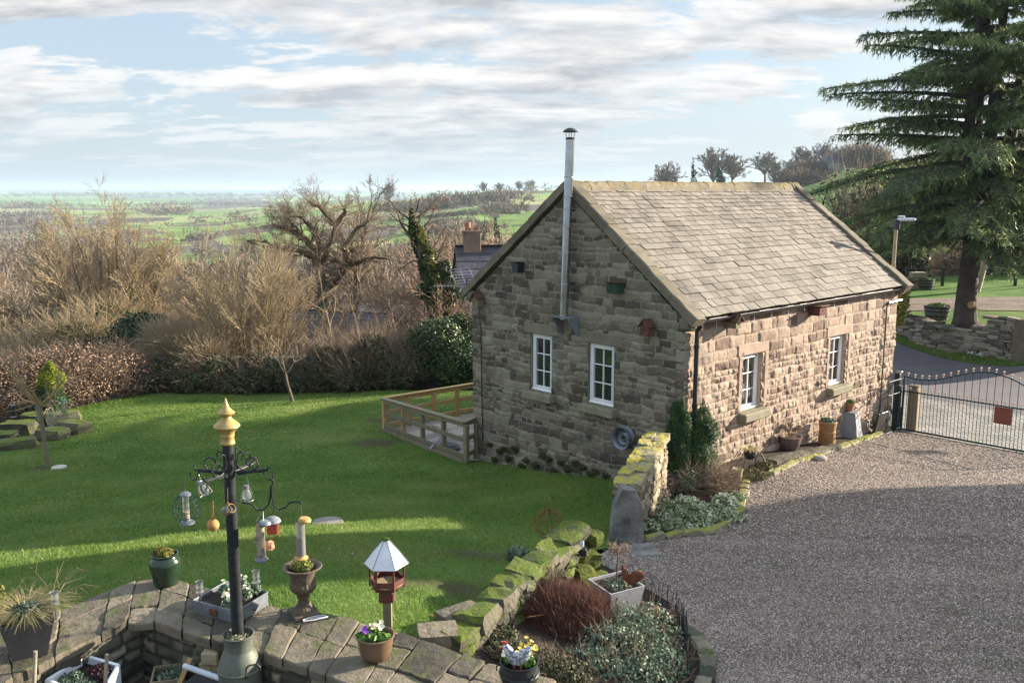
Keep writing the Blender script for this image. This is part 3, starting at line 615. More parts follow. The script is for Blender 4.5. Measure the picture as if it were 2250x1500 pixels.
class Tree:
    def __init__(s, seed, levels, tmin=.03): s.r = random.Random(seed); s.L = levels; s.seg = []; s.tm = tmin
    def go(s, p, d, r, L, lev=0):
        P = s.L[lev]; n = P['n']; rr = s.r; st = L/n; r1 = r; off = rr.random()*6.28
        for i in range(n):
            w = P['w']; d = Vector((d.x+rr.gauss(0, w), d.y+rr.gauss(0, w), d.z+rr.gauss(0, w)+P.get('up', 0))); d.normalize()
            q = p + d*st; r2 = r*(1-(1-P.get('tap', .35))*(i+1)/n); s.seg.append((p.x, p.y, p.z, q.x, q.y, q.z, r1, r2, lev))
            p, r1 = q, r2
            if lev+1 < len(s.L) and (i+1)/n > P.get('s', .2):
                kf = P['k']; k = int(kf)+(rr.random() < kf-int(kf))
                for _ in range(k):
                    off += 2.4; ang = P['a']*(.7+.6*rr.random()); o = d.orthogonal().normalized(); o.rotate(Matrix.Rotation(off+rr.random(), 3, d))
                    nd_ = (d*cos(ang)+o*sin(ang)).normalized()
                    s.go(p.copy(), nd_, max(r2*P.get('rr', .55), .004), L*P['lr']*(1-.45*(i+1)/n)*(.65+.6*rr.random()), lev+1)
    def parts(s, root, mt, mc, trunk='trunk', crown='crown', split=1, thick=1.0, kt=7, name=True):
        S = np.array(s.seg); t = S[S[:, 8] <= split][:, :8]; c = S[S[:, 8] > split][:, :8].copy(); c[:, 6:8] = np.maximum(c[:, 6:8], s.tm*.5)*thick
        if len(t): V, F = tubes(t, kt); npmesh(trunk, V, F, mt, root, smooth=True)
        if len(c):
            big = c[:, 6] > .03; pt = [tubes(c[big], 5)] if big.any() else []; pt += [tubes(c[~big], 3)] if (~big).any() else []
            V, F = merge(pt); npmesh(crown, V, F, mc, root, tone=np.random.RandomState(1).rand(sum(len(f) for f in F)))
def leafcloud(blobs, n, size, seed, shell=.55, asp=.6, noise=.3, up=0, gap=.0, nf=2.0):
    rs = np.random.RandomState(seed); B = np.array(blobs, float); w = (B[:, 3]*B[:, 4]+B[:, 4]*B[:, 5]+B[:, 3]*B[:, 5]); bi = rs.choice(len(B), n, p=w/w.sum())
    d = rs.normal(size=(n, 3)); d /= np.linalg.norm(d, axis=1, keepdims=True); rad = shell+(1-shell)*rs.rand(n)**.6
    lump = vnoise(d[:, 0]*nf+bi*3.1+d[:, 2]*1.7, d[:, 1]*nf+bi*1.3-d[:, 2]*2.1, seed, 3); rad *= 1-noise+2*noise*lump
    Pp = B[bi, :3]+d*rad[:, None]*B[bi, 3:6]
    if gap > 0:
        gm = vnoise(Pp[:, 0]*2.3+Pp[:, 2]*1.9, Pp[:, 1]*2.3-Pp[:, 2]*1.3, seed+3, 3) > gap; Pp = Pp[gm]; d = d[gm]; lump = lump[gm]; n = len(Pp)
    nr = d + rs.normal(size=(n, 3))*.75 + np.array([0, 0, up]); nr /= np.linalg.norm(nr, axis=1, keepdims=True)
    t = np.cross(nr, rs.normal(size=(n, 3))); t /= np.linalg.norm(t, axis=1, keepdims=True); b = np.cross(nr, t); s_ = size*(.6+.8*rs.rand(n))[:, None]
    V = np.stack([Pp+t*s_, Pp+b*s_*asp+nr*s_*.2, Pp-t*s_, Pp-b*s_*asp+nr*s_*.2], 1).reshape(-1, 3)
    return V, np.arange(n*4).reshape(-1, 4), np.clip(rs.rand(n)*.55+lump*.8-.2, 0, 1)
def stalks(blobs, n, ln, r, seed, up=.6, spread=.8, wig=.25):      # twig thicket inside blobs
    rs = np.random.RandomState(seed); B = np.array(blobs, float); w = B[:, 3]*B[:, 4]*B[:, 5]; bi = rs.choice(len(B), n, p=w/w.sum())
    d = rs.normal(size=(n, 3)); d /= np.linalg.norm(d, axis=1, keepdims=True); P = B[bi, :3]+d*(rs.rand(n)**.45)[:, None]*B[bi, 3:6]*.92
    dr = d*spread+rs.normal(size=(n, 3))*.5+np.array([0, 0, up]); dr /= np.linalg.norm(dr, axis=1, keepdims=True); L = ln*(.5+rs.rand(n))[:, None]
    Q = P+dr*L*.5; d2 = dr+rs.normal(size=(n, 3))*wig; d2 /= np.linalg.norm(d2, axis=1, keepdims=True); E = Q+d2*L*.5
    o = np.ones((n, 1)); return np.concatenate([np.concatenate([P, Q, o*r, o*r*.75], 1), np.concatenate([Q, E, o*r*.75, o*r*.35], 1)])

# woods and hedgerows in the distance: thousands of small bare crowns, read as one mass
rw = np.random.RandomState(77)
def crowns(X, Y, hgt, wid, nt, seed, tilt=.0):
    rs = np.random.RandomState(seed); n = len(X); Z = GZ(X, Y); N2 = n*nt; i = np.repeat(np.arange(n), nt)
    d = rs.normal(size=(N2, 3)); d[:, 2] = np.abs(d[:, 2])*.9-.25; d /= np.linalg.norm(d, axis=1, keepdims=True); rad = rs.rand(N2)**.4
    c = np.stack([X[i], Y[i], Z[i]+hgt[i]*.55], -1); s_ = np.stack([wid[i], wid[i], hgt[i]*.5], -1)
    P = c+d*rad[:, None]*s_*.8; ln = (hgt[i]*.16*(.6+rs.rand(N2)))[:, None]; dr = d+rs.normal(size=(N2, 3))*.4; dr[:, 2] += .3; Q = P+dr*ln
    wv = np.cross(dr, rs.normal(size=(N2, 3))); wv /= np.linalg.norm(wv, axis=1, keepdims=True); wv *= (hgt[i]*.012+Y[i]*.00022)[:, None]
    V = np.stack([P-wv, P+wv, Q], 1).reshape(-1, 3); return V, np.arange(N2*3).reshape(-1, 3), np.clip(rs.rand(N2)*.4+rs.rand(n)[i]*.6, 0, 1)
def fhit(px, py):
    d = ray(px, py); m = 90*1.006**np.arange(1, 900); P = np.array(d)[None]*m[:, None]; P[:, 2] += H
    z = GZ(P[:, 0], P[:, 1]); k = np.where(P[:, 2] <= z)[0]
    return Vector(P[k[0]]) if len(k) else None
BX, BY, BH, BWd = [], [], [], []
def belt(L, n, h, spread=6., wf=.5):     # a line of trees or a hedge following the ground between two seen points
    Q = [fhit(*q_) for q_ in L]; Q = [q_ for q_ in Q if q_ is not None]
    for a, b in zip(Q[:-1], Q[1:]):
        for _ in range(n): f = rw.rand(); BX.append(a.x+(b.x-a.x)*f+rw.normal()*spread); BY.append(a.y+(b.y-a.y)*f+rw.normal()*spread); hh = h*(.6+.7*rw.rand()); BH.append(hh); BWd.append(hh*wf)
C4 = lambda L: [(780+a/4.327, 380+b/4.327) for a, b in L]
belt(C4([(700, 400), (1000, 380), (1480, 320)]), 34, 11, 8); belt(C4([(680, 455), (1230, 415)]), 60, 3.5, 2, .7); belt(C4([(1290, 480), (1500, 440)]), 24, 9, 5)
belt(C4([(760, 330), (860, 250), (700, 215)]), 22, 9, 8); belt(C4([(190, 325), (480, 318), (760, 268)]), 45, 3, 2, .8); belt(C4([(880, 238), (1070, 242), (1370, 212)]), 55, 3, 3, .8); belt(C4([(190, 245), (390, 222)]), 30, 10, 8)
belt(C4([(1000, 205), (1370, 175), (1800, 155)]), 24, 2.5, 4, .8); belt(C4([(1500, 250), (1700, 210)]), 22, 10, 10); belt(C4([(660, 640), (900, 620), (1100, 660)]), 55, 7, 5); belt(C4([(300, 420), (520, 400), (680, 430)]), 26, 9, 8)
C1 = lambda L: [(a/3.75, 360+b/3.75) for a, b in L]
belt(C1([(1140, 372), (1600, 352)]), 90, 13, 14); belt(C1([(1230, 430), (1350, 455), (1540, 460)]), 40, 13, 10); belt(C1([(1560, 470), (1740, 455)]), 30, 4, 2, .8); belt(C1([(1860, 440), (2100, 400)]), 30, 4, 2, .8); belt(C1([(1540, 520), (1680, 495)]), 25, 4, 2, .8)
belt(C1([(0, 400), (350, 395)]), 80, 16, 30); belt(C1([(0, 480), (360, 460)]), 60, 12, 14); belt(C1([(0, 540), (350, 530)]), 60, 10, 10); belt(C1([(1650, 355), (2250, 350)]), 80, 12, 18); belt(C1([(0, 290), (1140, 275), (2250, 285)]), 120, 22, 60); belt(C1([(1580, 660), (1800, 640)]), 22, 5, 3); belt(C1([(1900, 500), (2050, 520)]), 14, 9, 6)
BX, BY, BH, BWd = (np.array(q_, float) for q_ in (BX, BY, BH, BWd)); fr_ = BY < 700
for k_ in (fr_, ~fr_):
    if k_.any():
        Vb = crowns(BX[k_], BY[k_], BH[k_], BWd[k_], 110 if k_ is fr_ else 34, 15); M.setdefault('wood', mat('far_woodland', [(.10, .08, .058), (.18, .145, .11), (.24, .20, .15)], scale=.02, tone=.9, bump=0, coords='World', fine=0)); tag(npmesh('tree_belts', Vb[0], Vb[1], M['wood'], tone=Vb[2]), kind='stuff')
n = 60000; D = np.exp(rw.uniform(math.log(95), math.log(5200), n)); X = rw.uniform(-.66, .66, n)*D; Y = D
fi, e = fieldid(X, Y); wd_ = woodf[fi]; hedge = (e < .006) | ((e < .012) & (rw.rand(n) < .3)); kp = (wd_ & (rw.rand(n) < np.where(Y < 190, .13, .30))) | (hedge & (rw.rand(n) < .6)) | (rw.rand(n) < .0015)
kp &= ~((X/Y > .10) & (Y < 450)); kp &= ~((X/Y > -.12) & (Y > 250) & (rw.rand(n) < .7)); kp &= ~((X/Y > -.42) & (Y > 170) & (Y < 1300) & (rw.rand(n) < .82))
X, Y, wd_ = X[kp], Y[kp], wd_[kp]; hg = np.where(wd_, 7.5, 4)*(.6+.7*rw.rand(len(X)))*np.clip(Y/160, .55, 1); hg *= np.clip(1+Y/6000, 1, 1.6)
sel = Y < 420
V1 = crowns(X[sel], Y[sel], hg[sel], hg[sel]*.42, 150, 5); V2 = crowns(X[~sel], Y[~sel], hg[~sel], hg[~sel]*.55, 26, 6)
tag(npmesh('woodland', V1[0], V1[1], M['wood'], tone=V1[2]), kind='stuff'); tag(npmesh('woodland', V2[0], V2[1], M['wood'], tone=V2[2]), kind='stuff')
print('woods', len(X), sel.sum())
# ------------------------------------------------------------------ coursed stone walling as real relief
def masonry(U, Z0, Z1, seed, courses, wrange, res, relief, rough, keep, lip=.012, mort=.93, wob=.055):
    rs = np.random.RandomState(seed); u = np.arange(0, U+res*.5, res); z = np.arange(Z0, Z1+res*.5, res); uu, zz = np.meshgrid(u, z)
    wu = uu+(vnoise(uu*5, zz*5, seed+1, 3)-.5)*.06; wz = zz+(vnoise(uu*2.3, zz*2.3, seed+2, 4)-.5)*wob*1.6
    edges = [Z0-.3]; 
    while edges[-1] < Z1+.3: edges.append(edges[-1]+rs.uniform(*courses(edges[-1])))
    edges = np.array(edges); ci = np.clip(np.searchsorted(edges, wz)-1, 0, len(edges)-2)
    e = np.minimum(wz-edges[ci], edges[ci+1]-wz); sid = np.zeros(uu.shape, int); base = 0; eu = np.zeros(uu.shape); un = np.zeros(uu.shape)
    for c in range(len(edges)-1):
        mk = ci == c
        if not mk.any(): continue
        hgt = edges[c+1]-edges[c]; us = [-rs.rand()*.4]
        while us[-1] < U+.5: us.append(us[-1]+hgt*rs.uniform(*wrange))
        us = np.array(us); k = np.clip(np.searchsorted(us, wu[mk])-1, 0, len(us)-2); sid[mk] = base+k; base += len(us)
        eu[mk] = np.minimum(wu[mk]-us[k], us[k+1]-wu[mk]); un[mk] = (wu[mk]-us[k])/(us[k+1]-us[k])-.5
    tn = rs.rand(base+5)[sid]; prj = rs.rand(base+5)[sid]; tlx = rs.uniform(-1, 1, base+5)[sid]; tlz = rs.uniform(-1, 1, base+5)[sid]
    ed = np.minimum(e, eu); f = np.clip(ed/lip-.25, 0, 1); f = f*f*(3-2*f)
    ra = rough(zz); rk = (vnoise(uu*7, zz*7, seed+5, 5, gain=.6)-.42)
    h = f*(relief*(.3+.7*prj)+ra*(rk*2.2+tlx*un*.5+tlz*.2*np.sin(zz*20))) + (vnoise(uu*30, zz*30, seed+8, 2)-.5)*.004
    pillow = np.clip(ed/.05, 0, 1)**.5; h = h*(.5+.5*pillow)
    tone = np.where(f > .35, tn*.85+.1*rk, mort)
    kp = keep(uu, zz); kf = kp[:-1, :-1] & kp[1:, :-1] & kp[:-1, 1:] & kp[1:, 1:]
    F = gridfaces(*uu.shape)[kf.ravel()]
    return uu.ravel(), zz.ravel(), h.ravel(), F, tone.ravel()

B = T('stone_cottage', 'stone outbuilding with stone slate roof and steel flue beside the gravel drive', 'building', BN, BROT)
# openings, local coords: gable by y, right wall by x
GW = [(1.577, 2.218, 1.63, 2.80), (3.212, 3.805, 1.63, 2.80)]; RWI = [(1.86, 2.488, 1.52, 2.61), (5.141, 5.79, 1.52, 2.61)]
def keepg(u, z):
    k = z < EAVE + (RIDGE-EAVE)*(1-np.abs(u-BW/2)/(BW/2)) - .02
    for a, b, c, d in GW: k &= ~((u > a-.005) & (u < b+.005) & (z > c) & (z < d))
    return k
def keepr(u, z):
    k = z < EAVE+.02
    for a, b, c, d in RWI: k &= ~((u > a-.005) & (u < b+.005) & (z > c) & (z < d))
    return k
u_, z_, h_, F, tn = masonry(BW, -.8, RIDGE, 11, lambda z: (.085, .20), (1.0, 2.7), .0225, .026, lambda z: .02, keepg, mort=.97, wob=.085)
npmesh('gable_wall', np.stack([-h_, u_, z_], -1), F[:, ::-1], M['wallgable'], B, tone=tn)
u_, z_, h_, F, tn = masonry(BL, -.8, EAVE+.03, 23, lambda z: (.105, .19) if z < 2.5 else (.19, .26), (.9, 2.3), .02, .026, lambda z: np.where(z < 2.55, .034, .014), keepr)
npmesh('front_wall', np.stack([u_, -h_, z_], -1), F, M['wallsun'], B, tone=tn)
mb = MB()   # far gable and back wall
mb.add([(BL, 0, -.8), (BL, BW, -.8), (BL, BW, EAVE), (BL, BW/2, RIDGE), (BL, 0, EAVE)], [(0, 1, 2, 3, 4)]); mb.add([(0, BW, -.8), (0, BW, EAVE), (BL, BW, EAVE), (BL, BW, -.8)], [(0, 1, 2, 3)])
mb.build('rear_wall', M['wallgable'], B)
rg = random.Random(4)
mb = MB()   # quoins on the near corner and lintels
z = -.8
while z < 3.45:
    hh = rg.uniform(.13, .24); mb.box((.07, .07, z+hh/2), (.19+rg.uniform(-.012, .012), .19+rg.uniform(-.012, .012), hh-.006), tone=rg.random(), bev=.025); z += hh
mb.build('corner_stones', M['wallgable'], B)
def window(side, a, b, c, d):
    P = (lambda u, o, z: Vector((o, u, z))) if side == 'g' else (lambda u, o, z: Vector((u, o, z)))
    sz = (lambda du, do, dz: (do, du, dz)) if side == 'g' else (lambda du, do, dz: (du, do, dz))
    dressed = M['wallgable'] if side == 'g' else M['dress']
    q = MB(); q.box(P((a+b)/2, .09, d+.11), sz(b-a+.42, .24, .22), bev=.015, tone=.6); q.build('lintel', dressed, B)
    q = MB(); q.box(P((a+b)/2, -.02, c-.09), sz(b-a+.24, .34, .17), bev=.025, tone=.5); q.build('window_sill', M['sill'], B)
    q = MB()   # reveals
    for u, s in ((a-.03, 1), (b+.03, -1)): q.box(P(u-.02*s, .10, (c+d)/2), sz(.10, .20, d-c), tone=.6)
    if side != 'g': q.box(P(a-.12, .05, (c+d)/2), sz(.10, .17, d-c+.0), tone=.4, bev=.02); q.box(P(b+.15, .05, (c+d)/2), sz(.14, .165, d-c), tone=.5, bev=.02)
    q.build('window_jamb', dressed, B)
    o = .075 if side == 'g' else .10; f = MB(); th = .055
    for u in (a+th/2, b-th/2): f.box(P(u, o, (c+d)/2), sz(th, .07, d-c), bev=.008)
    for zz in (c+th/2+.01, d-th/2): f.box(P((a+b)/2, o, zz), sz(b-a-2*th, .07, th+.001), bev=.008)
    f.box(P((a+b)/2, o-.035, c+.02), sz(b-a, .06, .035), bev=.008)
    a2, b2, c2, d2 = a+th, b-th, c+th+.01, d-th; s2 = .03
    for u in (a2+s2/2+.004, b2-s2/2-.004): f.box(P(u, o-.012, (c2+d2)/2), sz(s2, .06, d2-c2-.008), bev=.006)
    for zz in (c2+s2/2+.004, d2-s2/2-.004): f.box(P((a2+b2)/2, o-.012, zz), sz(b2-a2-2*s2-.012, .058, s2), bev=.006)
    w = f.build('window', M['upvc'], B)
    f = MB(); f.box(P((a+b)/2, o, (c2+d2)/2), sz(.018, .034, d2-c2-2*s2))
    for k in (1, 2): f.box(P((a+b)/2, o, c2+(d2-c2)*k/3), sz(b2-a2-2*s2-.004, .032, .018))
    f.build('glazing_bar', M['upvc'], w)
    f = MB(); f.box(P((a+b)/2, o+.01, (c2+d2)/2), sz(b2-a2-s2, .006, d2-c2-s2)); f.build('pane', M['glass'], w)
    f = MB()
    if side == 'g': f.box(P((a+b)/2, o+.5, (c+d)/2), sz(b-a+.8, .02, d-c+.6)); f.build('dark_room', M['dark'], w)
    else:
        n = 11
        for k in range(n):
            u = a2+(b2-a2)*(k+.5)/n; f.box(P(u, o+.10, (c2+d2)/2), sz((b2-a2)/n*.82, .006, d2-c2), M=Matrix.Rotation(.25, 3, 'Z'))
        f.build('blind', M['blind'], w); f = MB(); f.box(P((a+b)/2, o+.3, (c+d)/2), sz(b-a+.6, .02, d-c+.4)); f.build('dark_room', M['dark'], w)
for q in GW: window('g', *q)
for q in RWI: window('r', *q)
# roof: slope frame. s runs up the slope from the eave line
SL_ = math.hypot(BW/2+.14, RIDGE+.10-(EAVE+.02)); sx0, sx1 = .20, BL-.20
ez, ey = EAVE+.02, -.14; up_ = Vector((0, BW/2-ey, RIDGE+.10-ez)).normalized(); nn_ = Vector((0, -up_.z, up_.y))
def slope(side, x, s, h):
    p = Vector((x, ey, ez))+up_*s+nn_*h
    if side: p.y = BW-p.y
    return p
rr_ = random.Random(9)
def roofside(side):
    q = MB(); s = -.06; c = 0; e = []
    while s < SL_-.10:
        hgt = .195 - .075*(s/SL_); e.append((s, hgt)); s += hgt
    for ci, (s, hgt) in enumerate(e):
        x = sx0 - rr_.random()*.2
        while x < sx1:
            wd = rr_.uniform(.17, .33)*(1-.2*s/SL_); x0 = max(x, sx0); x1 = min(x+wd, sx1)
            if x1-x0 > .05:
                g0 = .007; t = rr_.uniform(.013, .024); j = rr_.uniform(-.008, .008); jl = rr_.uniform(-.004, .006)
                tt = hgt*1.5; lo = .030+jl; hi = .006
                pts = []
                for (xx, ss, hh) in ((x0+g0, s+j, lo), (x1-g0, s+j+rr_.uniform(-.005, .005), lo), (x1-g0, min(s+tt, SL_), hi), (x0+g0, min(s+tt, SL_), hi)):
                    pts.append((slope(side, xx, ss, hh), slope(side, xx, ss, hh+t)))
                vs = [a for a, b in pts]+[b for a, b in pts]; fs = [(4, 5, 6, 7), (0, 1, 5, 4), (1, 2, 6, 5), (3, 0, 4, 7)]
                if side: fs = [f[::-1] for f in fs]
                q.add(vs, fs, rr_.random())
            x += wd
    b = q
    vs = [slope(side, sx0-.1, -.02, 0), slope(side, sx1+.1, -.02, 0), slope(side, sx1+.1, SL_, 0), slope(side, sx0-.1, SL_, 0)]
    b.add(vs, [(0, 1, 2, 3) if not side else (3, 2, 1, 0)], .1)
    return b.build('roof', M['slate'], B)
roofF = roofside(0); roofside(1)
def coping(x0, x1, name='coping'):
    q = MB()
    for side in (0, 1):
        s = -.16; 
        while s < SL_-.01:
            l = rr_.uniform(.5, .85); s1 = min(s+l, SL_+.02)
            if SL_-s1 < .25: s1 = SL_+.02
            a = .004; h0, h1 = -.06, .105+rr_.uniform(-.008, .012); jx = rr_.uniform(-.01, .01); n = 5; rows = []
            for k in range(n):
                ss = s+a+(s1-s-2*a)*k/(n-1); w1, w2, w3 = (rr_.uniform(-.009, .009) for _ in range(3))
                rows.append([slope(side, x0+jx+w1, ss, h0), slope(side, x0+jx+w1, ss, h1-.02+w2), slope(side, x0+jx+.03, ss, h1+w2), slope(side, x1+jx-.03, ss, h1+w3), slope(side, x1+jx+w3, ss, h1-.02), slope(side, x1+jx, ss, h0)])
            vs = [p for r in rows for p in r]; fs = [(i*6+j, i*6+(j+1) % 6, (i+1)*6+(j+1) % 6, (i+1)*6+j) for i in range(n-1) for j in range(6)]+[tuple(range(5, -1, -1)), tuple((n-1)*6+j for j in range(6))]
            if side == 0: fs = [f[::-1] for f in fs]
            q.add(vs, fs, rr_.random()); s = s1
    return q.build(name, M['coping'], B)
coping(-.09, .21); coping(BL-.21, BL+.10)
q = MB(); # kneeler stones at the foot of the copings
for x in (.05, BL-.05):
    q.box((x, -.04, EAVE-.10), (.26, .26, .24), bev=.05)
    q.box((x, BW+.04, EAVE-.10), (.26, .26, .24), bev=.05)
q.build('kneeler_stone', M['coping'], B, each=True)
q = MB(); x = -.06; ry, rz = BW/2, RIDGE+.10
while x < BL+.05:   # ridge stones
    l = min(rr_.uniform(.45, .6), BL+.08-x); n = 5; rows = []
    pr = [(-.20, -.13), (-.17, -.045), (-.09, .035), (0, .065), (.09, .035), (.17, -.045), (.20, -.13), (0, -.05)]; dz = rr_.uniform(-.008, .008)
    for k in range(n): rows.append([Vector((x+.004+(l-.008)*k/(n-1), ry+a+rr_.uniform(-.008, .008), rz+b+.03+dz+rr_.uniform(-.012, .012))) for a, b in pr])
    m = len(pr); vs = [p for r in rows for p in r]; fs = [(i*m+j, (i+1)*m+j, (i+1)*m+(j+1) % m, i*m+(j+1) % m) for i in range(n-1) for j in range(m)]+[tuple(range(m)), tuple((n-1)*m+j for j in range(m-1, -1, -1))]
    q.add(vs, fs, rr_.random()); x += l
q.build('ridge_stone', M['ridge'], B)
# gutter, brackets, downpipe
q = MB(); gy, gz_ = -.17, EAVE-.02; n = 8; x0, x1 = -.02, BL+.08; rows = []
for x in (x0, x1):
    rows.append([Vector((x, gy+.062*cos(pi+pi*j/n), gz_+.062*sin(pi+pi*j/n)-.02)) for j in range(n+1)]+[Vector((x, gy+.05*cos(2*pi-pi*j/n), gz_+.05*sin(2*pi-pi*j/n)-.02)) for j in range(n+1)])
m = 2*(n+1); q.add(rows[0]+rows[1], [(j, m+j, m+(j+1) % m, (j+1) % m) for j in range(m)])
for x in (x0, x1): q.box((x, gy, gz_-.045), (.012, .12, .06))
gu_ = q.build('gutter', M['black'], B)
q = MB()
for i in range(9): q.tube([(i*1.0+.08, gy+.066*cos(pi+pi*j/8), gz_-.02+.066*sin(pi+pi*j/8)) for j in range(9)], .006, 5); 
q.build('gutter_bracket', M['steel'], gu_, each=True)
q = MB(); q.tube([(.24, gy, gz_-.07), (.24, gy, gz_-.14), (.24, -.10, gz_-.22), (.24, -.10, .4)], .042, 12)
for zz in (2.95, 1.9): q.tube([(.24, -.10, zz), (.24, -.10, zz+.07)], .052, 12)
q.build('downpipe', M['black'], B)
q = MB(); q.tube([(7.55, -.05, .2), (7.55, -.05, 3.05), (7.58, -.06, 3.12), (7.65, -.06, 3.14)], .016, 6); q.build('service_pipe', M['black'], B)
q = MB(); q.tube([(7.62, -.05, 3.13), (8.2, -.07, 3.15)], .03, 8); q.build('security_light', M['alu'], B)
# string of small lights under the gutter
q = MB(); rq = random.Random(3); pts = [Vector((x*.2, -.11, EAVE-.09-.02*abs(sin(x*1.1)))) for x in range(2, 38)]; q.tube(pts, .004, 4)
for i in range(2, 34, 3): q.tube([pts[i], pts[i]-Vector((0, 0, rq.uniform(.08, .28)))], .004, 4)
q.build('light_string', M['upvc'], B)
# flue
fy = 2.57; fo = -.21; q = MB(); q.tube([(fo+.0, fy+.12, 3.22), (fo, fy-.0, 6.62)], .082, 24); 
fl = q.build('flue_pipe', M['steel'], B, smooth=True, auto=40)
q = MB()
for zz in (3.28, 3.9, 4.5, 5.0, 5.55, 5.9): yy = fy+.12*(1-(zz-3.22)/3.4); q.tube([(fo, yy, zz), (fo, yy, zz+.03)], .089, 24)
q.build('joint_band', M['alu'], fl, each=True)
q = MB()
for zz in (3.9, 5.3): q.tube([(fo+.08, fy+.05, zz), (0, fy+.05, zz)], .02, 6)
q.build('wall_band', M['rubber'], fl, each=True)
q = MB(); q.lathe([(.083, 6.60), (.088, 6.62), (.072, 6.64)], (fo, fy, 0), 20)
for j in range(4): q.tube([(fo+.07*cos(j*pi/2+.5), fy+.07*sin(j*pi/2+.5), 6.62), (fo+.085*cos(j*pi/2+.5), fy+.085*sin(j*pi/2+.5), 6.74)], .007, 5)
q.lathe([(.135, 6.735), (.14, 6.745), (.11, 6.78), (.05, 6.81), (.0, 6.815)], (fo, fy, 0), 24); q.lathe([(.135, 6.735), (.0, 6.76)], (fo, fy, 0), 24)
q.build('rain_cap', M['rubber'], fl)
q = MB()
for yy in (fy-.09, fy+.33): q.add([(0, yy, 3.28), (-.33, yy, 3.26), (-.33, yy, 3.22), (0, yy, 2.84), (0, yy-.012, 3.28), (-.33, yy-.012, 3.26), (-.33, yy-.012, 3.22), (0, yy-.012, 2.84)], [(0, 1, 2, 3), (7, 6, 5, 4), (0, 4, 5, 1), (1, 5, 6, 2), (2, 6, 7, 3)])
q.box((-.165, fy+.12, 3.262), (.33, .42, .014)); q.build('flue_bracket', M['slategrey'], B)
q = MB(); p0 = Bpl(1060, 700, 'gable'); q.tube([(-.06, BW-.25, 3.3), (-.09, BW-.32, 2.95), (-.04, BW-.30, 2.7), (-.04, BW-.33, .2)], .012, 6); q.build('aerial_cable', M['black'], B)

# bird boxes
def birdhouse(name, label, loc, rz, col, roofc, w=.17, d=.16, h=.19, rh=.09, flat=False, finial=False):
    t = T(name, label, 'bird box', loc, rz, None)     # local: -y is the front, wall behind at y=0
    q = MB(); yc = -d/2-.01
    if flat: q.box((0, yc, h/2), (w, d, h), bev=.004)
    else: q.add([(x, y, z) for y in (-.01, -d-.01) for x, z in ((-w/2, 0), (w/2, 0), (w/2, h), (0, h+rh), (-w/2, h))], [(4, 3, 2, 1, 0), (5, 6, 7, 8, 9), (0, 1, 6, 5), (1, 2, 7, 6), (2, 3, 8, 7), (3, 4, 9, 8), (4, 0, 5, 9)])
    q.build('box', col, t)
    q = MB()
    if flat: q.box((0, yc-.02, h+.012), (w+.05, d+.06, .02), bev=.004, M=Matrix.Rotation(-.12, 3, 'X'))
    else:
        L = math.hypot(w/2+.03, rh*(w/2+.03)/(w/2)); a = math.atan2(rh, w/2)
        for s in (-1, 1): q.box((s*(w/4+.01), yc-.02, h+rh/2+.004), (L+.01, d+.07, .016), M=Matrix.Rotation(s*a, 3, 'Y'))
    q.build('lid', roofc, t)
    q = MB(); q.tube([(0, -d-.008, h*.62), (0, -d-.013, h*.62)], .017, 12); q.build('entrance_hole', M['dark'], t)
    if finial:
        q = MB(); q.lathe([(.012, 0), (.02, .02), (.01, .05), (0, .06)], (0, -d-.02, h+rh+.0), 8); q.build('finial', roofc, t)
    return t
RG = BROT - pi/2   # gable front faces -x local
def on_g(px, py, o=0): p = Bpl(px, py, 'gable'); return Bw(-.03-o, p.y, p.z)
def on_r(px, py): p = Bpl(px, py, 'w'); return Bw(p.x, -.03, p.z)
birdhouse('bird_box', 'small black box fixed high on the gable wall left of the steel flue', on_g(1148, 598), RG, M['black'], M['black'], .17, .18, .20, flat=True)
birdhouse('bird_box', 'pitched roof wooden bird house near the left edge of the gable wall', on_g(1060, 671), RG, M['timber'], M['darkwood'], .19, .17, .17, .10, finial=True)
birdhouse('bird_box', 'dark green bird box on the gable wall right of the steel flue', on_g(1363, 643), RG, mat('green_stain', [(.02, .045, .03), (.035, .07, .045)], 8), M['darkwood'], .25, .2, .19, flat=True)
birdhouse('bird_box', 'brown pitched roof bird house near the front corner of the gable wall', on_g(1432, 735), RG, M['darkwood'], M['darkwood'], .18, .18, .17, .10, finial=True)
birdhouse('bird_box', 'dark pitched roof bird house under the gutter on the sunlit wall', on_r(1594, 718), BROT, M['timber'], M['darkwood'], .17, .24, .13, .10)
birdhouse('bird_box', 'red brown flat roof nest box under the gutter above the two sunlit windows', on_r(1781, 690), BROT, M['redwood'], M['darkwood'], .30, .24, .17, flat=True)
# steel wheel rim hung on the gable
t = T('wheel_rim', 'silver steel car wheel rim hung on the gable wall above the mossy wall', 'wheel rim', Bw(-.04, 1.22, 1.15), BROT-pi/2)
MX = Matrix.Rotation(pi/2, 3, 'X'); q = MB()   # axis along -y
q.lathe([(.205, 0), (.215, .01), (.20, .03), (.185, .05), (.175, .09), (.185, .12), (.20, .14), (.215, .155), (.212, .165), (.19, .15), (.17, .12), (.162, .09), (.165, .06)], (0, 0, 0), 40, MX); q.build('rim', M['galv'], t, smooth=True, auto=40)
q = MB(); q.lathe([(.165, .05), (.14, .075), (.12, .055), (.10, .05), (.075, .07), (.045, .072), (.04, .05)], (0, 0, 0), 40, MX); ds = q.build('wheel_disc', M['galv'], t, smooth=True, auto=50)
q = MB()
for j in range(4): q.lathe([(.014, .058), (.014, .0735), (0, .0735)], (.062*cos(j*pi/2+.4), 0, .062*sin(j*pi/2+.4)), 10, MX)
q.lathe([(.038, .04), (0, .041)], (0, 0, 0), 16, MX); q.build('bolt_hole', M['dark'], ds, each=True)
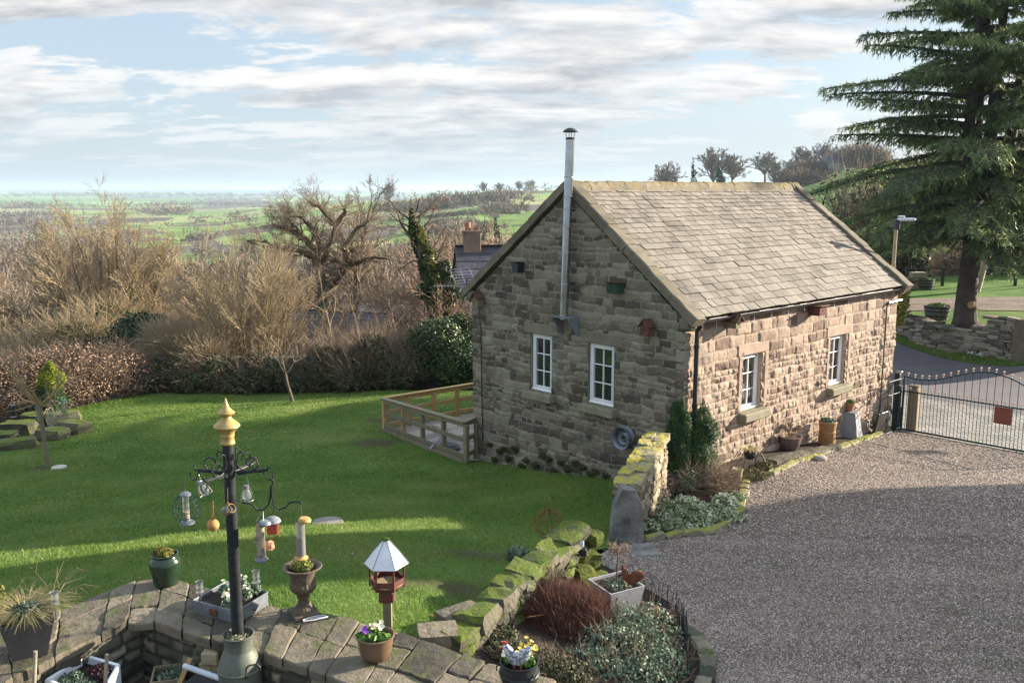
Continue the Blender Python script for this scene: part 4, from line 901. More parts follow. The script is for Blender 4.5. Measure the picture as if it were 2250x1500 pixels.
# television aerial on its bracket past the eave
p = atY(1026, 640, Bw(0, BW, 0).y+.25); t = T('television_aerial', 'grid backed television aerial bracketed off the left eave of the gable', 'aerial', p)
q = MB(); q.tube([(.05, .1, -.25), (.0, 0, .0), (0, 0, .28)], .016, 6); q.tube([(-.12, 0, -.35), (-.03, 0, .02)], .01, 5); q.tube([(-.32, 0, -.32), (-.16, 0, .1)], .01, 5); q.build('bracket', M['iron'], t)
q = MB(); bx = Vector((-1, -.25, .02)).normalized(); o = Vector((0, 0, .12)); q.tube([o, o+bx*.75], .012, 5)
for i in range(9):
    c = o+bx*(.12+i*.075); q.tube([c+Vector((.02, -.09, .0)), c+Vector((-.02, .09, 0))], .005, 4)
    q.tube([c+Vector((0, 0, -.045)), c+Vector((0, 0, .045))], .005, 4)
q.build('boom', M['alu'], t)
q = MB(); A = o+Vector((-.02, 0, .05)); ux = Vector((.42, .05, .03)); uy = Vector((-.13, .08, .30))
A = A+Vector((-.22, 0, 0))
for i in range(6): q.tube([A+uy*(i/5), A+uy*(i/5)+ux], .007, 4)
for i in range(3): q.tube([A+ux*(i/2), A+ux*(i/2)+uy], .008, 4)
q.build('reflector_grid', mat('aerial_alloy', [(.55, .42, .55), (.7, .6, .7)], 9, rough=.4, bump=0, metal=.5), t)
# ------------------------------------------------------------------ small helpers for things placed in the world
def bld(q, name, m, root, **k):
    L = root.location; q.v = [(a-L.x, b-L.y, c-L.z) for a, b, c in q.v]; return q.build(name, m, root, **k)
def npchild(name, V, F, m, root, tone=None, smooth=False):
    return npmesh(name, np.asarray(V)-np.array(root.location), F, m, root, tone=tone, smooth=smooth)
def ppm(p): d = (Vector(p)-O_); return FP/(d.y*cT-d.z*sT)
def at(p, z): return Vector((p[0], p[1], z))
def polyat(P, s):
    for i in range(len(P)-1):
        L = (P[i+1]-P[i]).length
        if s <= L or i == len(P)-2: d = (P[i+1]-P[i])/max(L, 1e-6); return P[i]+d*s, d
        s -= L
def plen(P): return sum((P[i+1]-P[i]).length for i in range(len(P)-1))
def drywall(q, path, zb, ht, th, rng, lw=(.16, .38), ch=(.07, .13), jit=.08, sph=.22, cope=None):
    P = [Vector((p[0], p[1])) for p in path]; L = plen(P); zc = 0; mx = max(ht(s) for s in (0, L*.25, L*.5, L*.75, L))
    while zc < mx:
        c = rng.uniform(*ch); s = -rng.random()*.15
        while s < L:
            l = rng.uniform(*lw); 
            if zc < ht(min(max(s+l/2, 0), L))-.02:
                p, d = polyat(P, min(max(s+l/2, 0), L)); z = zb(p.x, p.y)
                q.rock((p.x+rng.uniform(-.015, .015), p.y+rng.uniform(-.015, .015), z+zc+c/2), (l*1.03, th*rng.uniform(.93, 1.05), c*1.05), math.atan2(d.y, d.x)+rng.uniform(-.04, .04), rng, jit, sph)
            s += l
        zc += c*.96
    if cope:
        s = 0
        while s < L:
            l = rng.uniform(*cope[0]); p, d = polyat(P, min(s+l/2, L)); z = zb(p.x, p.y)+ht(min(s+l/2, L))
            Mx = Matrix.Rotation(math.atan2(d.y, d.x)+rng.uniform(-.12, .12), 3, 'Z') @ Matrix.Rotation(rng.uniform(-.16, .16), 3, 'Y') @ Matrix.Rotation(rng.uniform(-.22, .22), 3, 'X'); q.rock((p.x, p.y, z+cope[1]*.35+rng.uniform(-.02, .03)), (l*1.06, th*cope[2]*rng.uniform(.85, 1.08), cope[1]*rng.uniform(.8, 1.25)), 0, rng, .12, .3, M=Mx); s += l*.98
def onz(px, py, z=ZT): return atZ(px, py, z)

# ------------------------------------------------------------------ iron gate
t = T('iron_gate', 'dark green iron driveway gate with arched top rail and gold ball finials', 'gate', GATE0)
q = MB(); fin = MB(); GL = 3.62; GK = [(0, 1.33), (.35, 1.30), (.75, 1.36), (1.25, 1.55), (1.75, 1.68), (2.25, 1.62), (2.75, 1.42), (3.2, 1.30), (3.7, 1.33)]
def gtop(s):
    xs_ = [a for a, b in GK]; i = min(max(int(np.searchsorted(xs_, s))-1, 0), len(GK)-2); f = (s-xs_[i])/(xs_[i+1]-xs_[i]); f = min(max(f, 0), 1)
    m0 = (GK[i+1][1]-GK[max(i-1, 0)][1])/(xs_[i+1]-xs_[max(i-1, 0)]); j = min(i+2, len(GK)-1); m1 = (GK[j][1]-GK[i][1])/(xs_[j]-xs_[i]); h = xs_[i+1]-xs_[i]
    return GK[i][1]*(2*f**3-3*f*f+1)+m0*h*(f**3-2*f*f+f)+GK[i+1][1]*(-2*f**3+3*f*f)+m1*h*(f**3-f*f)
GP = lambda s, z: GATE0+GDIR*s+Vector((0, 0, z))
q.tube([GP(s*.05, gtop(s*.05)) for s in range(int(GL/.05)+1)], .014, 6)
fr = MB(); fr.tube([GP(0, .06), GP(GL, .06)], .022, 6); fr.tube([GP(0, .98), GP(GL, .98)], .016, 6); fr.tube([GP(0, .04), GP(0, 1.34)], .022, 6); fr.tube([GP(GL, .04), GP(GL, 1.34)], .022, 6)
bld(q, 'top_rail', M['gategreen'], t); bld(fr, 'frame', M['gategreen'], t)
q = MB(); n = int(GL/.079)
def ball(fq, p, r):
    fq.lathe([(0, -r), (r*.7, -r*.7), (r, 0), (r*.7, r*.7), (0, r)], p, 8); 
for i in range(1, n+1):
    s = i*.079
    if i % 2: q.tube([GP(s, .06), GP(s, gtop(s)+.07)], .0075, 5); fin.lathe([(.010, -.06), (.017, -.05), (.008, -.035), (.010, -.02), (.024, -.008), (.027, .008), (.018, .026), (0, .034)], GP(s, gtop(s)+.085), 8)
    else: q.tube([GP(s, .06), GP(s, 1.05)], .0075, 5); fin.lathe([(.010, -.05), (.015, -.04), (.008, -.03), (.020, -.008), (.022, .006), (.015, .022), (0, .028)], GP(s, 1.07), 8)
bld(q, 'bars', M['gategreen'], t); bld(fin, 'finial', mat('gilt_ball', [(.55, .40, .22), (.72, .58, .38)], 20, rough=.4, bump=0, metal=.2), t, each=True)
q = MB(); gn = Vector((-GDIR.y, GDIR.x, 0)); a, b = GP(2.02, .58)-gn*.03, GP(2.36, .97)-gn*.03
cx = (a+b)/2; q.box(cx, (.36, .012, .38), M=Matrix.Rotation(math.atan2(GDIR.y, GDIR.x), 3, 'Z'), bev=.004); bld(q, 'sign_plate', mat('brown_sign', [(.15, .045, .03), (.22, .08, .055)], 20, bump=.1), t)
t = T('gate_post', 'black steel gate post with white capped motor beside the cottage corner', 'post', GATE0-GDIR*.16)
q = MB(); MR = Matrix.Rotation(math.atan2(GDIR.y, GDIR.x), 3, 'Z'); q.box(GATE0-GDIR*.16+Vector((0, 0, .68)), (.12, .12, 1.40), MR, bev=.01); bld(q, 'post', M['black'], t)
q = MB(); q.box(GATE0-GDIR*.10+gn*-.1+Vector((0, 0, .62)), (.16, .10, 1.0), MR, bev=.02); q.box(GATE0-GDIR*.05-gn*.08+Vector((0, 0, .35)), (.10, .09, .5), MR, bev=.02); bld(q, 'motor_housing', M['black'], t)
q = MB(); q.box(GATE0-GDIR*.12-gn*.02+Vector((0, 0, 1.42)), (.13, .10, .05), MR, bev=.01); bld(q, 'cap', M['alu'], t)
t = T('stone_gatepost', 'rough stone gatepost standing behind the hinge end of the iron gate', 'post', GATE0+GDIR*.16+gn*.24)
q = MB(); q.box(GATE0+GDIR*.16+gn*.24+Vector((0, 0, .48)), (.24, .22, 1.16), MR, bev=.03); bld(q, 'shaft', mat('granite_post', [(.20, .15, .10), (.36, .28, .2)], 14, bump=.9, bscale=60), t)
q = MB(); q.box(GATE0+GDIR*.16+gn*.24+Vector((0, 0, 1.085)), (.25, .23, .05), MR, bev=.02); bld(q, 'weathered_top', M['coping'], t)
t = T('side_railing', 'short green iron railing panel between the cottage wall and the gate post', 'railing', Bw(7.5, -.22, 0))
q = MB(); A, Bq = Bw(7.52, -.24, 0), Bw(8.22, -.26, 0)
for z in (.10, 1.0, 1.32): q.tube([A+Vector((0, 0, z)), Bq+Vector((0, 0, z))], .012, 5)
bld(q, 'rails', M['gategreen'], t); q = MB()
for i in range(5): p = A.lerp(Bq, i/4.0); q.tube([at(p, .1), at(p, 1.32 if i in (0, 4) else 1.30)], .009, 5)
bld(q, 'bars', M['gategreen'], t)

# ------------------------------------------------------------------ roadside wall, upper garden
rg = random.Random(31)
t = T('roadside_wall', 'curved dry stone wall across the road holding up the cedar lawn', 'wall', at(RW[4], RW[4].z)); q = MB()
Lr = plen([Vector((p.x, p.y)) for p in RW])
drywall(q, RW, lambda x, y: float(GZ(x, y))-.05, lambda s: .80+.50*max(0, min(1, (s/Lr-.80)/.09)) + .04*sin(s*3), .42, rg, lw=(.16, .45), cope=((.25, .5), .09, 1.08))
bld(q, 'stones', M['rubble'] if False else mat('roadside_stone', [(.09, .08, .06), (.20, .18, .14), (.30, .27, .21)], 4, tone=.9, bump=.8, bscale=20, moss=((.10, .11, .04), -.08, 4)), t)
p = RW[-1]; t = T('end_pier', 'big stone slab pier ending the roadside wall at the right edge', 'wall', p); q = MB()
q.rock((p.x+.1, p.y-.05, p.z+.62), (.75, .55, 1.45), 0, rg, .04, .12); q.rock((p.x+.95, p.y-.25, p.z+.66), (.95, .5, 1.40), -.1, rg, .04, .12); bld(q, 'slabs', M['coping'], t)
def barrel(label, p, r, h, group=None):
    t = T('barrel_planter', label, 'planter', p); q = MB(); q.lathe([(r*.80, 0), (r*.93, h*.5), (r, h), (r*.95, h), (r*.93, h-.06), (0, h-.07)], (0, 0, 0), 28, flute=.008, nf=14); q.build('staves', mat('old_oak', [(.07, .065, .06), (.16, .15, .14)], 12, bump=.5), t)
    q = MB()
    for z, rr in ((h*.25, .875), (h*.6, .955), (h*.88, 1.0)): q.lathe([(r*rr, z-.025), (r*rr+.008, z-.02), (r*rr+.012, z+.02), (r*rr, z+.025)], (0, 0, 0), 28)
    q.build('hoops', M['rubber'], t); V, F, tn = leafcloud([(0, 0, h-.02, r*.75, r*.75, .10)], 500, .035, 4); npmesh('leaves', V, F, M['freshleaf'], t, tone=tn)
p = onG(2058, 700, gu); barrel('half barrel planter on the lawn left of the cedar trunk', p, .44, .48)
p = onG(2029, 634, gu); barrel('far half barrel planter at the end of the low stone edging behind the drive', p, .42, .42)
t = T('stone_edging', 'low heap of dark edging stones beyond the drive left of the far barrel', 'stones', onG(1990, 632, gu)); q = MB()
drywall(q, [onG(1930, 640, gu), onG(1985, 634, gu), onG(2015, 634, gu)], gu, lambda s: .45+.1*sin(s*4), .5, rg, lw=(.25, .6), ch=(.15, .25)); bld(q, 'stones', M['rubble'], t)
q = MB(); t = T('field_fence', 'dark post and rail fence behind the upper lawn', 'fence', onG(2070, 628, gu))
for px in (1990, 2070, 2150, 2230, 2300): p = onG(px, 628, gu); q.box(p+Vector((0, 0, .35)), (.10, .10, .9))
bld(q, 'post', M['black'], t, each=True); q = MB(); a, b = onG(1990, 628, gu), onG(2300, 628, gu)
for z in (.55, .72): q.tube([a+Vector((0, 0, z)), b+Vector((0, 0, z))], .018, 5)
bld(q, 'rails', M['black'], t)
t = T('snowdrop_clump', 'clump of white snowdrops at the foot of the roadside wall', 'flowers', onG(2170, 782)); bl = []
for px in range(2130, 2222, 9): p = onG(px, 779+((px*7) % 5)+ (px-2130)*.05); bl.append((p.x, p.y, p.z+.08, .15, .12, .09))
V, F, tn = leafcloud(bl, 900, .028, 8, shell=.2); npchild('petals', V, F, M['snow'], t, tn); V, F, tn = leafcloud([b[:2]+(b[2]-.04,)+b[3:] for b in bl], 900, .03, 9, shell=.1); npchild('leaves', V, F, M['freshleaf'], t, tn)
q = MB(); p = onG(2243, 742, gu)-Vector((0, .4, 0)); t = T('far_gate', 'black iron gate leaf cut by the right edge beyond the road', 'gate', p)
for i in range(6): q.tube([p+Vector((.07+i*.11, -.1, -.6)), p+Vector((.07+i*.11, -.1, .85+.06*i))], .016, 5)
q.box(p+Vector((.02, -.1, .2)), (.09, .09, 1.7)); q.tube([p+Vector((0, -.1, .0)), p+Vector((.7, -.1, .0))], .02, 5); q.tube([p+Vector((0, -.1, .8)), p+Vector((.7, -.1, 1.1))], .02, 5); bld(q, 'leaf', M['black'], t)
# street lamp behind the cottage
p = atY(1962, 600, 21.75); p.z = g(p.x, p.y); hz_ = atY(1968, 484, 21.75).z
t = T('street_lamp', 'street lamp with a short horizontal head rising behind the far roof corner', 'street lamp', p)
q = MB(); q.tube([(0, 0, 0), (0, 0, hz_-p.z)], [.052, .042], 10); q.build('pole', mat('lamp_pole', [(.26, .21, .13), (.38, .31, .2)], 4, bump=.1), t)
q = MB(); q.box((.01, -.02, hz_-p.z-.10), (.12, .12, .24), bev=.02); q.build('collar', M['black'], t)
q = MB(); q.box((.22, -.03, hz_-p.z+.02), (.42, .15, .07), bev=.03); q.box((.10, -.02, hz_-p.z+.085), (.14, .12, .05), bev=.02); q.build('lamp_head', M['whitepaint'], t)

# ------------------------------------------------------------------ timber enclosure left of the gable
t = T('timber_fence', 'pale and weathered timber rail fence with wire mesh round a paved dog run', 'fence', Bw(.2, BW+.1, -.4))
FA = Bw(-.62, BW+.06, 0); e0 = onG(1020, 1018); e1 = onG(842, 948); e2 = Bw(1.35, BW+.0, 0)
FA = at(e0, 0); FB = at(e1, 0); far_dir = (at(onG(1040, 868), 0)); 
zt = atY(1040, 842, at(onG(1040, 868), 0).y).z
def fz(p): return float(GZ(p[0], p[1]))
w1 = Bw(-.02, BW-.05, 0); w2 = FB + (BU*2.9) + Vector((.4, .55, 0))*0
FC = at(onG(1050, 908), 0)
qn, qw, qm = MB(), MB(), MB()
top = {}
def rail(a, b, za, zb_, m_, thick=.045, hgt=.10): 
    d = (b-a); L = d.length; A = Vector((a.x, a.y, za)); B2 = Vector((b.x, b.y, zb_)); dd_ = (B2-A); 
    Mx = Matrix.Rotation(math.atan2(d.y, d.x), 3, 'Z') @ Matrix.Rotation(-math.atan2(zb_-za, L), 3, 'Y'); m_.box((A+B2)/2, (dd_.length, thick, hgt), Mx, tone=rg.random(), bev=.005)
def zt_at(px, py, p): # height of the picture point at that plan distance
    return atY(px, py, p.y).z
zA, zB, zC = zt_at(1015, 928, FA), zt_at(838, 876, FB), zt_at(1045, 842, FC)
gA, gB, gC = fz(FA), fz(FB), fz(FC)
print('fence', FA, FB, FC, zA-gA, zB-gB, zC-gC)
for (a, b, za, zb_, ga, gb, npost, mm) in ((FA, FB, zA, zB, gA, gB, 5, qw), (FB, FC, zB, zC, gB, gC, 5, qn), (FA, w1, zA, zA+.03, gA, gA+.05, 2, qw)):
    rail(a, b, za-.05, zb_-.05, mm); 
    for f in (.58, .18): rail(a, b, ga+(za-ga)*f, gb+(zb_-gb)*f, mm)
    # flat cap
    d = b-a; Mx = Matrix.Rotation(math.atan2(d.y, d.x), 3, 'Z') @ Matrix.Rotation(-math.atan2(zb_-za, d.length), 3, 'Y'); mm.box((Vector((a.x, a.y, za))+Vector((b.x, b.y, zb_)))/2+Vector((0, 0, .02)), (d.length+.1, .14, .035), Mx, bev=.008, tone=.9)
    for i in range(npost):
        p = a.lerp(b, i/(npost-1)); z0 = ga+(gb-ga)*i/(npost-1); z1 = za+(zb_-za)*i/(npost-1)
        qq = qn if (mm is qn or i >= 2 and npost > 3 and i > 2) else qw
        off = Vector((-d.y, d.x, 0)).normalized()*-.07
        qq.box((p.x+off.x, p.y+off.y, (z0+z1)/2-.15), (.09, .09, z1-z0+.22), Matrix.Rotation(math.atan2(d.y, d.x), 3, 'Z'), tone=rg.random())
    n = int(d.length/.05)
    for i in range(n+1):
        p = a.lerp(b, i/n); z0 = ga+(gb-ga)*i/n; z1 = za+(zb_-za)*i/n; qm.tube([(p.x, p.y, z0), (p.x, p.y, z1-.08)], .0016, 3, cap=False)
    for k in range(8):
        f = (k+.5)/8; qm.tube([(a.x, a.y, ga+(za-ga)*f), (b.x, b.y, gb+(zb_-gb)*f)], .0016, 3, cap=False)
bld(qw, 'weathered_rails', M['timber'], t); bld(qn, 'pale_rails', M['newtimber'], t); bld(qm, 'mesh', M['galv'], t)
q = MB(); d = FB-FA; q.box((FA+FB)/2+Vector((0, 0, (gA+gB)/2+.02)), (d.length, .10, .16), Matrix.Rotation(math.atan2(d.y, d.x), 3, 'Z') @ Matrix.Rotation(-math.atan2(gB-gA, d.length), 3, 'Y')); bld(q, 'kerb_board', M['timber'], t)
YARD = [FA, FB, FC, Bw(1.2, BW+.05), Bw(-.05, BW+.05), Bw(-.05, BW-.3)]
sheet('fenced_yard', YARD, .25, mat('yard_gravel', [(.13, .10, .09), (.26, .21, .18), (.36, .30, .26)], 3, bump=1, bscale=60, coords='World', fine=.4), dz=.05)
yc = onG(985, 975); t = T('paving_slabs', 'pale paving slabs laid on the gravel of the fenced yard', 'paving', yc); q = MB()
for (px, py, l, w_) in ((930, 955, .8, .5), (985, 938, .7, .55), (1010, 955, .7, .5), (955, 972, .6, .3)):
    p = onG(px, py); q.box(p+Vector((0, 0, .06)), (l, w_, .03), Matrix.Rotation(BROT, 3, 'Z'), bev=.008, tone=rg.random())
bld(q, 'slabs', mat('pale_paving', [(.30, .26, .21), (.42, .37, .31)], 5, tone=.5, bump=.3), t)
t = T('mound_cover', 'dark dome with a pale handle lying in the fenced yard', 'cover', onG(985, 992)); q = MB()
q.lathe([(.30, 0), (.28, .07), (.2, .14), (.08, .18), (0, .185)], (0, 0, .05), 20); q.build('dome', M['planter'], t); q = MB(); q.tube([(-.42, -.1, .10), (-.18, .05, .34)], .018, 6); q.build('handle', mat('lilac_handle', [(.5, .42, .62)], bump=0), t)

# ------------------------------------------------------------------ terrace wall
t = T('terrace_wall', 'low L shaped terrace wall topped with mossy flagstones', 'wall', at(WI[3], 1.1)); q = MB(); rq = random.Random(12)
WO2 = [Vector((p.x, p.y)) for p in WO]; WI2 = [Vector((p.x, p.y)) for p in WI]
def polar_strip(P, s): f = s/(len(P)-1)*(len(P)-1); i = min(int(s), len(P)-2); return P[i].lerp(P[i+1], s-i)
def flag(c4, z0, z1, tone):
    (a, b, c, d) = c4; out = []
    cen = (a+b+c+d)/4
    for p0, p1 in ((a, b), (b, c), (c, d), (d, a)):
        for k in range(6):
            p = p0.lerp(p1, k/6); n = (p-cen).normalized(); 
            if k == 0: p = p - n*rq.uniform(.004, .016)
            else: p = p + n*rq.uniform(-.009, .009)
            out.append((p.x, p.y))
    tx_, ty_ = rq.uniform(-.02, .02), rq.uniform(-.02, .02); ar = sum(out[i][0]*out[(i+1) % len(out)][1]-out[(i+1) % len(out)][0]*out[i][1] for i in range(len(out)))
    if ar < 0: out = out[::-1]
    q.prism(out, z0, lambda x, y: z1+tx_*(x-cen.x)+ty_*(y-cen.y), tone=tone, inset=.012, ch=.010)
n = len(WO2)-1; s = 0.0
rowcut = .5
joints = [0.0]
while joints[-1] < n: 
    i = min(int(joints[-1]), n-1); seg = max(.05, ((WI2[i+1]-WI2[i]).length+(WO2[i+1]-WO2[i]).length)/2); joints.append(joints[-1]+rq.uniform(.20, .42)/seg)
def cells(lo, hi, js, mid0=None):
    for a, b in zip(js[:-1], js[1:]):
        b = min(b, n-.001); 
        if b-a < .02: continue
        A0, A1 = polar_strip(WO2, a), polar_strip(WO2, b); B0, B1 = polar_strip(WI2, a), polar_strip(WI2, b)
        yield A0, A1, B0, B1
for a, b in zip(joints[:-1], joints[1:]):
    b = min(b, n-.001)
    sp = rq.choice([.34, .42, .5, .58, .66, .45]); e = .004
    A0, A1, B0, B1 = polar_strip(WO2, a+e), polar_strip(WO2, b-e), polar_strip(WI2, a+e), polar_strip(WI2, b-e)
    dB = (B0-A0).normalized()*.05; B0 = B0+dB; B1 = B1+dB
    if rq.random() < .35:
        c1, c2 = rq.uniform(.26, .36), rq.uniform(.6, .72); Ma, Mb, Na, Nb = A0.lerp(B0, c1), A1.lerp(B1, c1+rq.uniform(-.05, .05)), A0.lerp(B0, c2), A1.lerp(B1, c2+rq.uniform(-.05, .05))
        for quad in ([A0, A1, Mb, Ma], [Ma, Mb, Nb, Na], [Na, Nb, B1, B0]): flag(quad, ZT-.08, ZT+rq.uniform(-.014, .012), rq.random())
    elif sp >= 1: flag([A0, A1, B1, B0], ZT-.08, ZT+rq.uniform(-.012, .012), rq.random())
    else:
        j1 = rq.uniform(-.05, .05); M0, M1 = A0.lerp(B0, sp), A1.lerp(B1, sp+j1)
        flag([A0, A1, M1, M0], ZT-.08, ZT+rq.uniform(-.015, .012), rq.random()); flag([M0, M1, B1, B0], ZT-.08, ZT+rq.uniform(-.015, .012), rq.random())
bld(q, 'flagstones', M['flag'], t)
q = MB()
for i in range(n):    # rubble core
    q.prism([(WO2[i].x, WO2[i].y), (WI2[i].x, WI2[i].y), (WI2[i+1].x, WI2[i+1].y), (WO2[i+1].x, WO2[i+1].y)], .9, ZT-.05)
bld(q, 'core', M['soil'], t)
parts_ = []; fl_ = []; tn_ = []; base = 0
for i in range(n):
    a, b = WI2[i], WI2[i+1]; L = (b-a).length; d = (b-a)/L; nrm = Vector((d.y, -d.x)); u_, z_, h_, F, tn = masonry(L+.04, 1.0, ZT-.07, 60+i, lambda z: (.08, .17), (1.0, 2.6), .02, .03, lambda z: .02, lambda u, z: u > -1, lip=.02, mort=.0)
    h_ = h_-.0; V = np.stack([a.x+d.x*u_+nrm.x*(h_+.012), a.y+d.y*u_+nrm.y*(h_+.012), z_], -1); parts_.append((V, F)); tn_.append(tn)
V, F = merge(parts_); npchild('face_stones', V, F, M['rubble'], t, np.concatenate(tn_))

# ------------------------------------------------------------------ mossy garden walls
def pathz(L, z): return [atZ(a, b, z) for a, b in L]
t = T('mossy_wall', 'green mossed sloping garden wall rising from the terrace towards the lawn corner', 'wall', at(atZ(1150, 1270, 1.72), 1.0)); q = MB()
mp_ = pathz([(985, 1404), (1050, 1346), (1120, 1286), (1190, 1230), (1262, 1172)], 1.75); rq = random.Random(5)
drywall(q, mp_, lambda x, y: .85, lambda s: .79+.03*s+.03*sin(s*5), .36, rq, lw=(.2, .42), ch=(.1, .18), cope=((.26, .5), .15, 1.0), jit=.2, sph=.5); bld(q, 'stones', M['mossrock'], t)
q = MB(); e = mp_[-1]
for (dx, dy, dz, sx, sy, sz) in ((.12, -.12, -.28, .34, .26, .22), (.05, -.3, -.38, .3, .26, .24), (.22, -.02, -.05, .22, .2, .16), (.2, -.2, -.52, .4, .3, .24), (-.1, -.35, -.45, .3, .24, .2), (-.15, -.28, -.2, .22, .18, .16)):
    q.rock(e+Vector((dx, dy, dz)), (sx, sy, sz), rq.random()*3, rq, .12, .5)
bld(q, 'moss_cushions', mat('deep_moss', [(.035, .055, .004), (.13, .15, .012)], 9, bump=1, bscale=45, bdist=.03), t)
for k, (px, py, z, s3, lb) in enumerate(((1011, 1352, 1.72, (.42, .26, .2), 'squared stone block lying on the grass against the mossy wall'), (962, 1393, 1.74, (.36, .30, .2), 'lower stone block lying between terrace coping and mossy wall'))):
    p = atZ(px, py, z); tt = T('stone_block', lb, 'stone', p-Vector((0, 0, .12))); q = MB(); q.rock(p-Vector((0, 0, .04)), s3, .65-k*.5, rq, .05, .12); bld(q, 'block', M['flag'], tt)
for k, (px, py) in enumerate(((1060, 1420), (1085, 1440), (1040, 1448), (1110, 1412))):
    p = atZ(px, py, 1.45); q = MB(); q.rock(p, (.22, .2, .2), k, rq, .12, .4); o = bld(q, 'rubble_stone', M['rubble'], T('rubble_stone', ['grey rubble stone below the mossy wall, leftmost of four', 'grey rubble stone in front of the others by the terrace coping', 'smaller rubble stone tucked against the coping edge', 'rubble stone nearest the russet shrub'][k], 'stone', p-Vector((0, 0, .1))))
t = T('solar_spotlight', 'small white topped solar light on a black box at the end of the mossy wall', 'light', atZ(1277, 1215, 1.62)); q = MB(); q.box((0, 0, .02), (.12, .1, .09), bev=.01); q.build('box', M['black'], t); q = MB(); q.box((0, -.02, .12), (.055, .03, .07), Matrix.Rotation(-.4, 3, 'X'), bev=.005); q.build('panel', M['whitepaint'], t)
t = T('gable_end_wall', 'short garden wall with bright yellow moss running down from the cottage corner', 'wall', at(atZ(1410, 1020, 1.5), .6)); q = MB()
yw = pathz([(1376, 1070), (1402, 1034), (1425, 1002), (1441, 981)], 1.38)
drywall(q, yw, lambda x, y: .55, lambda s: .78+.06*s, .36, rq, lw=(.16, .36), ch=(.08, .15), jit=.12, sph=.3)
bld(q, 'stones', M['rubble'] if False else mat('warm_rubble', [(.12, .10, .06), (.27, .22, .15), (.38, .31, .22)], 4, tone=.9, bump=.9, bscale=20, moss=((.12, .12, .03), -.05, 5)), t)
q = MB(); s = 0; P2 = [Vector((p.x, p.y)) for p in yw]; L = plen(P2); dz_ = 0
while s < L-.05:
    l = rq.uniform(.17, .34); p, d = polyat(P2, min(s+l/2, L)); nr_ = Vector((-d.y, d.x))
    for sd2, wc in ((-1, rq.uniform(.17, .24)), (1, rq.uniform(.17, .24))):
        Mx = Matrix.Rotation(math.atan2(d.y, d.x)+rq.uniform(-.15, .15), 3, 'Z') @ Matrix.Rotation(-.10+rq.uniform(-.1, .1), 3, 'Y') @ Matrix.Rotation(rq.uniform(-.12, .12), 3, 'X'); q.rock((p.x+nr_.x*sd2*.10, p.y+nr_.y*sd2*.10, 1.37+.06*s+.03+rq.uniform(-.02, .02)), (l*1.03, wc, rq.uniform(.09, .13)), 0, rq, .14, .3, M=Mx)
    s += l*.97
bld(q, 'capstones', M['yellowmoss'], t)
p = onG(1376, 1190); t = T('standing_slab', 'large upright grey stone slab at the lower end of the yellow mossed wall', 'stone slab', p)
q = MB(); 
prof = [(-.26, -.2), (.25, -.2), (.24, .3), (.20, .60), (.10, .80), (-.10, .84), (-.20, .62), (-.25, .25)]; rr_ = random.Random(8); rows = []
for y in (-.09, -.03, .05, .10): rows.append([Vector((x*(1-.1*(y in (-.09, .10)))+rr_.uniform(-.012, .012), y+rr_.uniform(-.015, .015), z+rr_.uniform(-.012, .012))) for x, z in prof])
m_ = len(prof); Mz = Matrix.Rotation(.12, 3, 'Z'); vs = [Mz @ p2 for r in rows for p2 in r]; q.add(vs, [(i*m_+j, i*m_+(j+1) % m_, (i+1)*m_+(j+1) % m_, (i+1)*m_+j) for i in range(3) for j in range(m_)]+[tuple(range(m_-1, -1, -1)), tuple(3*m_+j for j in range(m_))])
q.build('slab', M['slab'], t)
t = T('stepping_slab', 'flat paving slab let into the gravel near the standing slab', 'paving', onG(1405, 1215)); q = MB(); q.box((-.02, 0, .03), (.55, .42, .05), Matrix.Rotation(.2, 3, 'Z'), bev=.015); q.build('slab', M['slab'], t)
# moss growing on the foot of the gable
bl = []
rq2 = np.random.RandomState(4)
for px, py in ((1080, 975), (1100, 990), (1135, 985), (1120, 1005), (1160, 1010), (1180, 1020), (1210, 1008), (1235, 1015), (1250, 1030), (1285, 1025), (1310, 1035), (1335, 1045), (1150, 1022), (1090, 1008), (1220, 1035), (1110, 985), (1195, 1000), (1268, 1015), (1300, 1042)):
    c = Bpl(px, py, 'gable'); w_ = Bw(-.035, c.y, c.z); bl.append((w_.x, w_.y, w_.z, .10, .13, .07))
t = T('wall_moss', 'dark moss clinging along the foot of the gable wall', 'moss', Bw(-.05, 3, 0)); V, F, tn = leafcloud(bl, 5200, .018, 6, shell=.1); npchild('tufts', V, F, mat('wall_moss_green', [(.02, .03, .008), (.08, .085, .02)], 3, tone=.8, bump=0, coords='World', fine=0), t, tn)

# ------------------------------------------------------------------ flower bed against the cottage
BED = [Bw(-.3, -.3)] + [Bw(-.02, -.03), Bw(BL-.6, -.03)] + [p for p in kw[::-1]] + [onG(1400, 1185), onG(1425, 1120)]
sheet('flower_bed', BED, .25, M['soil'], dz=.045)
t = T('bed_kerb', 'mossy stone kerb curving round the flower bed to the gate', 'kerb', kw[4]); q = MB(); P2 = [Vector((p.x, p.y)) for p in kw]; L = plen(P2); s = 0; rq = random.Random(6)
while s < L-.1:
    l = rq.uniform(.2, .42); p, d = polyat(P2, min(s+l/2, L)); hh = (.13 if s < 2.6 else .09)*rq.uniform(.8, 1.15); q.rock((p.x+rq.uniform(-.02, .02), p.y+rq.uniform(-.02, .02), g(p.x, p.y)+hh*.35), (l, rq.uniform(.12, .17), hh), math.atan2(d.y, d.x)+rq.uniform(-.1, .1), rq, .15, .35); s += l*.99
bld(q, 'stones', mat('kerb_moss_stone', [(.17, .15, .10), (.30, .27, .19)], 4, tone=.6, bump=.9, moss=((.24, .24, .04), .10, 5)), t)
q = MB(); t = T('bed_step', 'low stone ledge along the wall foot behind the brown pot', 'kerb', Bw(3.2, -.4, .4))
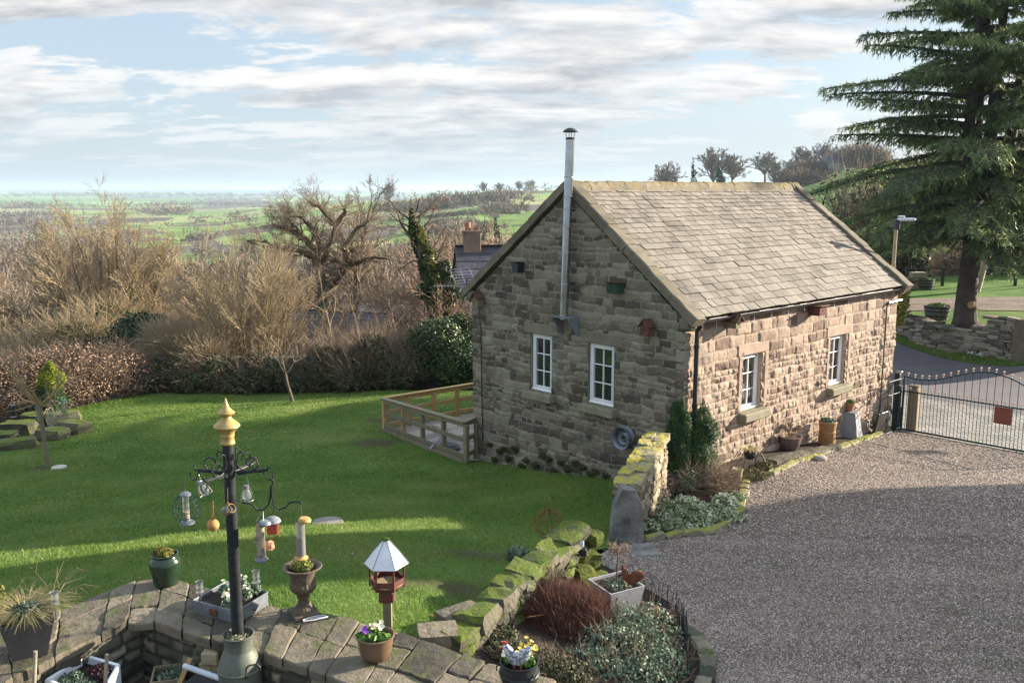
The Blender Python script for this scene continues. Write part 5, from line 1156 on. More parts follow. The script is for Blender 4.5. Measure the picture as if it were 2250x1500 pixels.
for i in range(6): q.rock(Bw(2.2+i*.42, -.62, float(GZ(*Bw(2.2+i*.42, -.62).xy))+.06), (.42, .22, .12), BROT, rq, .08, .2)
bld(q, 'stones', M['flag'], t)
q = MB(); pts = [onG(*a) for a in ((1490, 1392), (1522, 1408), (1545, 1436), (1556, 1470), (1552, 1500), (1535, 1545), (1520, 1600))]; t = T('shrub_bed_kerb', 'mossy kerb stones curving round the near shrub bed', 'kerb', pts[3])
P2 = [Vector((p.x, p.y)) for p in pts]; L = plen(P2); s = 0
while s < L: l = rq.uniform(.22, .34); p, d = polyat(P2, min(s+l/2, L)); q.rock((p.x, p.y, g(p.x, p.y)+.04), (l, .16, .15), math.atan2(d.y, d.x)+rq.uniform(-.08, .08), rq, .13, .4); s += l
bld(q, 'stones', M['rubble'], t)
sheet('shrub_bed', [atZ(1010, 1440, 1.3), atZ(1290, 1290, .95), onG(1310, 1240), onG(1470, 1330)] + pts + [Vector((1.2, 5.5, 0)), Vector((-.3, 6.0, 0))], .25, M['soil'], dz=.05)
# ------------------------------------------------------------------ pots and ornaments
def plant(root, name, blobs, n, size, m, seed=1, **k):
    V, F, tn = leafcloud(blobs, n, size, seed, **k); return npmesh(name, V, F, m, root, tone=tn)
def twigs(root, name, blobs, n, ln, r, m, seed=1, **k):
    S = stalks(blobs, n, ln, r, seed, **k); V, F = tubes(S, 3); return npmesh(name, V, F, m, root, tone=np.random.RandomState(seed).rand(len(F)))
def blades(n, rad, hgt, seed, wd=.006, droop=.6, z0=0.0):
    rs = np.random.RandomState(seed); a = rs.rand(n)*6.28; r0 = rad*.35*rs.rand(n)**.5; h = hgt*(.5+.6*rs.rand(n)); V = []; F = []
    K = 5; out = rad*(.4+.9*rs.rand(n))
    for i in range(n):
        side = Vector((-sin(a[i]), cos(a[i]), 0))*wd
        for k in range(K):
            f = k/(K-1); r_ = r0[i]+out[i]*f**1.3; z = z0+h[i]*(f*1.6-droop*1.5*f*f); c = Vector((cos(a[i])*r_, sin(a[i])*r_, z)); s_ = 1-f*.85
            V += [c-side*s_, c+side*s_]
        b = i*2*K; F += [(b+2*k, b+2*k+1, b+2*k+3, b+2*k+2) for k in range(K-1)]
    return np.array(V), np.array(F), np.repeat(rs.rand(n), K-1)
def primroses(root, spots, m, r=.022, seed=1):
    q = MB(); rs = random.Random(seed)
    for (x, y, z) in spots:
        n_ = Vector((rs.gauss(0, .4), rs.gauss(0, .4)-.5, 1)).normalized(); Mx = n_.to_track_quat('Z', 'Y').to_matrix()
        pts = [(0, 0, 0)]; fs = []
        for j in range(10): rr = r if j % 2 == 0 else r*.72; pts.append(tuple(Mx @ Vector((rr*cos(j*pi/5), rr*sin(j*pi/5), .006))))
        fs = [(0, 1+j, 1+(j+1) % 10) for j in range(10)]; q.add([Vector(p)+Vector((x, y, z)) for p in pts], fs, rs.random())
    return q.build('flowers', m, root)
# green glazed jar on the terrace corner
t = T('glazed_pot', 'dark green glazed jar of mossy plant on the terrace wall corner', 'plant pot', onz(366, 1282)); q = MB()
q.lathe([(0, 0), (.10, 0), (.115, .02), (.135, .12), (.148, .20), (.142, .245), (.118, .272), (.112, .285), (.122, .30), (.125, .308), (.115, .31), (.108, .295), (.105, .27), (0, .27)], (0, 0, 0), 40); q.build('pot', M['potgreen'], t, smooth=True, auto=50)
plant(t, 'foliage', [(-.02, 0, .30, .10, .10, .06)], 2600, .010, mat('mossy_plant', [(.06, .06, .012), (.20, .18, .04)], 9, tone=.9, bump=0, fine=0), 3, shell=.4)
# dark square planter bottom left
t = T('square_planter', 'tapered dark grey square planter of straggly grass at the lower left', 'planter', onz(64, 1432), .55); q = MB()
def tsq(q, b, tp, h, z=0, wall=.015, soil=None):
    v = [(-b, -b, z), (b, -b, z), (b, b, z), (-b, b, z), (-tp, -tp, z+h), (tp, -tp, z+h), (tp, tp, z+h), (-tp, tp, z+h)]; i = tp-wall
    v += [(-i, -i, z+h), (i, -i, z+h), (i, i, z+h), (-i, i, z+h), (-i, -i, z+h-.05), (i, -i, z+h-.05), (i, i, z+h-.05), (-i, i, z+h-.05)]
    q.add(v, [(3, 2, 1, 0), (0, 1, 5, 4), (1, 2, 6, 5), (2, 3, 7, 6), (3, 0, 4, 7), (4, 5, 9, 8), (5, 6, 10, 9), (6, 7, 11, 10), (7, 4, 8, 11), (8, 9, 13, 12), (9, 10, 14, 13), (10, 11, 15, 14), (11, 8, 12, 15)])
    return [(12, 13, 14, 15)], v
tsq(q, .125, .195, .34)
for k in range(4): zz = .24+k*.022; rr = .125+(.07)*zz/.34+.0025; q.add([(-rr, -rr, zz), (rr, -rr, zz), (rr, rr, zz), (-rr, rr, zz), (-rr, -rr, zz+.007), (rr, -rr, zz+.007), (rr, rr, zz+.007), (-rr, rr, zz+.007)], [(0, 1, 5, 4), (1, 2, 6, 5), (2, 3, 7, 6), (3, 0, 4, 7)])
q.build('box', M['planter'], t)
q = MB(); q.box((0, 0, .31), (.36, .36, .01)); q.build('soil', M['soil'], t)
V, F, tn = blades(520, .30, .22, 5, .004, .75, .30); npmesh('grass_leaves', V, F, M['strawgrass'], t, tone=tn); plant(t, 'foliage', [(0, 0, .34, .17, .17, .07)], 1500, .016, M['greyleaf'], 4)
twigs(t, 'stems', [(.2, .1, .42, .25, .2, .10)], 26, .30, .0022, M['twigbrown'], 3, up=.1, spread=1.1, wig=.7)
def solar(label, p, h=.22):
    t = T('solar_light', label, 'light', p); q = MB(); q.tube([(0, 0, 0), (0, 0, h*.55)], .009, 8); q.build('stake', M['alu'], t)
    q = MB(); q.lathe([(.0, h*.53), (.035, h*.55), (.036, h*.60), (.022, h*.66), (.032, h*.76), (.030, h*.80), (.026, h*.84), (.036, h*.99), (.037, h)], (0, 0, 0), 14); q.build('glass_body', M['clear'], t, smooth=True)
    q = MB(); q.lathe([(.0, h*.955), (.033, h*.955)], (0, 0, 0), 14); q.lathe([(0, h*.60), (.028, h*.64)], (0, 0, 0), 14); q.build('solar_cell', M['black'], t)
solar('glass solar light standing in the straggly grass of the dark square planter', onz(124, 1360, 2.20), .24)
t = T('yellow_leaf_shrub', 'yellow variegated shrub cut by the left edge behind the square planter', 'shrub', onz(-20, 1372, 1.66))
plant(t, 'leaves', [(-.02, .0, .22, .15, .15, .2), (.07, 0, .3, .08, .08, .14)], 420, .03, M['ivyyel'], 9, asp=.4, up=.5); twigs(t, 'stems', [(0, 0, .18, .14, .14, .16)], 40, .2, .003, M['twigyel'], 2)
# galvanised trough
a, b, c = onz(426, 1347), onz(521, 1372), onz(590, 1328); rz = math.atan2(b.y-a.y, b.x-a.x)
w_, d_ = (b-a).length, (c-b).length; cx = a+(b-a)/2+(c-b)/2; rz2 = math.atan2(c.y-b.y, c.x-b.x)
t = T('metal_trough', 'shallow grey metal trough of cream primroses on the terrace wall', 'planter', cx, 0); q = MB()
ex, ey_ = (b-a).normalized(), (c-b).normalized(); hh = .125
cor = [cx-ex*w_/2-ey_*d_/2, cx+ex*w_/2-ey_*d_/2, cx+ex*w_/2+ey_*d_/2, cx-ex*w_/2+ey_*d_/2]
for i in range(4):
    p0, p1 = cor[i], cor[(i+1) % 4]; n_ = Vector((-(p1-p0).y, (p1-p0).x, 0)).normalized()*.008
    q.add([at(p0, ZT), at(p1, ZT), at(p1, ZT+hh), at(p0, ZT+hh), at(p0+n_, ZT), at(p1+n_, ZT), at(p1+n_, ZT+hh), at(p0+n_, ZT+hh)], [(0, 1, 2, 3), (7, 6, 5, 4), (3, 2, 6, 7)])
    q.tube([at(p0, ZT+hh), at(p1, ZT+hh)], .006, 5)
bld(q, 'trough', M['galv'], t); q = MB(); q.add([at(p, ZT+hh-.03) for p in cor], [(0, 1, 2, 3)]); bld(q, 'soil', M['soil'], t)
q = MB(); fc = a.lerp(b, .47)-ey_*.01; q.box(at(fc, ZT+.065), (.085, .006, .055), Matrix.Rotation(rz, 3, 'Z')); q.tube([at(fc-ex*.035-ey_*.01, ZT+.055), at(fc-ey_*.022, ZT+.047), at(fc+ex*.035-ey_*.01, ZT+.055)], .004, 5); bld(q, 'label_handle', M['rust'], t)
q = MB(); q.tube([at(b.lerp(c, .45)+ex*.012-Vector((0, 0, 0)), ZT+.06), at(b.lerp(c, .5)+ex*.03, ZT+.045), at(b.lerp(c, .6)+ex*.012, ZT+.06)], .006, 5); bld(q, 'side_handle', M['rubber'], t)
def locb(fx_, fy_, z): p = cx+ex*w_*fx_+ey_*d_*fy_-t.location; return (p.x, p.y, z)
bl = [locb(-.2, .15, hh+.02)+(.07, .07, .05), locb(.1, -.15, hh+.02)+(.06, .06, .045), locb(-.05, .38, hh+.03)+(.08, .06, .06), locb(.28, .1, hh+.03)+(.05, .05, .05), locb(.2, -.35, hh+.02)+(.05, .05, .04)]
plant(t, 'leaves', bl, 900, .019, M['greyleaf'], 5, up=.6); rp = random.Random(2)
primroses(t, [(x+rp.uniform(-.05, .05), y+rp.uniform(-.05, .05), z+.045+rp.random()*.03) for (x, y, z, *_) in bl for _ in range(6)], M['cream'])
plant(t, 'heather', [locb(.25, .35, hh+.03)+(.08, .07, .05)], 900, .009, M['greyleaf'], 8)
p = onz(441, 1330, ZT+.09); solar('glass solar light at the left end of the metal trough', p, .23)
p = onz(565, 1310, ZT+.09); solar('glass solar light at the right end of the metal trough', p, .25)
# cast iron urn
t = T('cast_urn', 'rusty fluted cast iron urn on a square foot on the terrace wall', 'urn', onz(668, 1348)); q = MB()
q.box((0, 0, .018), (.235, .235, .036), Matrix.Rotation(.5, 3, 'Z'), bev=.006); q.build('plinth', M['urn'], t)
q = MB(); q.lathe([(.105, .036), (.10, .05), (.075, .075), (.048, .115), (.040, .14), (.040, .15), (.055, .16), (.058, .172), (.045, .182), (.06, .20), (.095, .225), (.115, .26), (.118, .285), (.108, .30), (.104, .315)], (0, 0, 0), 72, flute=.035, nf=18); q.build('foot', M['urn'], t, smooth=True, auto=60)
q = MB(); q.lathe([(.104, .31), (.105, .34), (.115, .40), (.122, .42), (.145, .432), (.168, .438), (.175, .446), (.17, .455), (.15, .452), (.135, .445), (.125, .43), (.12, .40), (0, .40)], (0, 0, 0), 72, flute=.012, nf=24); q.build('bowl', M['urn'], t, smooth=True, auto=60)
q = MB(); q.lathe([(.122, .425), (.05, .432), (0, .435)], (0, 0, 0), 20); q.build('soil', M['soil'], t); plant(t, 'foliage', [(0, 0, .45, .10, .09, .05)], 900, .013, mat('gold_foliage', [(.08, .11, .02), (.26, .27, .06)], 9, tone=.9, bump=0, fine=0), 3)
# wire loops
p = onz(693, 1362); t = T('wire_hanger', 'bent white wire hanger lying on the coping right of the urn', 'wire', p); q = MB()
for (o1, ww, rr) in ((0, .03, .3), (.012, .022, .42), (-.01, .028, .16)):
    ce = Matrix.Rotation(.35+rr*.6, 3, 'Z'); pts = [ce @ Vector((.11*cos(k*2*pi/18)*(1 if abs(cos(k*2*pi/18)) > 0 else 1), ww*sin(k*2*pi/18)+o1, .015+.012*cos(k*2*pi/18+rr*9))) for k in range(19)]; q.tube(pts, .0035, 5)
q.build('loops', M['upvc'], t)
# brown pot with pansies
t = T('flower_pot', 'round brown glazed pot of primroses and purple pansies on the terrace wall', 'plant pot', onz(826, 1445)); q = MB()
q.lathe([(0, 0), (.085, 0), (.10, .01), (.128, .07), (.142, .14), (.145, .185), (.156, .19), (.158, .205), (.148, .21), (.138, .20), (.135, .17), (0, .17)], (0, 0, 0), 44); q.build('pot', M['potbrown'], t, smooth=True, auto=50)
q = MB(); q.lathe([(.136, .178), (0, .185)], (0, 0, 0), 24); q.build('soil', M['soil'], t)
plant(t, 'leaves', [(-.04, -.04, .22, .10, .08, .035), (.07, -.05, .205, .06, .05, .03)], 600, .022, M['freshleaf'], 5, up=.7); primroses(t, [(rp.uniform(-.03, .07), rp.uniform(-.03, .06), .25+rp.random()*.05) for _ in range(13)], M['cream']); f = primroses(t, [(-.09, -.05, .26), (-.06, -.07, .255), (-.075, -.03, .27)], M['purple'], .028); f.name = 'pansies'
# cauldron with the metal hen
t = T('cauldron', 'black iron cauldron of yellow flowers and a hen figure on the terrace coping', 'planter', onz(1141, 1512)); q = MB()
q.lathe([(0, .02), (.09, .02), (.125, .05), (.148, .11), (.148, .16), (.138, .19), (.14, .215), (.15, .225), (.14, .228), (.13, .21), (.13, .19), (0, .18)], (0, 0, 0), 40); q.lathe([(.15, .13), (.156, .138), (.15, .146)], (0, 0, 0), 40); q.build('pot', M['iron'], t, smooth=True, auto=40)
q = MB(); q.tube([(-.146, 0, .21), (-.175, -.02, .19), (-.17, -.02, .16)], .006, 6); q.tube([(.10, -.10, .17), (.11, -.125, .15), (.125, -.115, .17)], .006, 6); q.build('handle', M['iron'], t)
plant(t, 'leaves', [(.06, -.02, .24, .06, .06, .035), (-.08, .02, .235, .05, .05, .03)], 420, .018, M['freshleaf'], 5, up=.6); f = primroses(t, [(rp.uniform(-.02, .13), rp.uniform(-.02, .10), .27+rp.random()*.10) for _ in range(22)], M['yellowp'], .020); primroses(t, [(rp.uniform(-.12, -.04), rp.uniform(-.05, .06), .26+rp.random()*.04) for _ in range(7)], M['cream'])
plant(t, 'soil', [(0, 0, .19, .12, .12, .02)], 500, .014, M['soil'], 7)
t = T('hen_ornament', 'painted metal speckled hen with red comb standing in the cauldron', 'ornament', onz(1141, 1512)+Vector((-.01, -.06, .225))); q = MB()
hp = [(-.115, .13), (-.12, .155), (-.105, .17), (-.085, .168), (-.07, .14), (-.045, .105), (0, .085), (.035, .085), (.06, .11), (.09, .145), (.105, .15), (.10, .11), (.085, .06), (.055, .015), (.01, -.005), (-.04, .0), (-.075, .035), (-.095, .085)]
def relief(q, prof, thick=.03, cy=0.0, M_=None):      # rounded body from a side outline
    n = len(prof); cx_ = sum(a for a, b in prof)/n; cz_ = sum(b for a, b in prof)/n; vs = []
    for (sc_, yy) in ((.35, -thick), (.8, -thick*.8), (1, 0), (.8, thick*.8), (.35, thick)):
        for a, b in prof: vs.append(Vector((cx_+(a-cx_)*sc_, cy+yy, cz_+(b-cz_)*sc_)))
    if M_ is not None: vs = [M_ @ v for v in vs]
    q.add(vs, [(i*n+j, i*n+(j+1) % n, (i+1)*n+(j+1) % n, (i+1)*n+j) for i in range(4) for j in range(n)]+[tuple(range(n-1, -1, -1)), tuple(4*n+j for j in range(n))])
relief(q, hp, .032); q.build('body', M['hen'], t, smooth=True, auto=60)
q = MB(); relief(q, [(-.125, .17), (-.12, .195), (-.11, .182), (-.10, .20), (-.09, .182), (-.08, .19), (-.08, .168)], .006); relief(q, [(-.125, .15), (-.12, .125), (-.108, .13), (-.108, .15)], .006); q.build('comb', M['red'], t)
q = MB()
for x in (-.03, .02): q.tube([(x, -.01, 0), (x, -.01, -.03)], .005, 5); [q.tube([(x, -.01, -.03), (x+dx, -.01+dy, -.035)], .005, 4) for dx, dy in ((-.035, 0), (-.025, -.02), (.02, .0))]
q.build('feet', M['orangefoot'], t)
q = MB(); relief(q, [(-.14, .15), (-.125, .156), (-.125, .145)], .005); q.build('beak', M['yellowp'], t)
# bird table
t = T('bird_table', 'hexagonal bird table with white roof on a timber post behind the terrace wall', 'bird table', Vector((0, 0, 0))); p = onz(853, 1392, 1.62); t.location = p
zr = atY(848, 1232, p.y).z-p.z; za = atY(845, 1184, p.y).z-p.z; zf_ = atY(848, 1280, p.y).z-p.z; zb_ = atY(848, 1287, p.y).z-p.z
print('bt', p, zr, za, zf_)
q = MB(); q.box((0, 0, (zb_-.10)/2), (.075, .075, zb_-.06)); q.build('post', M['timber'], t)
q = MB(); q.box((0, 0, zb_-.07), (.14, .13, .14), bev=.01); q.lathe([(.15, zb_+.0), (.165, zb_+.02), (.165, zb_+.09), (.155, zb_+.09), (.155, zb_+.03), (0, zb_+.03)], (0, 0, 0), 6)
for j in range(6): q.tube([(.155*cos(j*pi/3), .155*sin(j*pi/3), zb_), (.155*cos(j*pi/3), .155*sin(j*pi/3), zr)], .013, 4)
for j in range(6):
    a_ = Vector((.155*cos(j*pi/3), .155*sin(j*pi/3), 0)); b_ = Vector((.155*cos((j+1)*pi/3), .155*sin((j+1)*pi/3), 0)); q.tube([a_+Vector((0, 0, zr-.02)), b_+Vector((0, 0, zr-.02))], .012, 4)
q.build('house', M['redwood'], t)
q = MB(); q.lathe([(.158, zb_+.035), (.10, zb_+.05), (0, zb_+.05)], (0, 0, 0), 12); q.build('seed_floor', M['seed'], t)
q = MB(); hr = za-zr
for j in range(6):
    a0, a1 = j*pi/3, (j+1)*pi/3; f_ = lambda r, a, z: Vector((r*cos(a), r*sin(a), z))
    for (r0, z0, r1, z1) in ((.205, zr-.02, .115, zr+hr*.48), (.122, zr+hr*.44, .022, zr+hr*.98)):
        m0, m1 = f_(r0, a0, z0), f_(r0, a1, z0); m2, m3 = f_(r1, a1, z1), f_(r1, a0, z1); n_ = ((m1-m0).cross(m3-m0)).normalized()*.010; e_ = .0
        q.add([m0, m1, m2, m3, m0-n_, m1-n_, m2-n_, m3-n_], [(0, 1, 2, 3), (7, 6, 5, 4), (0, 4, 5, 1), (1, 5, 6, 2), (3, 2, 6, 7), (0, 3, 7, 4)], rp.random())
rf_ = q.build('roof', M['whitepaint'], t)
q = MB()
for j in range(6): a0 = j*pi/3; q.tube([(.208*cos(a0), .208*sin(a0), zr-.018), (.117*cos(a0), .117*sin(a0), zr+hr*.49), (.02, .0, za)][:2]+[(.024*cos(a0), .024*sin(a0), za)], .0035, 4)
q.build('roof_seams', M['slategrey'], rf_); plant(t, 'moss_cap', [(0, 0, za, .035, .035, .015)], 200, .008, M['freshleaf'], 3)
plant(t, 'old_moss', [(0, -.05, zb_-.0, .12, .08, .035)], 500, .012, M['bramble'], 3)

# ------------------------------------------------------------------ milk churn, feeder pole
PY = 6.95; pc = atY(523, 1392, PY-.05)
t = T('milk_churn', 'old grey green milk churn full of gravel holding the feeder pole', 'milk churn', at(pc, 1.36)); zc = pc.z-1.36
q = MB(); q.lathe([(0, 0), (.165, 0), (.17, .01), (.172, zc-.30), (.178, zc-.295), (.178, zc-.285), (.172, zc-.28), (.165, zc-.24), (.135, zc-.165), (.115, zc-.135), (.112, zc-.12), (.115, zc-.03), (.126, zc-.01), (.128, zc), (.120, zc+.003), (.108, zc-.03), (.106, zc-.05), (0, zc-.05)], (0, 0, 0), 48); q.build('body', M['churn'], t, smooth=True, auto=40)
q = MB()
for s_ in (1, -1): q.tube([(s_*.05+.05, -.155 if s_ > 0 else .15, zc-.30), (s_*.05+.05, -.17 if s_ > 0 else .17, zc-.27), (s_*.05+.05, -.158 if s_ > 0 else .16, zc-.215), (s_*.05+.05+.02, -.16 if s_ > 0 else .16, zc-.19), (s_*.05+.13, -.13 if s_ > 0 else .13, zc-.19), (s_*.05+.15, -.125 if s_ > 0 else .12, zc-.22), (s_*.05+.15, -.12 if s_ > 0 else .12, zc-.29)], .008, 6)
q.build('handle', M['rubber'], t)
V, F, tn = leafcloud([(0, 0, zc-.035, .10, .10, .03)], 1200, .010, 3, shell=0, asp=.9); npmesh('gravel_fill', V, F, mat('pale_grit', [(.14, .13, .08), (.34, .32, .20)], 60, tone=.8, bump=0, fine=0), t, tone=tn)
pb = atY(522, 1380, PY); pt = atY(500.5, 975, PY); pf = atY(500, 874, PY); px_ = pb.x
t = T('feeder_pole', 'tall black iron post with gold finial and scrolled arms hung with bird feeders', 'bird feeder pole', Vector((pb.x, pb.y, pc.z-.06))); zb = t.location.z
zt_ = pt.z-zb; zf2 = pf.z-zb; q = MB(); q.tube([(0, 0, 0), (pt.x-pb.x, 0, zt_)], [.048, .044], 24); q.build('post', M['iron'], t, smooth=True, auto=50)
dx = pt.x-pb.x; k = (zf2-zt_)/.36; q = MB()
q.lathe([(.047, zt_-.005), (.056, zt_), (.058, zt_+.012*k), (.053, zt_+.02*k), (.050, zt_+.06*k), (.056, zt_+.066*k), (.053, zt_+.075*k), (.06, zt_+.10*k), (.090, zt_+.125*k), (.103, zt_+.14*k), (.098, zt_+.152*k), (.065, zt_+.18*k), (.042, zt_+.20*k), (.036, zt_+.215*k), (.045, zt_+.225*k), (.066, zt_+.237*k), (.068, zt_+.247*k), (.050, zt_+.262*k), (.028, zt_+.285*k), (.012, zt_+.33*k), (.004, zt_+.36*k), (0, zt_+.362*k)], (dx, 0, 0), 36); q.build('finial', M['gold'], t, smooth=True, auto=60)
zA = atY(505, 1037, PY).z-zb; X0 = atY(508, 1037, PY).x-pb.x
def arm(dirv, ln, hook=True, big=True):
    q = MB(); d = Vector((dirv[0], dirv[1], 0)).normalized(); o = Vector((X0, 0, 0)); Pq = lambda r, z: o+d*r+Vector((0, 0, zA+z))
    q.tube([Pq(.04, 0), Pq(ln*.55, .0), Pq(ln*.9, .006), Pq(ln*1.0, .02), Pq(ln*1.04, .045), Pq(ln*1.0, .055)], [.011, .011, .010, .009, .008, .006], 7)
    q.tube([Pq(.045, .10), Pq(.05, .06), Pq(.08, .02), Pq(.13, .005), Pq(.19, .02), Pq(.215, .06), Pq(.205, .10), Pq(.165, .12), Pq(.125, .10), Pq(.12, .065), Pq(.145, .05), Pq(.16, .07)], .007, 6)
    q.tube([Pq(.045, .02), Pq(.052, .10), Pq(.06, .15), Pq(.09, .17), Pq(.11, .15), Pq(.10, .13)], .006, 6)
    q.tube([Pq(ln*.9, 0), Pq(ln*.93, -.03), Pq(ln*.97, -.06), Pq(ln*1.06, -.07), Pq(ln*1.14, -.045), Pq(ln*1.14, .0)], .007, 6)
    q.tube([Pq(.05, -.02), Pq(.10, -.01), Pq(.16, .0), Pq(.25, .02), Pq(.29, .012)], .009, 4)
    q.build('scroll_arm', M['iron'], t); return o+d*ln*1.05+Vector((pb.x, pb.y, zb+zA-.072))
hl_ = arm((-1, .05), .29); hr_ = arm((1, .05), .285); hf = arm((-.42, -1), .30); arm((.55, 1), .26)
def wp(px, py, dy=0): return atY(px, py, PY+dy)
# 1 caged seed feeder
def thang(name, label, cat, px, py, dy=0): return T(name, label, cat, wp(px, py, dy))
s_ = 1/ppm(wp(411, 1100))
t = thang('caged_feeder', 'round green wire caged seed feeder hanging from the left arm', 'bird feeder', 411, 1150)
q = MB()
for j in range(14):
    a = j*2*pi/14; q.tube([(sin(th_)*.105*cos(a), sin(th_)*.105*sin(a), .125-.125*cos(th_)) for th_ in [x*pi/10 for x in range(1, 10)]], .0018, 4)
for z in (.03, .07, .115, .16, .20): r_ = .105*math.sqrt(max(0, 1-((z-.125)/.125)**2)); q.tube([(r_*cos(x*pi/9), r_*sin(x*pi/9), z) for x in range(19)], .0016, 4)
q.build('cage', M['gategreen'], t)
q = MB(); q.tube([(0, 0, .03), (0, 0, .24)], .026, 14); q.build('tube', M['clear'], t); q = MB(); q.lathe([(0, .235), (.045, .235), (.043, .25), (.02, .265), (0, .268)], (0, 0, 0), 20); q.lathe([(0, .0), (.06, .002), (.062, .012), (.03, .03), (.028, .05), (0, .05)], (0, 0, 0), 20); q.build('cap', M['galv'], t, each=True)
q = MB(); q.tube([(0, 0, .05), (0, 0, .10)], .023, 12); q.build('seed', M['seed'], t); q = MB(); q.tube([(0, 0, .26), (.0, 0, wp(411, 1055).z-t.location.z)], .002, 4); q.build('hanging_wire', M['alu'], t)
def bulb(label, px, py, tilt, dy=0, top=None):
    t = thang('bulb_lantern', label, 'lantern', px, py, dy); Mx = Matrix.Rotation(tilt, 3, 'Y')
    q = MB(); q.lathe([(0, -.05), (.02, -.047), (.034, -.03), (.038, -.01), (.034, .012), (.022, .035), (.017, .05)], (0, 0, 0), 20, Mx); q.build('bulb', M['clear'], t, smooth=True)
    q = MB(); q.lathe([(.018, .048), (.021, .05), (.021, .075), (.012, .08), (0, .08)], (0, 0, 0), 16, Mx); q.build('cap', M['alu'], t)
    q = MB()
    for j in range(4): a = j*pi/2+.4; q.tube([Mx @ Vector((.02*cos(a), .02*sin(a), .07)), Mx @ Vector((.045*cos(a), .045*sin(a), .0)), Mx @ Vector((.052*cos(a), .052*sin(a), -.045))], .0022, 4)
    q.tube([Mx @ Vector((.052*cos(x*pi/6), .052*sin(x*pi/6), -.045)) for x in range(13)], .0022, 4); q.build('wire_guard', M['alu'], t)
    tp = top-t.location; q = MB(); q.tube([Mx @ Vector((-.02, 0, .07)), tp, Mx @ Vector((.02, 0, .07))], .002, 4); q.build('handle', M['alu'], t)
bulb('clear bulb lantern hanging tilted from the left arm', 447, 1075, -.45, top=wp(436, 1040))
bulb('clear bulb lantern hanging upright from the right arm', 542, 1086, 0, .05, top=wp(543, 1045, .05))
# coconut
t = thang('coconut_feeder', 'orange brown coconut feeder hanging from the front arm on a raffia cord', 'bird feeder', 468, 1153, -.2); q = MB()
q.lathe([(0, -.048)]+[(.048*sin(x*pi/10), -.048*cos(x*pi/10)) for x in range(1, 10)]+[(0, .048)], (0, 0, 0), 20); q.build('shell', M['coco'], t, smooth=True); q = MB()
tp = wp(468, 1100, -.2)-t.location
for a in (-.012, -.003, .004, .011): q.tube([(a, 0, .045), (a*.7, .003, .09), (tp.x, 0, tp.z)], .0035, 5)
q.build('cord', M['coco'], t)
t = thang('seed_jar', 'clear seed jar tipped on its side hanging in front of the post', 'bird feeder', 501, 1120, -.13); Mx = Matrix.Rotation(1.0, 3, 'Y') @ Matrix.Rotation(.5, 3, 'X'); q = MB()
q.lathe([(0, -.05), (.034, -.05), (.036, -.04), (.036, .045), (.032, .05)], (0, 0, 0), 20, Mx); q.build('jar', M['clear'], t); q = MB(); q.lathe([(0, -.045), (.031, -.045), (.031, .02), (0, .03)], (0, 0, 0), 16, Mx); q.build('seed', M['rubber'], t); q = MB(); q.lathe([(.033, .045), (.038, .05), (.033, .055)], (0, 0, 0), 20, Mx); q.build('rim', M['orange'], t)
q = MB(); tp = wp(500, 1071, -.13)-t.location; [q.tube([(.02*cos(x*1.5), .02*sin(x*1.5), .03), (0, 0, .07), tp], .003, 4) for x in range(5)]; q.build('cord', M['twigbrown'], t)
# double hook bar
pj = wp(596, 1064); t = T('hanger_bar', 'black double armed hook bar hanging from the right arm', 'hanger', pj); q = MB(); W = lambda px, py, dy=0: wp(px, py, dy)-pj
q.tube([W(594, 1050), W(600, 1056), W(598, 1066), W(595, 1070)], .009, 6); q.tube([W(595, 1066), W(594, 1090), W(590, 1108), W(578, 1120), W(566, 1120), W(556, 1110), W(546, 1105), W(532, 1104)], .008, 6)
q.tube([W(596, 1066), W(598, 1090), W(602, 1110), W(614, 1119), W(628, 1114), W(636, 1104), W(650, 1101), W(661, 1103), W(662, 1108)], .008, 6); q.build('bar', M['iron'], t)
def tubefeeder(label, px, ptop, pbot, dy, r, m, capm, ports=True, basem=None):
    a, b = wp(px, ptop, dy), wp(px, pbot, dy); t = T('tube_feeder', label, 'bird feeder', b); h = a.z-b.z
    q = MB(); q.tube([(0, 0, .02), (0, 0, h-.02)], r, 20, cap=False); q.build('tube', M['meshm'] if not ports else M['clear'], t)
    q = MB(); q.tube([(0, 0, .025), (0, 0, h*.93 if ports else h*.55)], r*.88, 14); q.build('feed', m, t)
    q = MB(); q.lathe([(0, h-.02), (r*1.35, h-.022), (r*1.4, h-.012), (r*1.1, h+.005), (0, h+.01)], (0, 0, 0), 20, Matrix.Rotation(.12, 3, 'Y')); q.build('lid', capm, t)
    q = MB(); q.lathe([(0, .0), (r*1.3, .0), (r*1.5, .01), (r*1.5, .016), (r*1.2, .02), (r*1.05, .035), (r, .035)], (0, 0, 0), 20); q.build('base', basem or capm, t)
    if ports:
        q = MB()
        for (z, a_) in ((h*.62, -2.2), (h*.34, -.9), (h*.18, -1.4)): d = Vector((cos(a_), sin(a_), 0)); q.lathe([(.014, 0), (.016, .006), (.008, .008)], d*r+Vector((0, 0, z)), 10, Matrix.Rotation(pi/2, 3, 'Y') if 0 else d.to_track_quat('Z', 'Y').to_matrix()); q.tube([d*r+Vector((0, 0, z-.025)), d*(r+.04)+Vector((0, 0, z-.03))], .004, 5)
        q.build('feeding_port', M['galv'], t, each=True)
    return t, h
t, h = tubefeeder('long silver mesh feeder with orange cap at the right end of the hook bar', 662, 1138, 1228, .0, .038, mat('steel_mesh', [(.13, .12, .12), (.30, .28, .27)], 160, bump=0, fine=.5, fscale=220, metal=.4), M['orange'], False)
q = MB(); tp = wp(661, 1103)-t.location; q.tube([(-.02, 0, h), tp, (.02, 0, h)], .002, 4); q.build('handle', M['alu'], t)
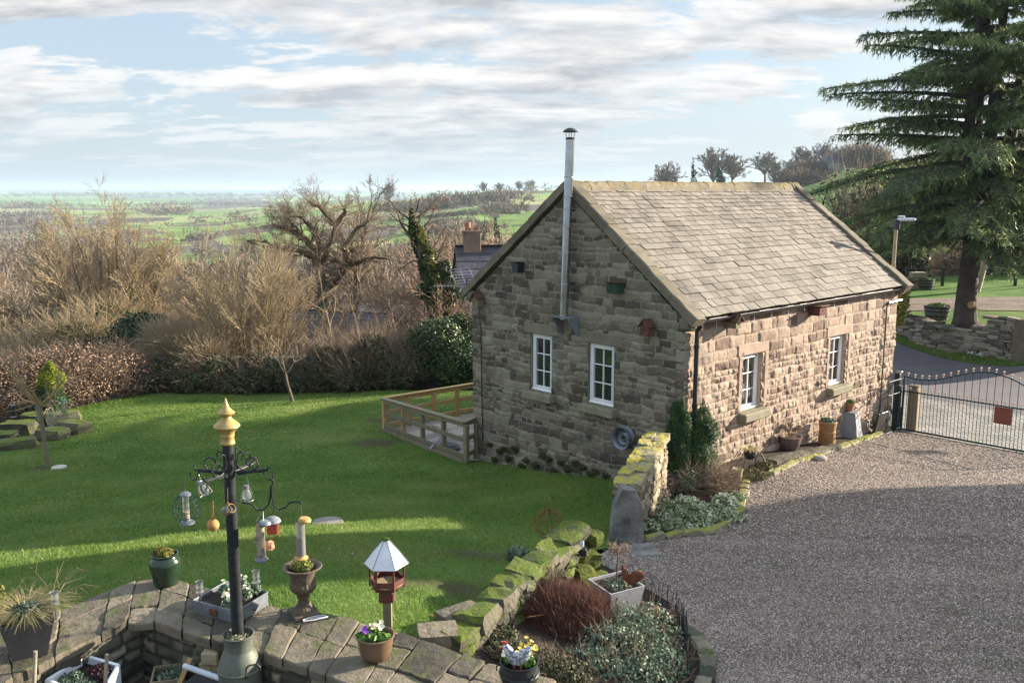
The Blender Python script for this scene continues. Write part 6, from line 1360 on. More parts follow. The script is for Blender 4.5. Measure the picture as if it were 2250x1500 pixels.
t, h = tubefeeder('seed tube feeder with perches hanging from the left of the hook bar', 575, 1145, 1232, -.06, .036, M['seed'], M['galv'], True)
q = MB(); tp = wp(578, 1120)-t.location; q.tube([(-.03, 0, h), tp, (.03, 0, h)], .002, 4); q.build('handle', M['alu'], t)
t = thang('suet_house', 'red suet cake feeder with curved grey lid behind the seed tube', 'bird feeder', 599, 1168, .06); q = MB(); q.box((0, 0, .035), (.085, .06, .095), Matrix.Rotation(.4, 3, 'Z'), bev=.004); q.build('cake', M['redfeed'], t)
q = MB(); q.lathe([(.072, .088), (.06, .11), (.03, .128), (0, .132)], (0, 0, 0), 18); q.lathe([(.072, .088), (0, .09)], (0, 0, 0), 18); q.build('lid', M['slategrey'], t)
q = MB()
for k in range(7): q.tube([(.045, -.05, -.01+.014*k), (.055, .03, -.01+.014*k)], .003, 4)
for k in range(9): a = -pi/2+k*.35; q.tube([(.05*cos(a), .05*sin(a), .03), (.03*cos(a), .03*sin(a), -.06), (0, 0, -.07)], .0014, 3)
q.build('wire_cage', M['rust'], t); q = MB(); tp = wp(598, 1120)-t.location; q.tube([(0, 0, .13), (tp.x, 0, tp.z)], .003, 4); q.build('handle', M['iron'], t)
t = thang('peanut_net', 'pink net of peanuts hanging just right of the seed tube', 'bird feeder', 592, 1198, -.0); q = MB(); q.rock((0, 0, 0), (.07, .06, .075), .4, random.Random(3), .15, .7, tone=.5); q.build('peanuts', M['peanut'], t); q = MB(); q.tube([(0, 0, .03), (.01, 0, .10)], .003, 4); q.build('cord', M['rust'], t)

# ------------------------------------------------------------------ patio corner: sink, troughs, stakes
t = T('butler_sink', 'white ceramic sink used as a planter on the patio', 'sink planter', atZ(178, 1505, 1.78), 0); z0 = t.location.z; q = MB()
cs = [atZ(a, b, 1.80) for a, b in ((98, 1492), (215, 1545), (264, 1458), (188, 1436))]; cs = [Vector((c.x, c.y, 0)) for c in cs]; cc = sum(cs, Vector())/4
for i in range(4):
    a, b = cs[i], cs[(i+1) % 4]; ai, bi = a.lerp(cc, .13), b.lerp(cc, .13)
    q.add([at(a, 1.36), at(b, 1.36), at(b, 1.79), at(a, 1.79), at(a.lerp(cc, .03), 1.805), at(b.lerp(cc, .03), 1.805), at(ai, 1.80), at(bi, 1.80), at(ai, 1.68), at(bi, 1.68)], [(0, 1, 2, 3), (3, 2, 5, 4), (4, 5, 7, 6), (6, 7, 9, 8)])
bld(q, 'basin', M['white'], t); q = MB(); q.add([at(c.lerp(cc, .12), 1.74) for c in cs], [(0, 1, 2, 3)]); bld(q, 'soil', M['soil'], t)
rel = lambda c, z: (c.x-t.location.x, c.y-t.location.y, z-z0)
c1, c2 = cc.lerp(cs[0], .35), cc.lerp(cs[2], .35); plant(t, 'succulents', [rel(c1, 1.77)+(.11, .10, .05), rel(cc, 1.76)+(.1, .1, .04)], 1600, .013, M['greyleaf'], 4); plant(t, 'dark_leaves', [rel(c2, 1.78)+(.10, .10, .06)], 1300, .014, mat('purple_leaf', [(.02, .01, .015), (.07, .03, .04)], 9, tone=.8, bump=0, fine=0), 5)
for k, (a, b, lb) in enumerate((((78, 1430), (70, 1540), 'wooden stake top near the left edge in front of the sink'), ((235, 1437), (226, 1545), 'wooden stake top in front of the sink, right of the other'))):
    p = atZ(*b, 1.68); tt = T('wooden_stake', lb, 'stake', p); tp = atY(*a, p.y)-p; q = MB(); q.tube([(0, 0, -.1), tp], [.016, .015], 10); q.build('rod', mat('stake_wood', [(.22, .19, .14), (.36, .32, .25)], 9, bump=.2), tt)
p = atZ(6, 1500, 1.7); t = T('corner_post', 'weathered timber post cut by the lower left edge', 'post', p); q = MB(); q.box((-.02, 0, .05), (.09, .08, .42), bev=.01); q.build('post', M['timber'], t)
p = atZ(372, 1476, 1.64); p.z = 1.36; t = T('small_trough', 'small square stone trough of seedlings on the patio', 'planter', p, .25); q = MB(); tsq(q, .10, .14, .28); q.build('trough', M['timber'], t); plant(t, 'seedlings', [(0, 0, .265, .11, .11, .02)], 420, .014, M['greyleaf'], 4)
t = T('bench_frame', 'wooden frame with a pale tubular rail at the bottom edge of the patio', 'bench', atZ(450, 1500, 1.6)); L = t.location; q = MB()
a, b = atZ(405, 1462, 1.78), atZ(503, 1496, 1.78); q.tube([a, b], .023, 14); bld(q, 'rail', M['bluegrey'], t); q = MB()
for (u1, u2) in (((418, 1446), (378, 1540)), ((522, 1480), (498, 1560))):
    p0 = atZ(*u1, 1.80); p1 = atZ(*u2, 1.45); d = p1-p0; q.tube([p0, p1], .028, 4)
bld(q, 'frame', M['newtimber'], t, each=True); q = MB()
for f in (.35, .62): p = a.lerp(b, f); q.tube([p+Vector((.0, -.025, -.03)), p+Vector((.0, .0, .026)), p+Vector((.0, .025, -.03))], .003, 4)
bld(q, 'wire_tie', M['black'], t); q = MB(); c0 = (a+b)/2+Vector((.0, .02, -.16)); q.box(c0, (.34, .16, .16), Matrix.Rotation(-.3, 3, 'Z')); bld(q, 'dark_box', M['planter'], t)
for k, (px, py, zz) in enumerate(((463, 1432, 1.86), (455, 1455, 1.74), (483, 1458, 1.74))):
    p = atZ(px, py+14, zz-.06); tt = T('stone_sett', ['pale stone sett topmost of the little stack beside the milk churn', 'pale stone sett at the lower left of the stack beside the milk churn', 'pale stone sett touching the milk churn at the lower right of the stack'][k], 'stone block', p); q = MB(); q.box((0, .05, .0), (.125 if k else .15, .14, .115), Matrix.Rotation(-.12, 3, 'Z'), bev=.012); q.box((0, .05, -.2), (.12, .13, .29)) if k else None; q.build('block', M['paleblock'], tt)
p = onz(716, 1503, 1.8); t = T('blue_tray', 'corner of a pale blue tray at the bottom edge below the terrace wall', 'tray', p-Vector((0, 0, .12))); q = MB(); q.box((0, -.05, .12), (.16, .12, .04), Matrix.Rotation(-.3, 3, 'Z'), bev=.01); q.build('tray', mat('pale_blue', [(.35, .45, .6)], bump=0), t)

# ------------------------------------------------------------------ near shrub bed ornaments
p = onG(1245, 1290, lambda x, y: 1.0); pg = atY(1207, 1150, p.y); t = T('wire_globe', 'rusty wire globe on a long stake above the mossy wall', 'ornament', at(p, .9)); c = pg-t.location; q = MB(); r_ = 33/ppm(pg)
for j in range(5):
    ax = Matrix.Rotation(j*.7, 3, 'Z') @ Matrix.Rotation(.4+j*.5, 3, 'X'); q.tube([c+ax @ Vector((r_*cos(x*pi/12), r_*sin(x*pi/12), 0)) for x in range(25)], .005, 5)
q.build('globe', M['rust'], t); q = MB(); q.tube([(0, 0, 0), c-Vector((0, 0, r_))], .006, 5); q.tube([c+Vector((0, 0, r_)), c+Vector((-.02, 0, r_+.09))], .005, 4); q.build('stake', M['rust'], t)
# white square planter with dead standard tree and cockerel
p = onG(1352, 1378, lambda x, y: 1.02); t = T('white_planter', 'tapered pale grey square planter in the near shrub bed', 'planter', p, .5); q = MB(); tsq(q, .13, .22, .52); q.build('box', M['whitepaint'] if 0 else mat('pale_planter', [(.30, .30, .31), (.44, .44, .46)], 5, rough=.6, bump=.2, stain=((.2, .19, .17), 5, .55)), t); q = MB(); q.box((0, 0, .48), (.41, .41, .02)); q.build('soil', M['soil'], t)
plant(t, 'weeds', [(0, 0, .50, .16, .16, .04)], 300, .018, M['greyleaf'], 6)
S = Tree(7, [dict(n=4, w=.03, k=0, a=.5, lr=.3, up=.05), dict(n=3, w=.2, k=2, a=.7, lr=.6), dict(n=3, w=.2, k=1, a=.6, lr=.6), dict(n=2, w=.2, k=0, a=.5, lr=.5)], .003); pl_ = p+Vector((0, 0, .48)); tpz = atY(1362, 1200, p.y).z-pl_.z
S.L[0]['k'] = 0; S.go(Vector((0, 0, 0)), Vector((.02, 0, 1)), .012, tpz*.82); S2 = S.seg[-1]
for j in range(16): a = j*2.4; S.go(Vector(S2[3:6]), Vector((cos(a), sin(a), .25+.5*rg.random())).normalized(), .005, .13, 1)
tt = T('standard_tree', 'bare lollipop headed standard tree in the pale square planter', 'tree', pl_); S.parts(tt, M['bark'], M['twigbrown'], split=0)
t = T('cockerel_ornament', 'rusty metal cockerel perched on the rim of the pale square planter', 'ornament', p+Vector((.12, -.12, .54))); q = MB()
relief(q, [(-.08, .20), (-.10, .185), (-.085, .18), (-.08, .15), (-.07, .08), (-.03, .03), (.02, .01), (.07, .02), (.12, .05), (.16, .10), (.15, .15), (.11, .17), (.07, .16), (.05, .12), (.03, .09), (0, .095), (-.03, .12), (-.045, .17), (-.05, .20), (-.065, .215)], .02); q.build('body', M['rust'], t, smooth=True, auto=60)
q = MB(); relief(q, [(-.085, .205), (-.08, .235), (-.07, .215), (-.06, .235), (-.05, .21)], .006); q.build('comb', M['rust'], t); q = MB(); q.tube([(0, 0, .02), (0, 0, -.06)], .006, 5); q.build('leg', M['rust'], t)
# hooped wire edging
q = MB(); t = T('wire_edging', 'black hooped wire border fence around the near shrub bed', 'fence', onG(1450, 1330)); ep = [onG(*a) for a in ((1312, 1300), (1345, 1302), (1390, 1320), (1440, 1345), (1478, 1370), (1500, 1405), (1508, 1450), (1512, 1520))]; P2 = [Vector((p.x, p.y)) for p in ep]; L = plen(P2); s = 0; k = 0
while s < L-.12:
    a, d = polyat(P2, s); b, _d = polyat(P2, min(s+.11, L)); hh = (.38, .27)[k % 2]; za_, zb_ = g(a.x, a.y), g(b.x, b.y); lean = Vector((rg.uniform(-.02, .02), rg.uniform(-.02, .02), 0)); pts = [Vector((a.x, a.y, za_)), Vector((a.x, a.y, za_+hh))+lean]
    for x in range(1, 6): f = x/6; pp = a.lerp(b, f); pts.append(Vector((pp.x, pp.y, za_+hh+.055*sin(f*pi)))+lean)
    pts += [Vector((b.x, b.y, zb_+hh))+lean, Vector((b.x, b.y, zb_))]; q.tube(pts, .0035, 4); s += .055+.02*(k % 2); k += 1
for hgt in (.05, .22): q.tube([Vector((polyat(P2, L*x/30)[0].x, polyat(P2, L*x/30)[0].y, g(*polyat(P2, L*x/30)[0])+hgt)) for x in range(31)], .003, 4)
bld(q, 'hoops', M['iron'], t)
a, b = onG(1400, 1352)+Vector((0, 0, .10)), onG(1497, 1385)+Vector((0, 0, .10)); t = T('timber_log', 'dark fallen log with a sawn end lying in the near shrub bed', 'log', a); q = MB(); q.tube([a, b], .085, 16, cap=False); bld(q, 'bark', mat('log_bark', [(.03, .022, .018), (.09, .065, .05)], 9, bump=1, bscale=30, bdist=.02), t); q = MB(); d = (b-a).normalized(); q.tube([b-d*.01, b+d*.012], .086, 16); bld(q, 'sawn_end', mat('sawn_wood', [(.12, .10, .07), (.22, .18, .12)], 12, bump=.3), t)
p = onG(1442, 1385)+Vector((0, 0, .0)); t = T('wren_figure', 'small tan carved bird figure beside the log in the shrub bed', 'ornament', p+Vector((0, 0, .16))); q = MB(); relief(q, [(-.03, 0), (-.045, .05), (-.03, .10), (0, .125), (.03, .11), (.04, .06), (.03, 0), (.01, -.03)], .02); q.build('body', mat('tan_wood', [(.38, .22, .13), (.5, .32, .2)], 9), t, smooth=True); q = MB(); q.tube([(0, 0, -.02), (0, 0, -.17)], .008, 6); q.build('peg', M['darkwood'], t)

# ------------------------------------------------------------------ things along the sunlit wall
p = onG(1646, 1030); t = T('spider_planter', 'small pot of blond grass carried on a black metal spider in the flower bed', 'plant pot', p); q = MB(); zz = .20; q.lathe([(0, zz), (.07, zz), (.11, zz+.08), (.12, zz+.15), (.11, zz+.15), (0, zz+.13)], (0, 0, 0), 20); q.build('pot', M['planter'], t)
V, F, tn = blades(260, .19, .20, 8, .005, .8, zz+.12); npmesh('blond_grass', V, F, mat('blond_grass', [(.30, .24, .10), (.62, .52, .28)], 9, tone=.9, bump=0, fine=0), t, tone=tn); q = MB()
for j in range(8): a = j*pi/4+.2; q.tube([(.06*cos(a), .06*sin(a), zz+.02), (.22*cos(a), .22*sin(a), zz+.10), (.38*cos(a), .38*sin(a), 0.02)], .008, 5)
q.build('spider_legs', M['black'], t)
t = T('round_pot', 'round brown glazed pot of dead hydrangea heads at the sunlit wall', 'plant pot', onG(1735, 992)); q = MB(); q.lathe([(0, 0), (.11, 0), (.13, .02), (.19, .12), (.215, .22), (.22, .27), (.235, .28), (.235, .30), (.215, .30), (.20, .27), (0, .26)], (0, 0, .03), 36); q.build('pot', M['potbrown'] if 0 else mat('mauve_glaze', [(.13, .085, .075), (.20, .135, .12)], 5, rough=.3, bump=.05, spec=.5), t, smooth=True, auto=50); q = MB(); q.lathe([(.2, .29), (0, .30)], (0, 0, 0), 20); q.build('soil', M['soil'], t)
twigs(t, 'stems', [(0, 0, .36, .15, .15, .10)], 40, .26, .004, M['twig'], 3, up=1.0); plant(t, 'dead_heads', [(-.16, 0, .52, .07, .06, .05), (.0, .05, .55, .06, .06, .05), (.15, -.02, .50, .07, .06, .05), (.07, 0, .46, .05, .05, .04), (-.07, -.05, .45, .05, .05, .04)], 900, .017, mat('dried_flowers', [(.26, .17, .12), (.46, .34, .25)], 9, tone=.9, bump=0, fine=0), 5)
t = T('chimney_pot', 'tall terracotta chimney pot of succulents at the sunlit wall', 'planter', onG(1816, 980)); q = MB(); q.lathe([(.17, 0), (.175, .03), (.165, .30), (.17, .31), (.17, .33), (.16, .34), (.175, .46), (.185, .50), (.19, .53), (.175, .55), (.16, .54), (.155, .50), (0, .49)], (0, 0, 0), 32); q.build('pot', mat('old_clay', [(.24, .12, .05), (.36, .20, .09)], 7, rough=.8, bump=.3, stain=((.2, .17, .09), 6, .58)), t, smooth=True, auto=40)
plant(t, 'succulents', [(0, 0, .56, .14, .14, .05)], 600, .03, M['greyleaf'], 3, up=.8); q = MB(); q.tube([(.09, 0, .5), (.09, 0, .66)], .006, 5); q.build('globe_stake', M['alu'], t); q = MB(); q.lathe([(0, -.055)]+[(.055*sin(x*pi/8), -.055*cos(x*pi/8)) for x in range(1, 8)]+[(0, .055)], (.09, 0, .71), 16); q.build('glass_globe', M['clear'], t, smooth=True)
p = onG(1862, 962); t = T('slate_pedestal', 'tapered slate grey pedestal by the wall carrying a small clay pot', 'pedestal', p, BROT+.25); q = MB(); tsq(q, .27, .17, .62); q.box((0, 0, .60), (.335, .335, .04), bev=.005); q.build('pedestal', M['slategrey'], t); ph = p.z+.63
t = T('clay_pot', 'small terracotta pot of green leaves on the slate grey pedestal', 'plant pot', (p.x, p.y, ph)); q = MB(); q.lathe([(0, 0), (.075, 0), (.10, .13), (.118, .13), (.122, .18), (.108, .18), (.10, .15), (0, .15)], (0, 0, 0), 28); q.build('pot', M['terracotta'], t, smooth=True, auto=40); plant(t, 'leaves', [(0, 0, .20, .10, .09, .05)], 500, .022, M['freshleaf'], 3, up=.5)
t = T('leaning_slate', 'dark slate leaning on the wall right of the pedestal', 'slate', Bw(7.3, -.10, float(GZ(*Bw(7.3, -.1).xy))), BROT); q = MB(); q.box((0, -.10, .27), (.46, .04, .56), Matrix.Rotation(.18, 3, 'X'), bev=.01); q.build('slate', M['rubber'], t)
t = T('loose_boulder', 'lone rounded stone sitting on the gravel beside the kerb', 'stone', onG(1802, 1014)); q = MB(); q.rock((0, 0, .05), (.24, .17, .14), .3, random.Random(2), .08, .7, tone=.5); q.build('stone', mat('round_stone', [(.25, .2, .18), (.36, .3, .27)], 7, bump=.3), t, smooth=True)
t = T('plant_label', 'pink plant marker stake in the flower bed', 'stake', onG(1524, 1080)); q = MB(); q.box((0, 0, .12), (.04, .015, .24), Matrix.Rotation(.1, 3, 'Y')); q.build('marker', mat('pink_marker', [(.55, .32, .30)], bump=0), t)
t = T('bed_pot', 'small buff pot in the flower bed at the kerb corner', 'plant pot', onG(1620, 1062)); q = MB(); q.lathe([(0, 0), (.07, 0), (.085, .2), (.095, .2), (.095, .23), (.08, .22), (0, .2)], (0, 0, .05), 20); q.build('pot', mat('buff_clay', [(.32, .26, .15), (.42, .35, .22)], 7), t)
t = T('boundary_disc', 'round stone cover flush with the middle of the lawn', 'manhole cover', onG(720, 1152)); q = MB(); q.lathe([(.24, 0), (.235, .045), (0, .05)], (0, 0, 0), 28); q.build('cover', mat('grey_cover', [(.16, .15, .14), (.30, .28, .25)], 8, bump=.6, stain=((.08, .12, .03), 9, .6)), t)
# ------------------------------------------------------------------ shrubs
def shrub(name, label, cat, p, blobs, n, size, m, tw=None, seed=1, group=None, **k):
    t = T(name, label, cat, p, group=group); V, F, tn = leafcloud(blobs, n, size, seed, **k); npmesh('leaves', V, F, m, t, tone=tn)
    if tw: S = stalks(blobs, tw[0], tw[1], tw[2], seed+1, up=tw[4] if len(tw) > 4 else .5); V, F = tubes(S, 3); npmesh('stems', V, F, tw[3], t, tone=np.random.RandomState(1).rand(len(F)))
    return t
p = onG(1478, 1035); zt1 = atY(1478, 868, p.y).z-p.z
def yewm(label, p, w_, h, seed):
    rr = random.Random(seed); bl = [(0, 0, h*.38, w_*.46, w_*.42, h*.38), (0, 0, h*.64, w_*.36, w_*.34, h*.26), (w_*.1, 0, h*.82, w_*.17, w_*.17, h*.15), (-w_*.14, 0, h*.76, w_*.14, w_*.14, h*.15), (w_*.1, 0, h*.94, w_*.07, w_*.07, h*.08)]
    for j in range(7): a = j*2.4; bl.append((cos(a)*w_*.28, sin(a)*w_*.28, h*(.25+.09*j), w_*.2, w_*.2, h*.16))
    t = T('yew_shrub', label, 'shrub', p); V, F, tn = leafcloud(bl, 26000, .02, seed, shell=.55, noise=.35, up=.8, asp=.3, nf=3); npmesh('leaves', V, F, M['yew'], t, tone=tn)
    q = MB(); q.tube([(0, 0, 0), (0, 0, h*.4)], .05, 8); q.build('trunk', M['bark'], t)
yewm('slimmer upright dark green yew at the cottage corner, left of the pair', onG(1487, 1078), .50, 1.70, 3)
p = onG(1529, 1062); yewm('broad upright dark green yew hiding the foot of the downpipe', p, .86, atY(1520, 886, p.y).z-p.z, 5)
def bl2(L, f=g): 
    out = []
    for (px, py, rx, ry, rz_) in L: p = onG(px, py, f); out.append((p.x, p.y, p.z, rx, ry, rz_))
    return out
def rel_(bl, o): return [(a-o.x, b-o.y, c-o.z+r*.7, d, e, r) for a, b, c, d, e, r in bl]
def gs(name, label, cat, L, n, size, m, tw=None, seed=1, f=g, **k):
    B_ = bl2(L, f); o = Vector(B_[0][:3]); return shrub(name, label, cat, o, rel_(B_, o), n, size, m, tw, seed, **k)
gs('variegated_shrub', 'white and green variegated ground cover mound at the front of the flower bed', 'shrub', [(1500, 1150, .45, .40, .24), (1560, 1150, .35, .30, .18), (1440, 1165, .3, .22, .10), (1590, 1120, .25, .25, .16), (1475, 1170, .3, .2, .12), (1530, 1168, .3, .15, .10)], 9500, .022, M['variegated'], seed=4, shell=.75, up=.6)
gs('flowering_heather', 'pale pink flowering shrub beside the yellow mossed wall', 'shrub', [(1458, 1085, .20, .22, .30), (1450, 1110, .16, .16, .22)], 2600, .020, mat('pink_white_heads', [(.05, .06, .03), (.35, .26, .20), (.70, .58, .50)], 9, tone=1.2, bump=0, coords='World', fine=0), (200, .25, .003, M['twigbrown']), 5)
gs('grey_shrub', 'wispy grey green shrub in the bed in front of the yews', 'shrub', [(1505, 1082, .20, .2, .30)], 1300, .018, M['greyleaf'], (300, .25, .003, M['twig']), 6)
gs('twiggy_shrub', 'bare brown twiggy shrub in the middle of the flower bed', 'shrub', [(1590, 1090, .28, .26, .30), (1565, 1075, .2, .2, .25)], 700, .016, M['hedge'], (900, .26, .003, M['twigbrown']), 7)
gs('mossy_mound', 'mossy dwarf plants under the metal spider', 'shrub', [(1650, 1050, .30, .26, .10), (1680, 1030, .2, .2, .08)], 2200, .018, mat('olive_moss', [(.06, .055, .02), (.20, .17, .06)], 9, tone=.9, bump=0, coords='World', fine=0), seed=8)
gs('trailing_cover', 'pale flowering ground cover at the kerb corner', 'shrub', [(1612, 1100, .22, .3, .10), (1600, 1145, .3, .2, .09)], 2200, .018, M['variegated'], seed=9)
# near shrub bed
o = atZ(1225, 1420, 1.05); t = T('russet_shrub', 'dense russet twiggy shrub below the mossy wall', 'shrub', o)
S = stalks([(0, 0, .30, .48, .40, .34), (-.32, .0, .22, .26, .26, .28), (.3, -.1, .3, .25, .3, .3), (.05, -.32, .2, .34, .22, .24)], 19000, .15, .0022, 3, up=.8, spread=.6); V, F = tubes(S, 3); npmesh('twigs', V, F, M['twigred'], t, tone=np.random.RandomState(1).rand(len(F)))
S = stalks([(0, 0, .18, .25, .22, .2)], 260, .4, .006, 4, up=.9, spread=.9); V, F = tubes(S, 4); npmesh('stems', V, F, M['darkwood'], t)
f1 = lambda x, y: 1.05
gs('leafy_shrub', 'grey green leafy shrub filling the near bed at the bottom edge', 'shrub', [(1340, 1480, .42, .35, .30), (1420, 1440, .30, .32, .30), (1290, 1530, .35, .3, .28), (1455, 1500, .3, .3, .22), (1370, 1430, .22, .25, .30), (1400, 1540, .4, .3, .25)], 17000, .017, M['greyleaf'], (500, .25, .003, M['twigbrown']), 12, f=f1, gap=.36)
gs('bed_cover', 'low dark creeping foliage filling the bed between the russet shrub and the cauldron', 'shrub', [(1120, 1440, .22, .18, .07), (1180, 1470, .26, .18, .10), (1230, 1500, .28, .2, .12), (1090, 1400, .2, .15, .06)], 5200, .016, M['bramble'], (260, .14, .002, M['twigbrown']), 41, f=lambda x, y: max(1.2, g(x, y)+.06), gap=.3)
gs('red_stem_shrub', 'small upright red stemmed shrub beside the pale planter', 'shrub', [(1315, 1395, .14, .14, .22)], 100, .014, M['hedge'], (800, .18, .002, M['twigred'], .9), 13, f=f1)
gs('wall_fern', 'grey leafed tuft on the lawn side of the mossy wall', 'shrub', [(1138, 1235, .16, .14, .12)], 600, .02, M['greyleaf'], seed=14)

# ------------------------------------------------------------------ far left of the lawn
hp_ = [Vector((-24, 24.8, 0)), Vector((-15.6, 27.2, 0)), Vector((-14.2, 28.2, 0)), Vector((-13.3, 29.3, 0)), Vector((-12.5, 30.2, 0))]; bl = []; rr = random.Random(3)
P2 = [Vector((p.x, p.y)) for p in hp_]; L = plen(P2); s = 0
def hedgerow(name, label, P2, w_, h, n, m1, tw, seed, size=.035):
    L = plen(P2); s = 0; o = Vector((P2[0].x, P2[0].y, g(P2[0].x, P2[0].y))); bl = []
    while s < L:
        p, d = polyat(P2, s); z = g(p.x, p.y); e = min(1, (L-s)/1.0+.35)
        for k in range(3): bl.append((p.x-o.x+rr.uniform(-.2, .2)*w_, p.y-o.y+rr.uniform(-.2, .2)*w_, z-o.z+h*.55*e, .55, w_*.5, h*.55*e*rr.uniform(.9, 1.08)))
        s += .42
    return shrub(name, label, 'hedge', o, bl, n, size, m1, tw, seed, shell=.85)
hedgerow('beech_hedge', 'clipped russet brown hedge along the left side of the lawn', P2, 1.9, 1.75, 42000, M['hedge'], (14000, .5, .007, M['twigbrown']), 5)
# boundary wall and ivy along the far edge of the lawn
bw = [Vector(a+(0,)) for a in ((-12.3, 31.4), (-10, 31.3), (-8.4, 31.1), (-6.2, 31.0), (-4.2, 31.0), (1.8, 31.5))]; bw = [at(p, g(p.x, p.y)) for p in bw]
t = T('boundary_wall', 'dark mossy field wall behind the far edge of the lawn', 'wall', bw[3]); q = MB(); drywall(q, bw, lambda x, y: float(GZ(x, y))-.1, lambda s: 1.25+.08*sin(s*1.7), .5, random.Random(2), lw=(.25, .6), ch=(.12, .22)); bld(q, 'stones', M['rubble'], t)
def clump(name, label, L, n, size, m, tw=None, seed=1, cat='shrub', Yo=0, **k):   # L: pixel centre, depth, radii
    B_ = []; 
    for (px, py, Y, rx, ry, rz_) in L: p = atY(px, py, Y); B_.append((p.x, p.y, p.z, rx, ry, rz_))
    o = Vector(B_[0][:3]); o.z = float(GZ(o.x, o.y)); t = T(name, label, cat, o); Bl = [(a-o.x, b-o.y, c-o.z, d, e, f) for a, b, c, d, e, f in B_]
    V, F, tn = leafcloud(Bl, n, size, seed, **k); npmesh('leaves', V, F, m, t, tone=tn)
    if tw: S = stalks(Bl, tw[0], tw[1], tw[2], seed+1, up=tw[4] if len(tw) > 4 else .5); V, F = tubes(S, 3); npmesh('stems', V, F, tw[3], t, tone=np.random.RandomState(1).rand(len(F)))
    return t
clump('bramble_bank', 'dark tangle of ivy and bramble over the boundary wall left of the small bare tree', [(330, 835, 30.8, .9, .8, .5), (385, 812, 30.8, .8, .8, .75), (430, 835, 30.5, .9, .8, .5), (475, 815, 30.6, .6, .8, .7), (540, 838, 30.3, 1.0, .8, .5), (600, 825, 30.3, .7, .8, .6), (570, 800, 31, .5, .5, .5)], 26000, .05, M['bramble'], (1500, .7, .007, M['twigbrown']), 3, gap=.3)
clump('bramble_bank', 'dark bramble and ivy bank between the small bare tree and the timber fence', [(670, 830, 30.3, .8, .8, .55), (720, 808, 30.4, .8, .8, .8), (775, 822, 30.2, .8, .8, .7), (820, 795, 30.6, .8, .8, .9), (870, 825, 30.4, .8, .7, .5), (915, 808, 30.8, .7, .7, .7)], 30000, .05, M['bramble'], (2400, .8, .008, M['twigbrown'], .9), 4, gap=.3)
clump('ivy_bank', 'green ivy mound at the left edge of the gable beside the timber fence', [(1005, 800, 30.5, 1.1, .8, .9), (960, 760, 31, 1.1, .9, .9), (1010, 740, 32, .9, .9, .8), (905, 790, 31, .6, .7, .7), (1030, 830, 30.5, .8, .6, .6)], 26000, .05, M['ivy'], None, 5)
clump('evergreen_bush', 'dark green rounded evergreen under the large fan shaped tree', [(320, 745, 33, 1.3, 1.2, .95), (290, 770, 33, 1.2, 1.1, .8), (345, 765, 32.5, .9, 1., .8), (250, 765, 33, .8, 1., .5)], 24000, .05, M['darkshrub'], None, 6)
clump('ivy_mass', 'olive ivy covered undergrowth left of the dark evergreen bush', [(170, 745, 34, 1.6, 1.2, .7), (90, 770, 33, 1.6, 1.2, .5), (230, 700, 36, 1.2, 1.2, .7), (40, 800, 31, 1.6, 1.2, .35)], 20000, .05, M['ivyyel'] if 0 else mat('olive_leaf', [(.03, .035, .012), (.10, .10, .035), (.17, .15, .055)], 1.2, tone=.9, bump=0, coords='World', fine=0), (4000, .8, .009, M['twig']), 7, gap=.35)
clump('straw_bush', 'pale straw coloured twiggy bush right of the dark evergreen', [(385, 765, 31.5, 1.15, 1.0, .8), (440, 790, 31, .8, .8, .6)], 2500, .035, M['hedge'], (7000, .6, .008, M['twig']), 8)
# rockery, small apple tree, golden conifer, hanging feeders
rk = random.Random(4)
for k, (px, py, l, w_, h, lb) in enumerate(((115, 965, .8, .5, .35, 'mossy rockery boulder behind the tree stake, centre front'), (165, 952, .8, .5, .42, 'rounded rockery boulder at the right end of the rock pile'), (140, 932, .9, .5, .45, 'flat topped rockery boulder at the top right of the rock pile'), (80, 938, .7, .6, .5, 'squat rockery boulder left of the tree stake'), (40, 955, .9, .6, .45, 'leaning rockery boulder at the left of the rock pile'), (35, 985, 1.0, .5, .30, 'low mossy boulder at the lower left of the rock pile'), (8, 975, .7, .5, .4, 'dark boulder cut by the left edge'))):
    p = onG(px, py); t = T('rockery_boulder', lb, 'boulder', p, group='boulders of the rock pile'); q = MB(); q.rock((0, 0, h*.35), (l, w_, h), rk.uniform(-.4, .6), rk, .10, .35); q.build('boulder', M['mossrock'], t)
gs('rockery_shrub', 'dark small leaved shrub growing over the rock pile', 'shrub', [(120, 905, .6, .5, .35), (55, 900, .5, .5, .3)], 3000, .03, M['bramble'], seed=15)
p = onG(115, 915); zc_ = atY(116, 795, p.y).z-p.z; t = T('golden_conifer', 'small golden green conifer standing against the russet hedge', 'conifer', p)
V, F, tn = leafcloud([(0, 0, zc_*.35, .42, .4, zc_*.3), (-.1, 0, zc_*.3, .4, .38, zc_*.28)], 7000, .035, 5, up=.9, asp=.35); npmesh('lower_leaves', V, F, M['yew'], t, tone=tn); V, F, tn = leafcloud([(.05, 0, zc_*.65, .38, .34, zc_*.24), (.05, 0, zc_*.86, .16, .16, zc_*.15)], 7000, .032, 6, up=.9, asp=.35); npmesh('gold_leaves', V, F, M['goldconifer'], t, tone=tn); q = MB(); q.tube([(0, 0, 0), (0, 0, zc_*.6)], .05, 6); q.build('trunk', M['bark'], t)
p = onG(103, 1026); ztp = atY(97, 880, p.y).z-p.z
t = T('stake_tree', 'bare young apple tree tied to a leaning stake in a soil circle on the lawn', 'tree', p); tr = Tree(5, [dict(n=6, w=.16, k=1.3, a=.7, lr=.5, up=.04, s=.1), dict(n=5, w=.15, k=1.1, a=.6, lr=.5, up=.0), dict(n=3, w=.15, k=0, a=.5, lr=.5)], .008)
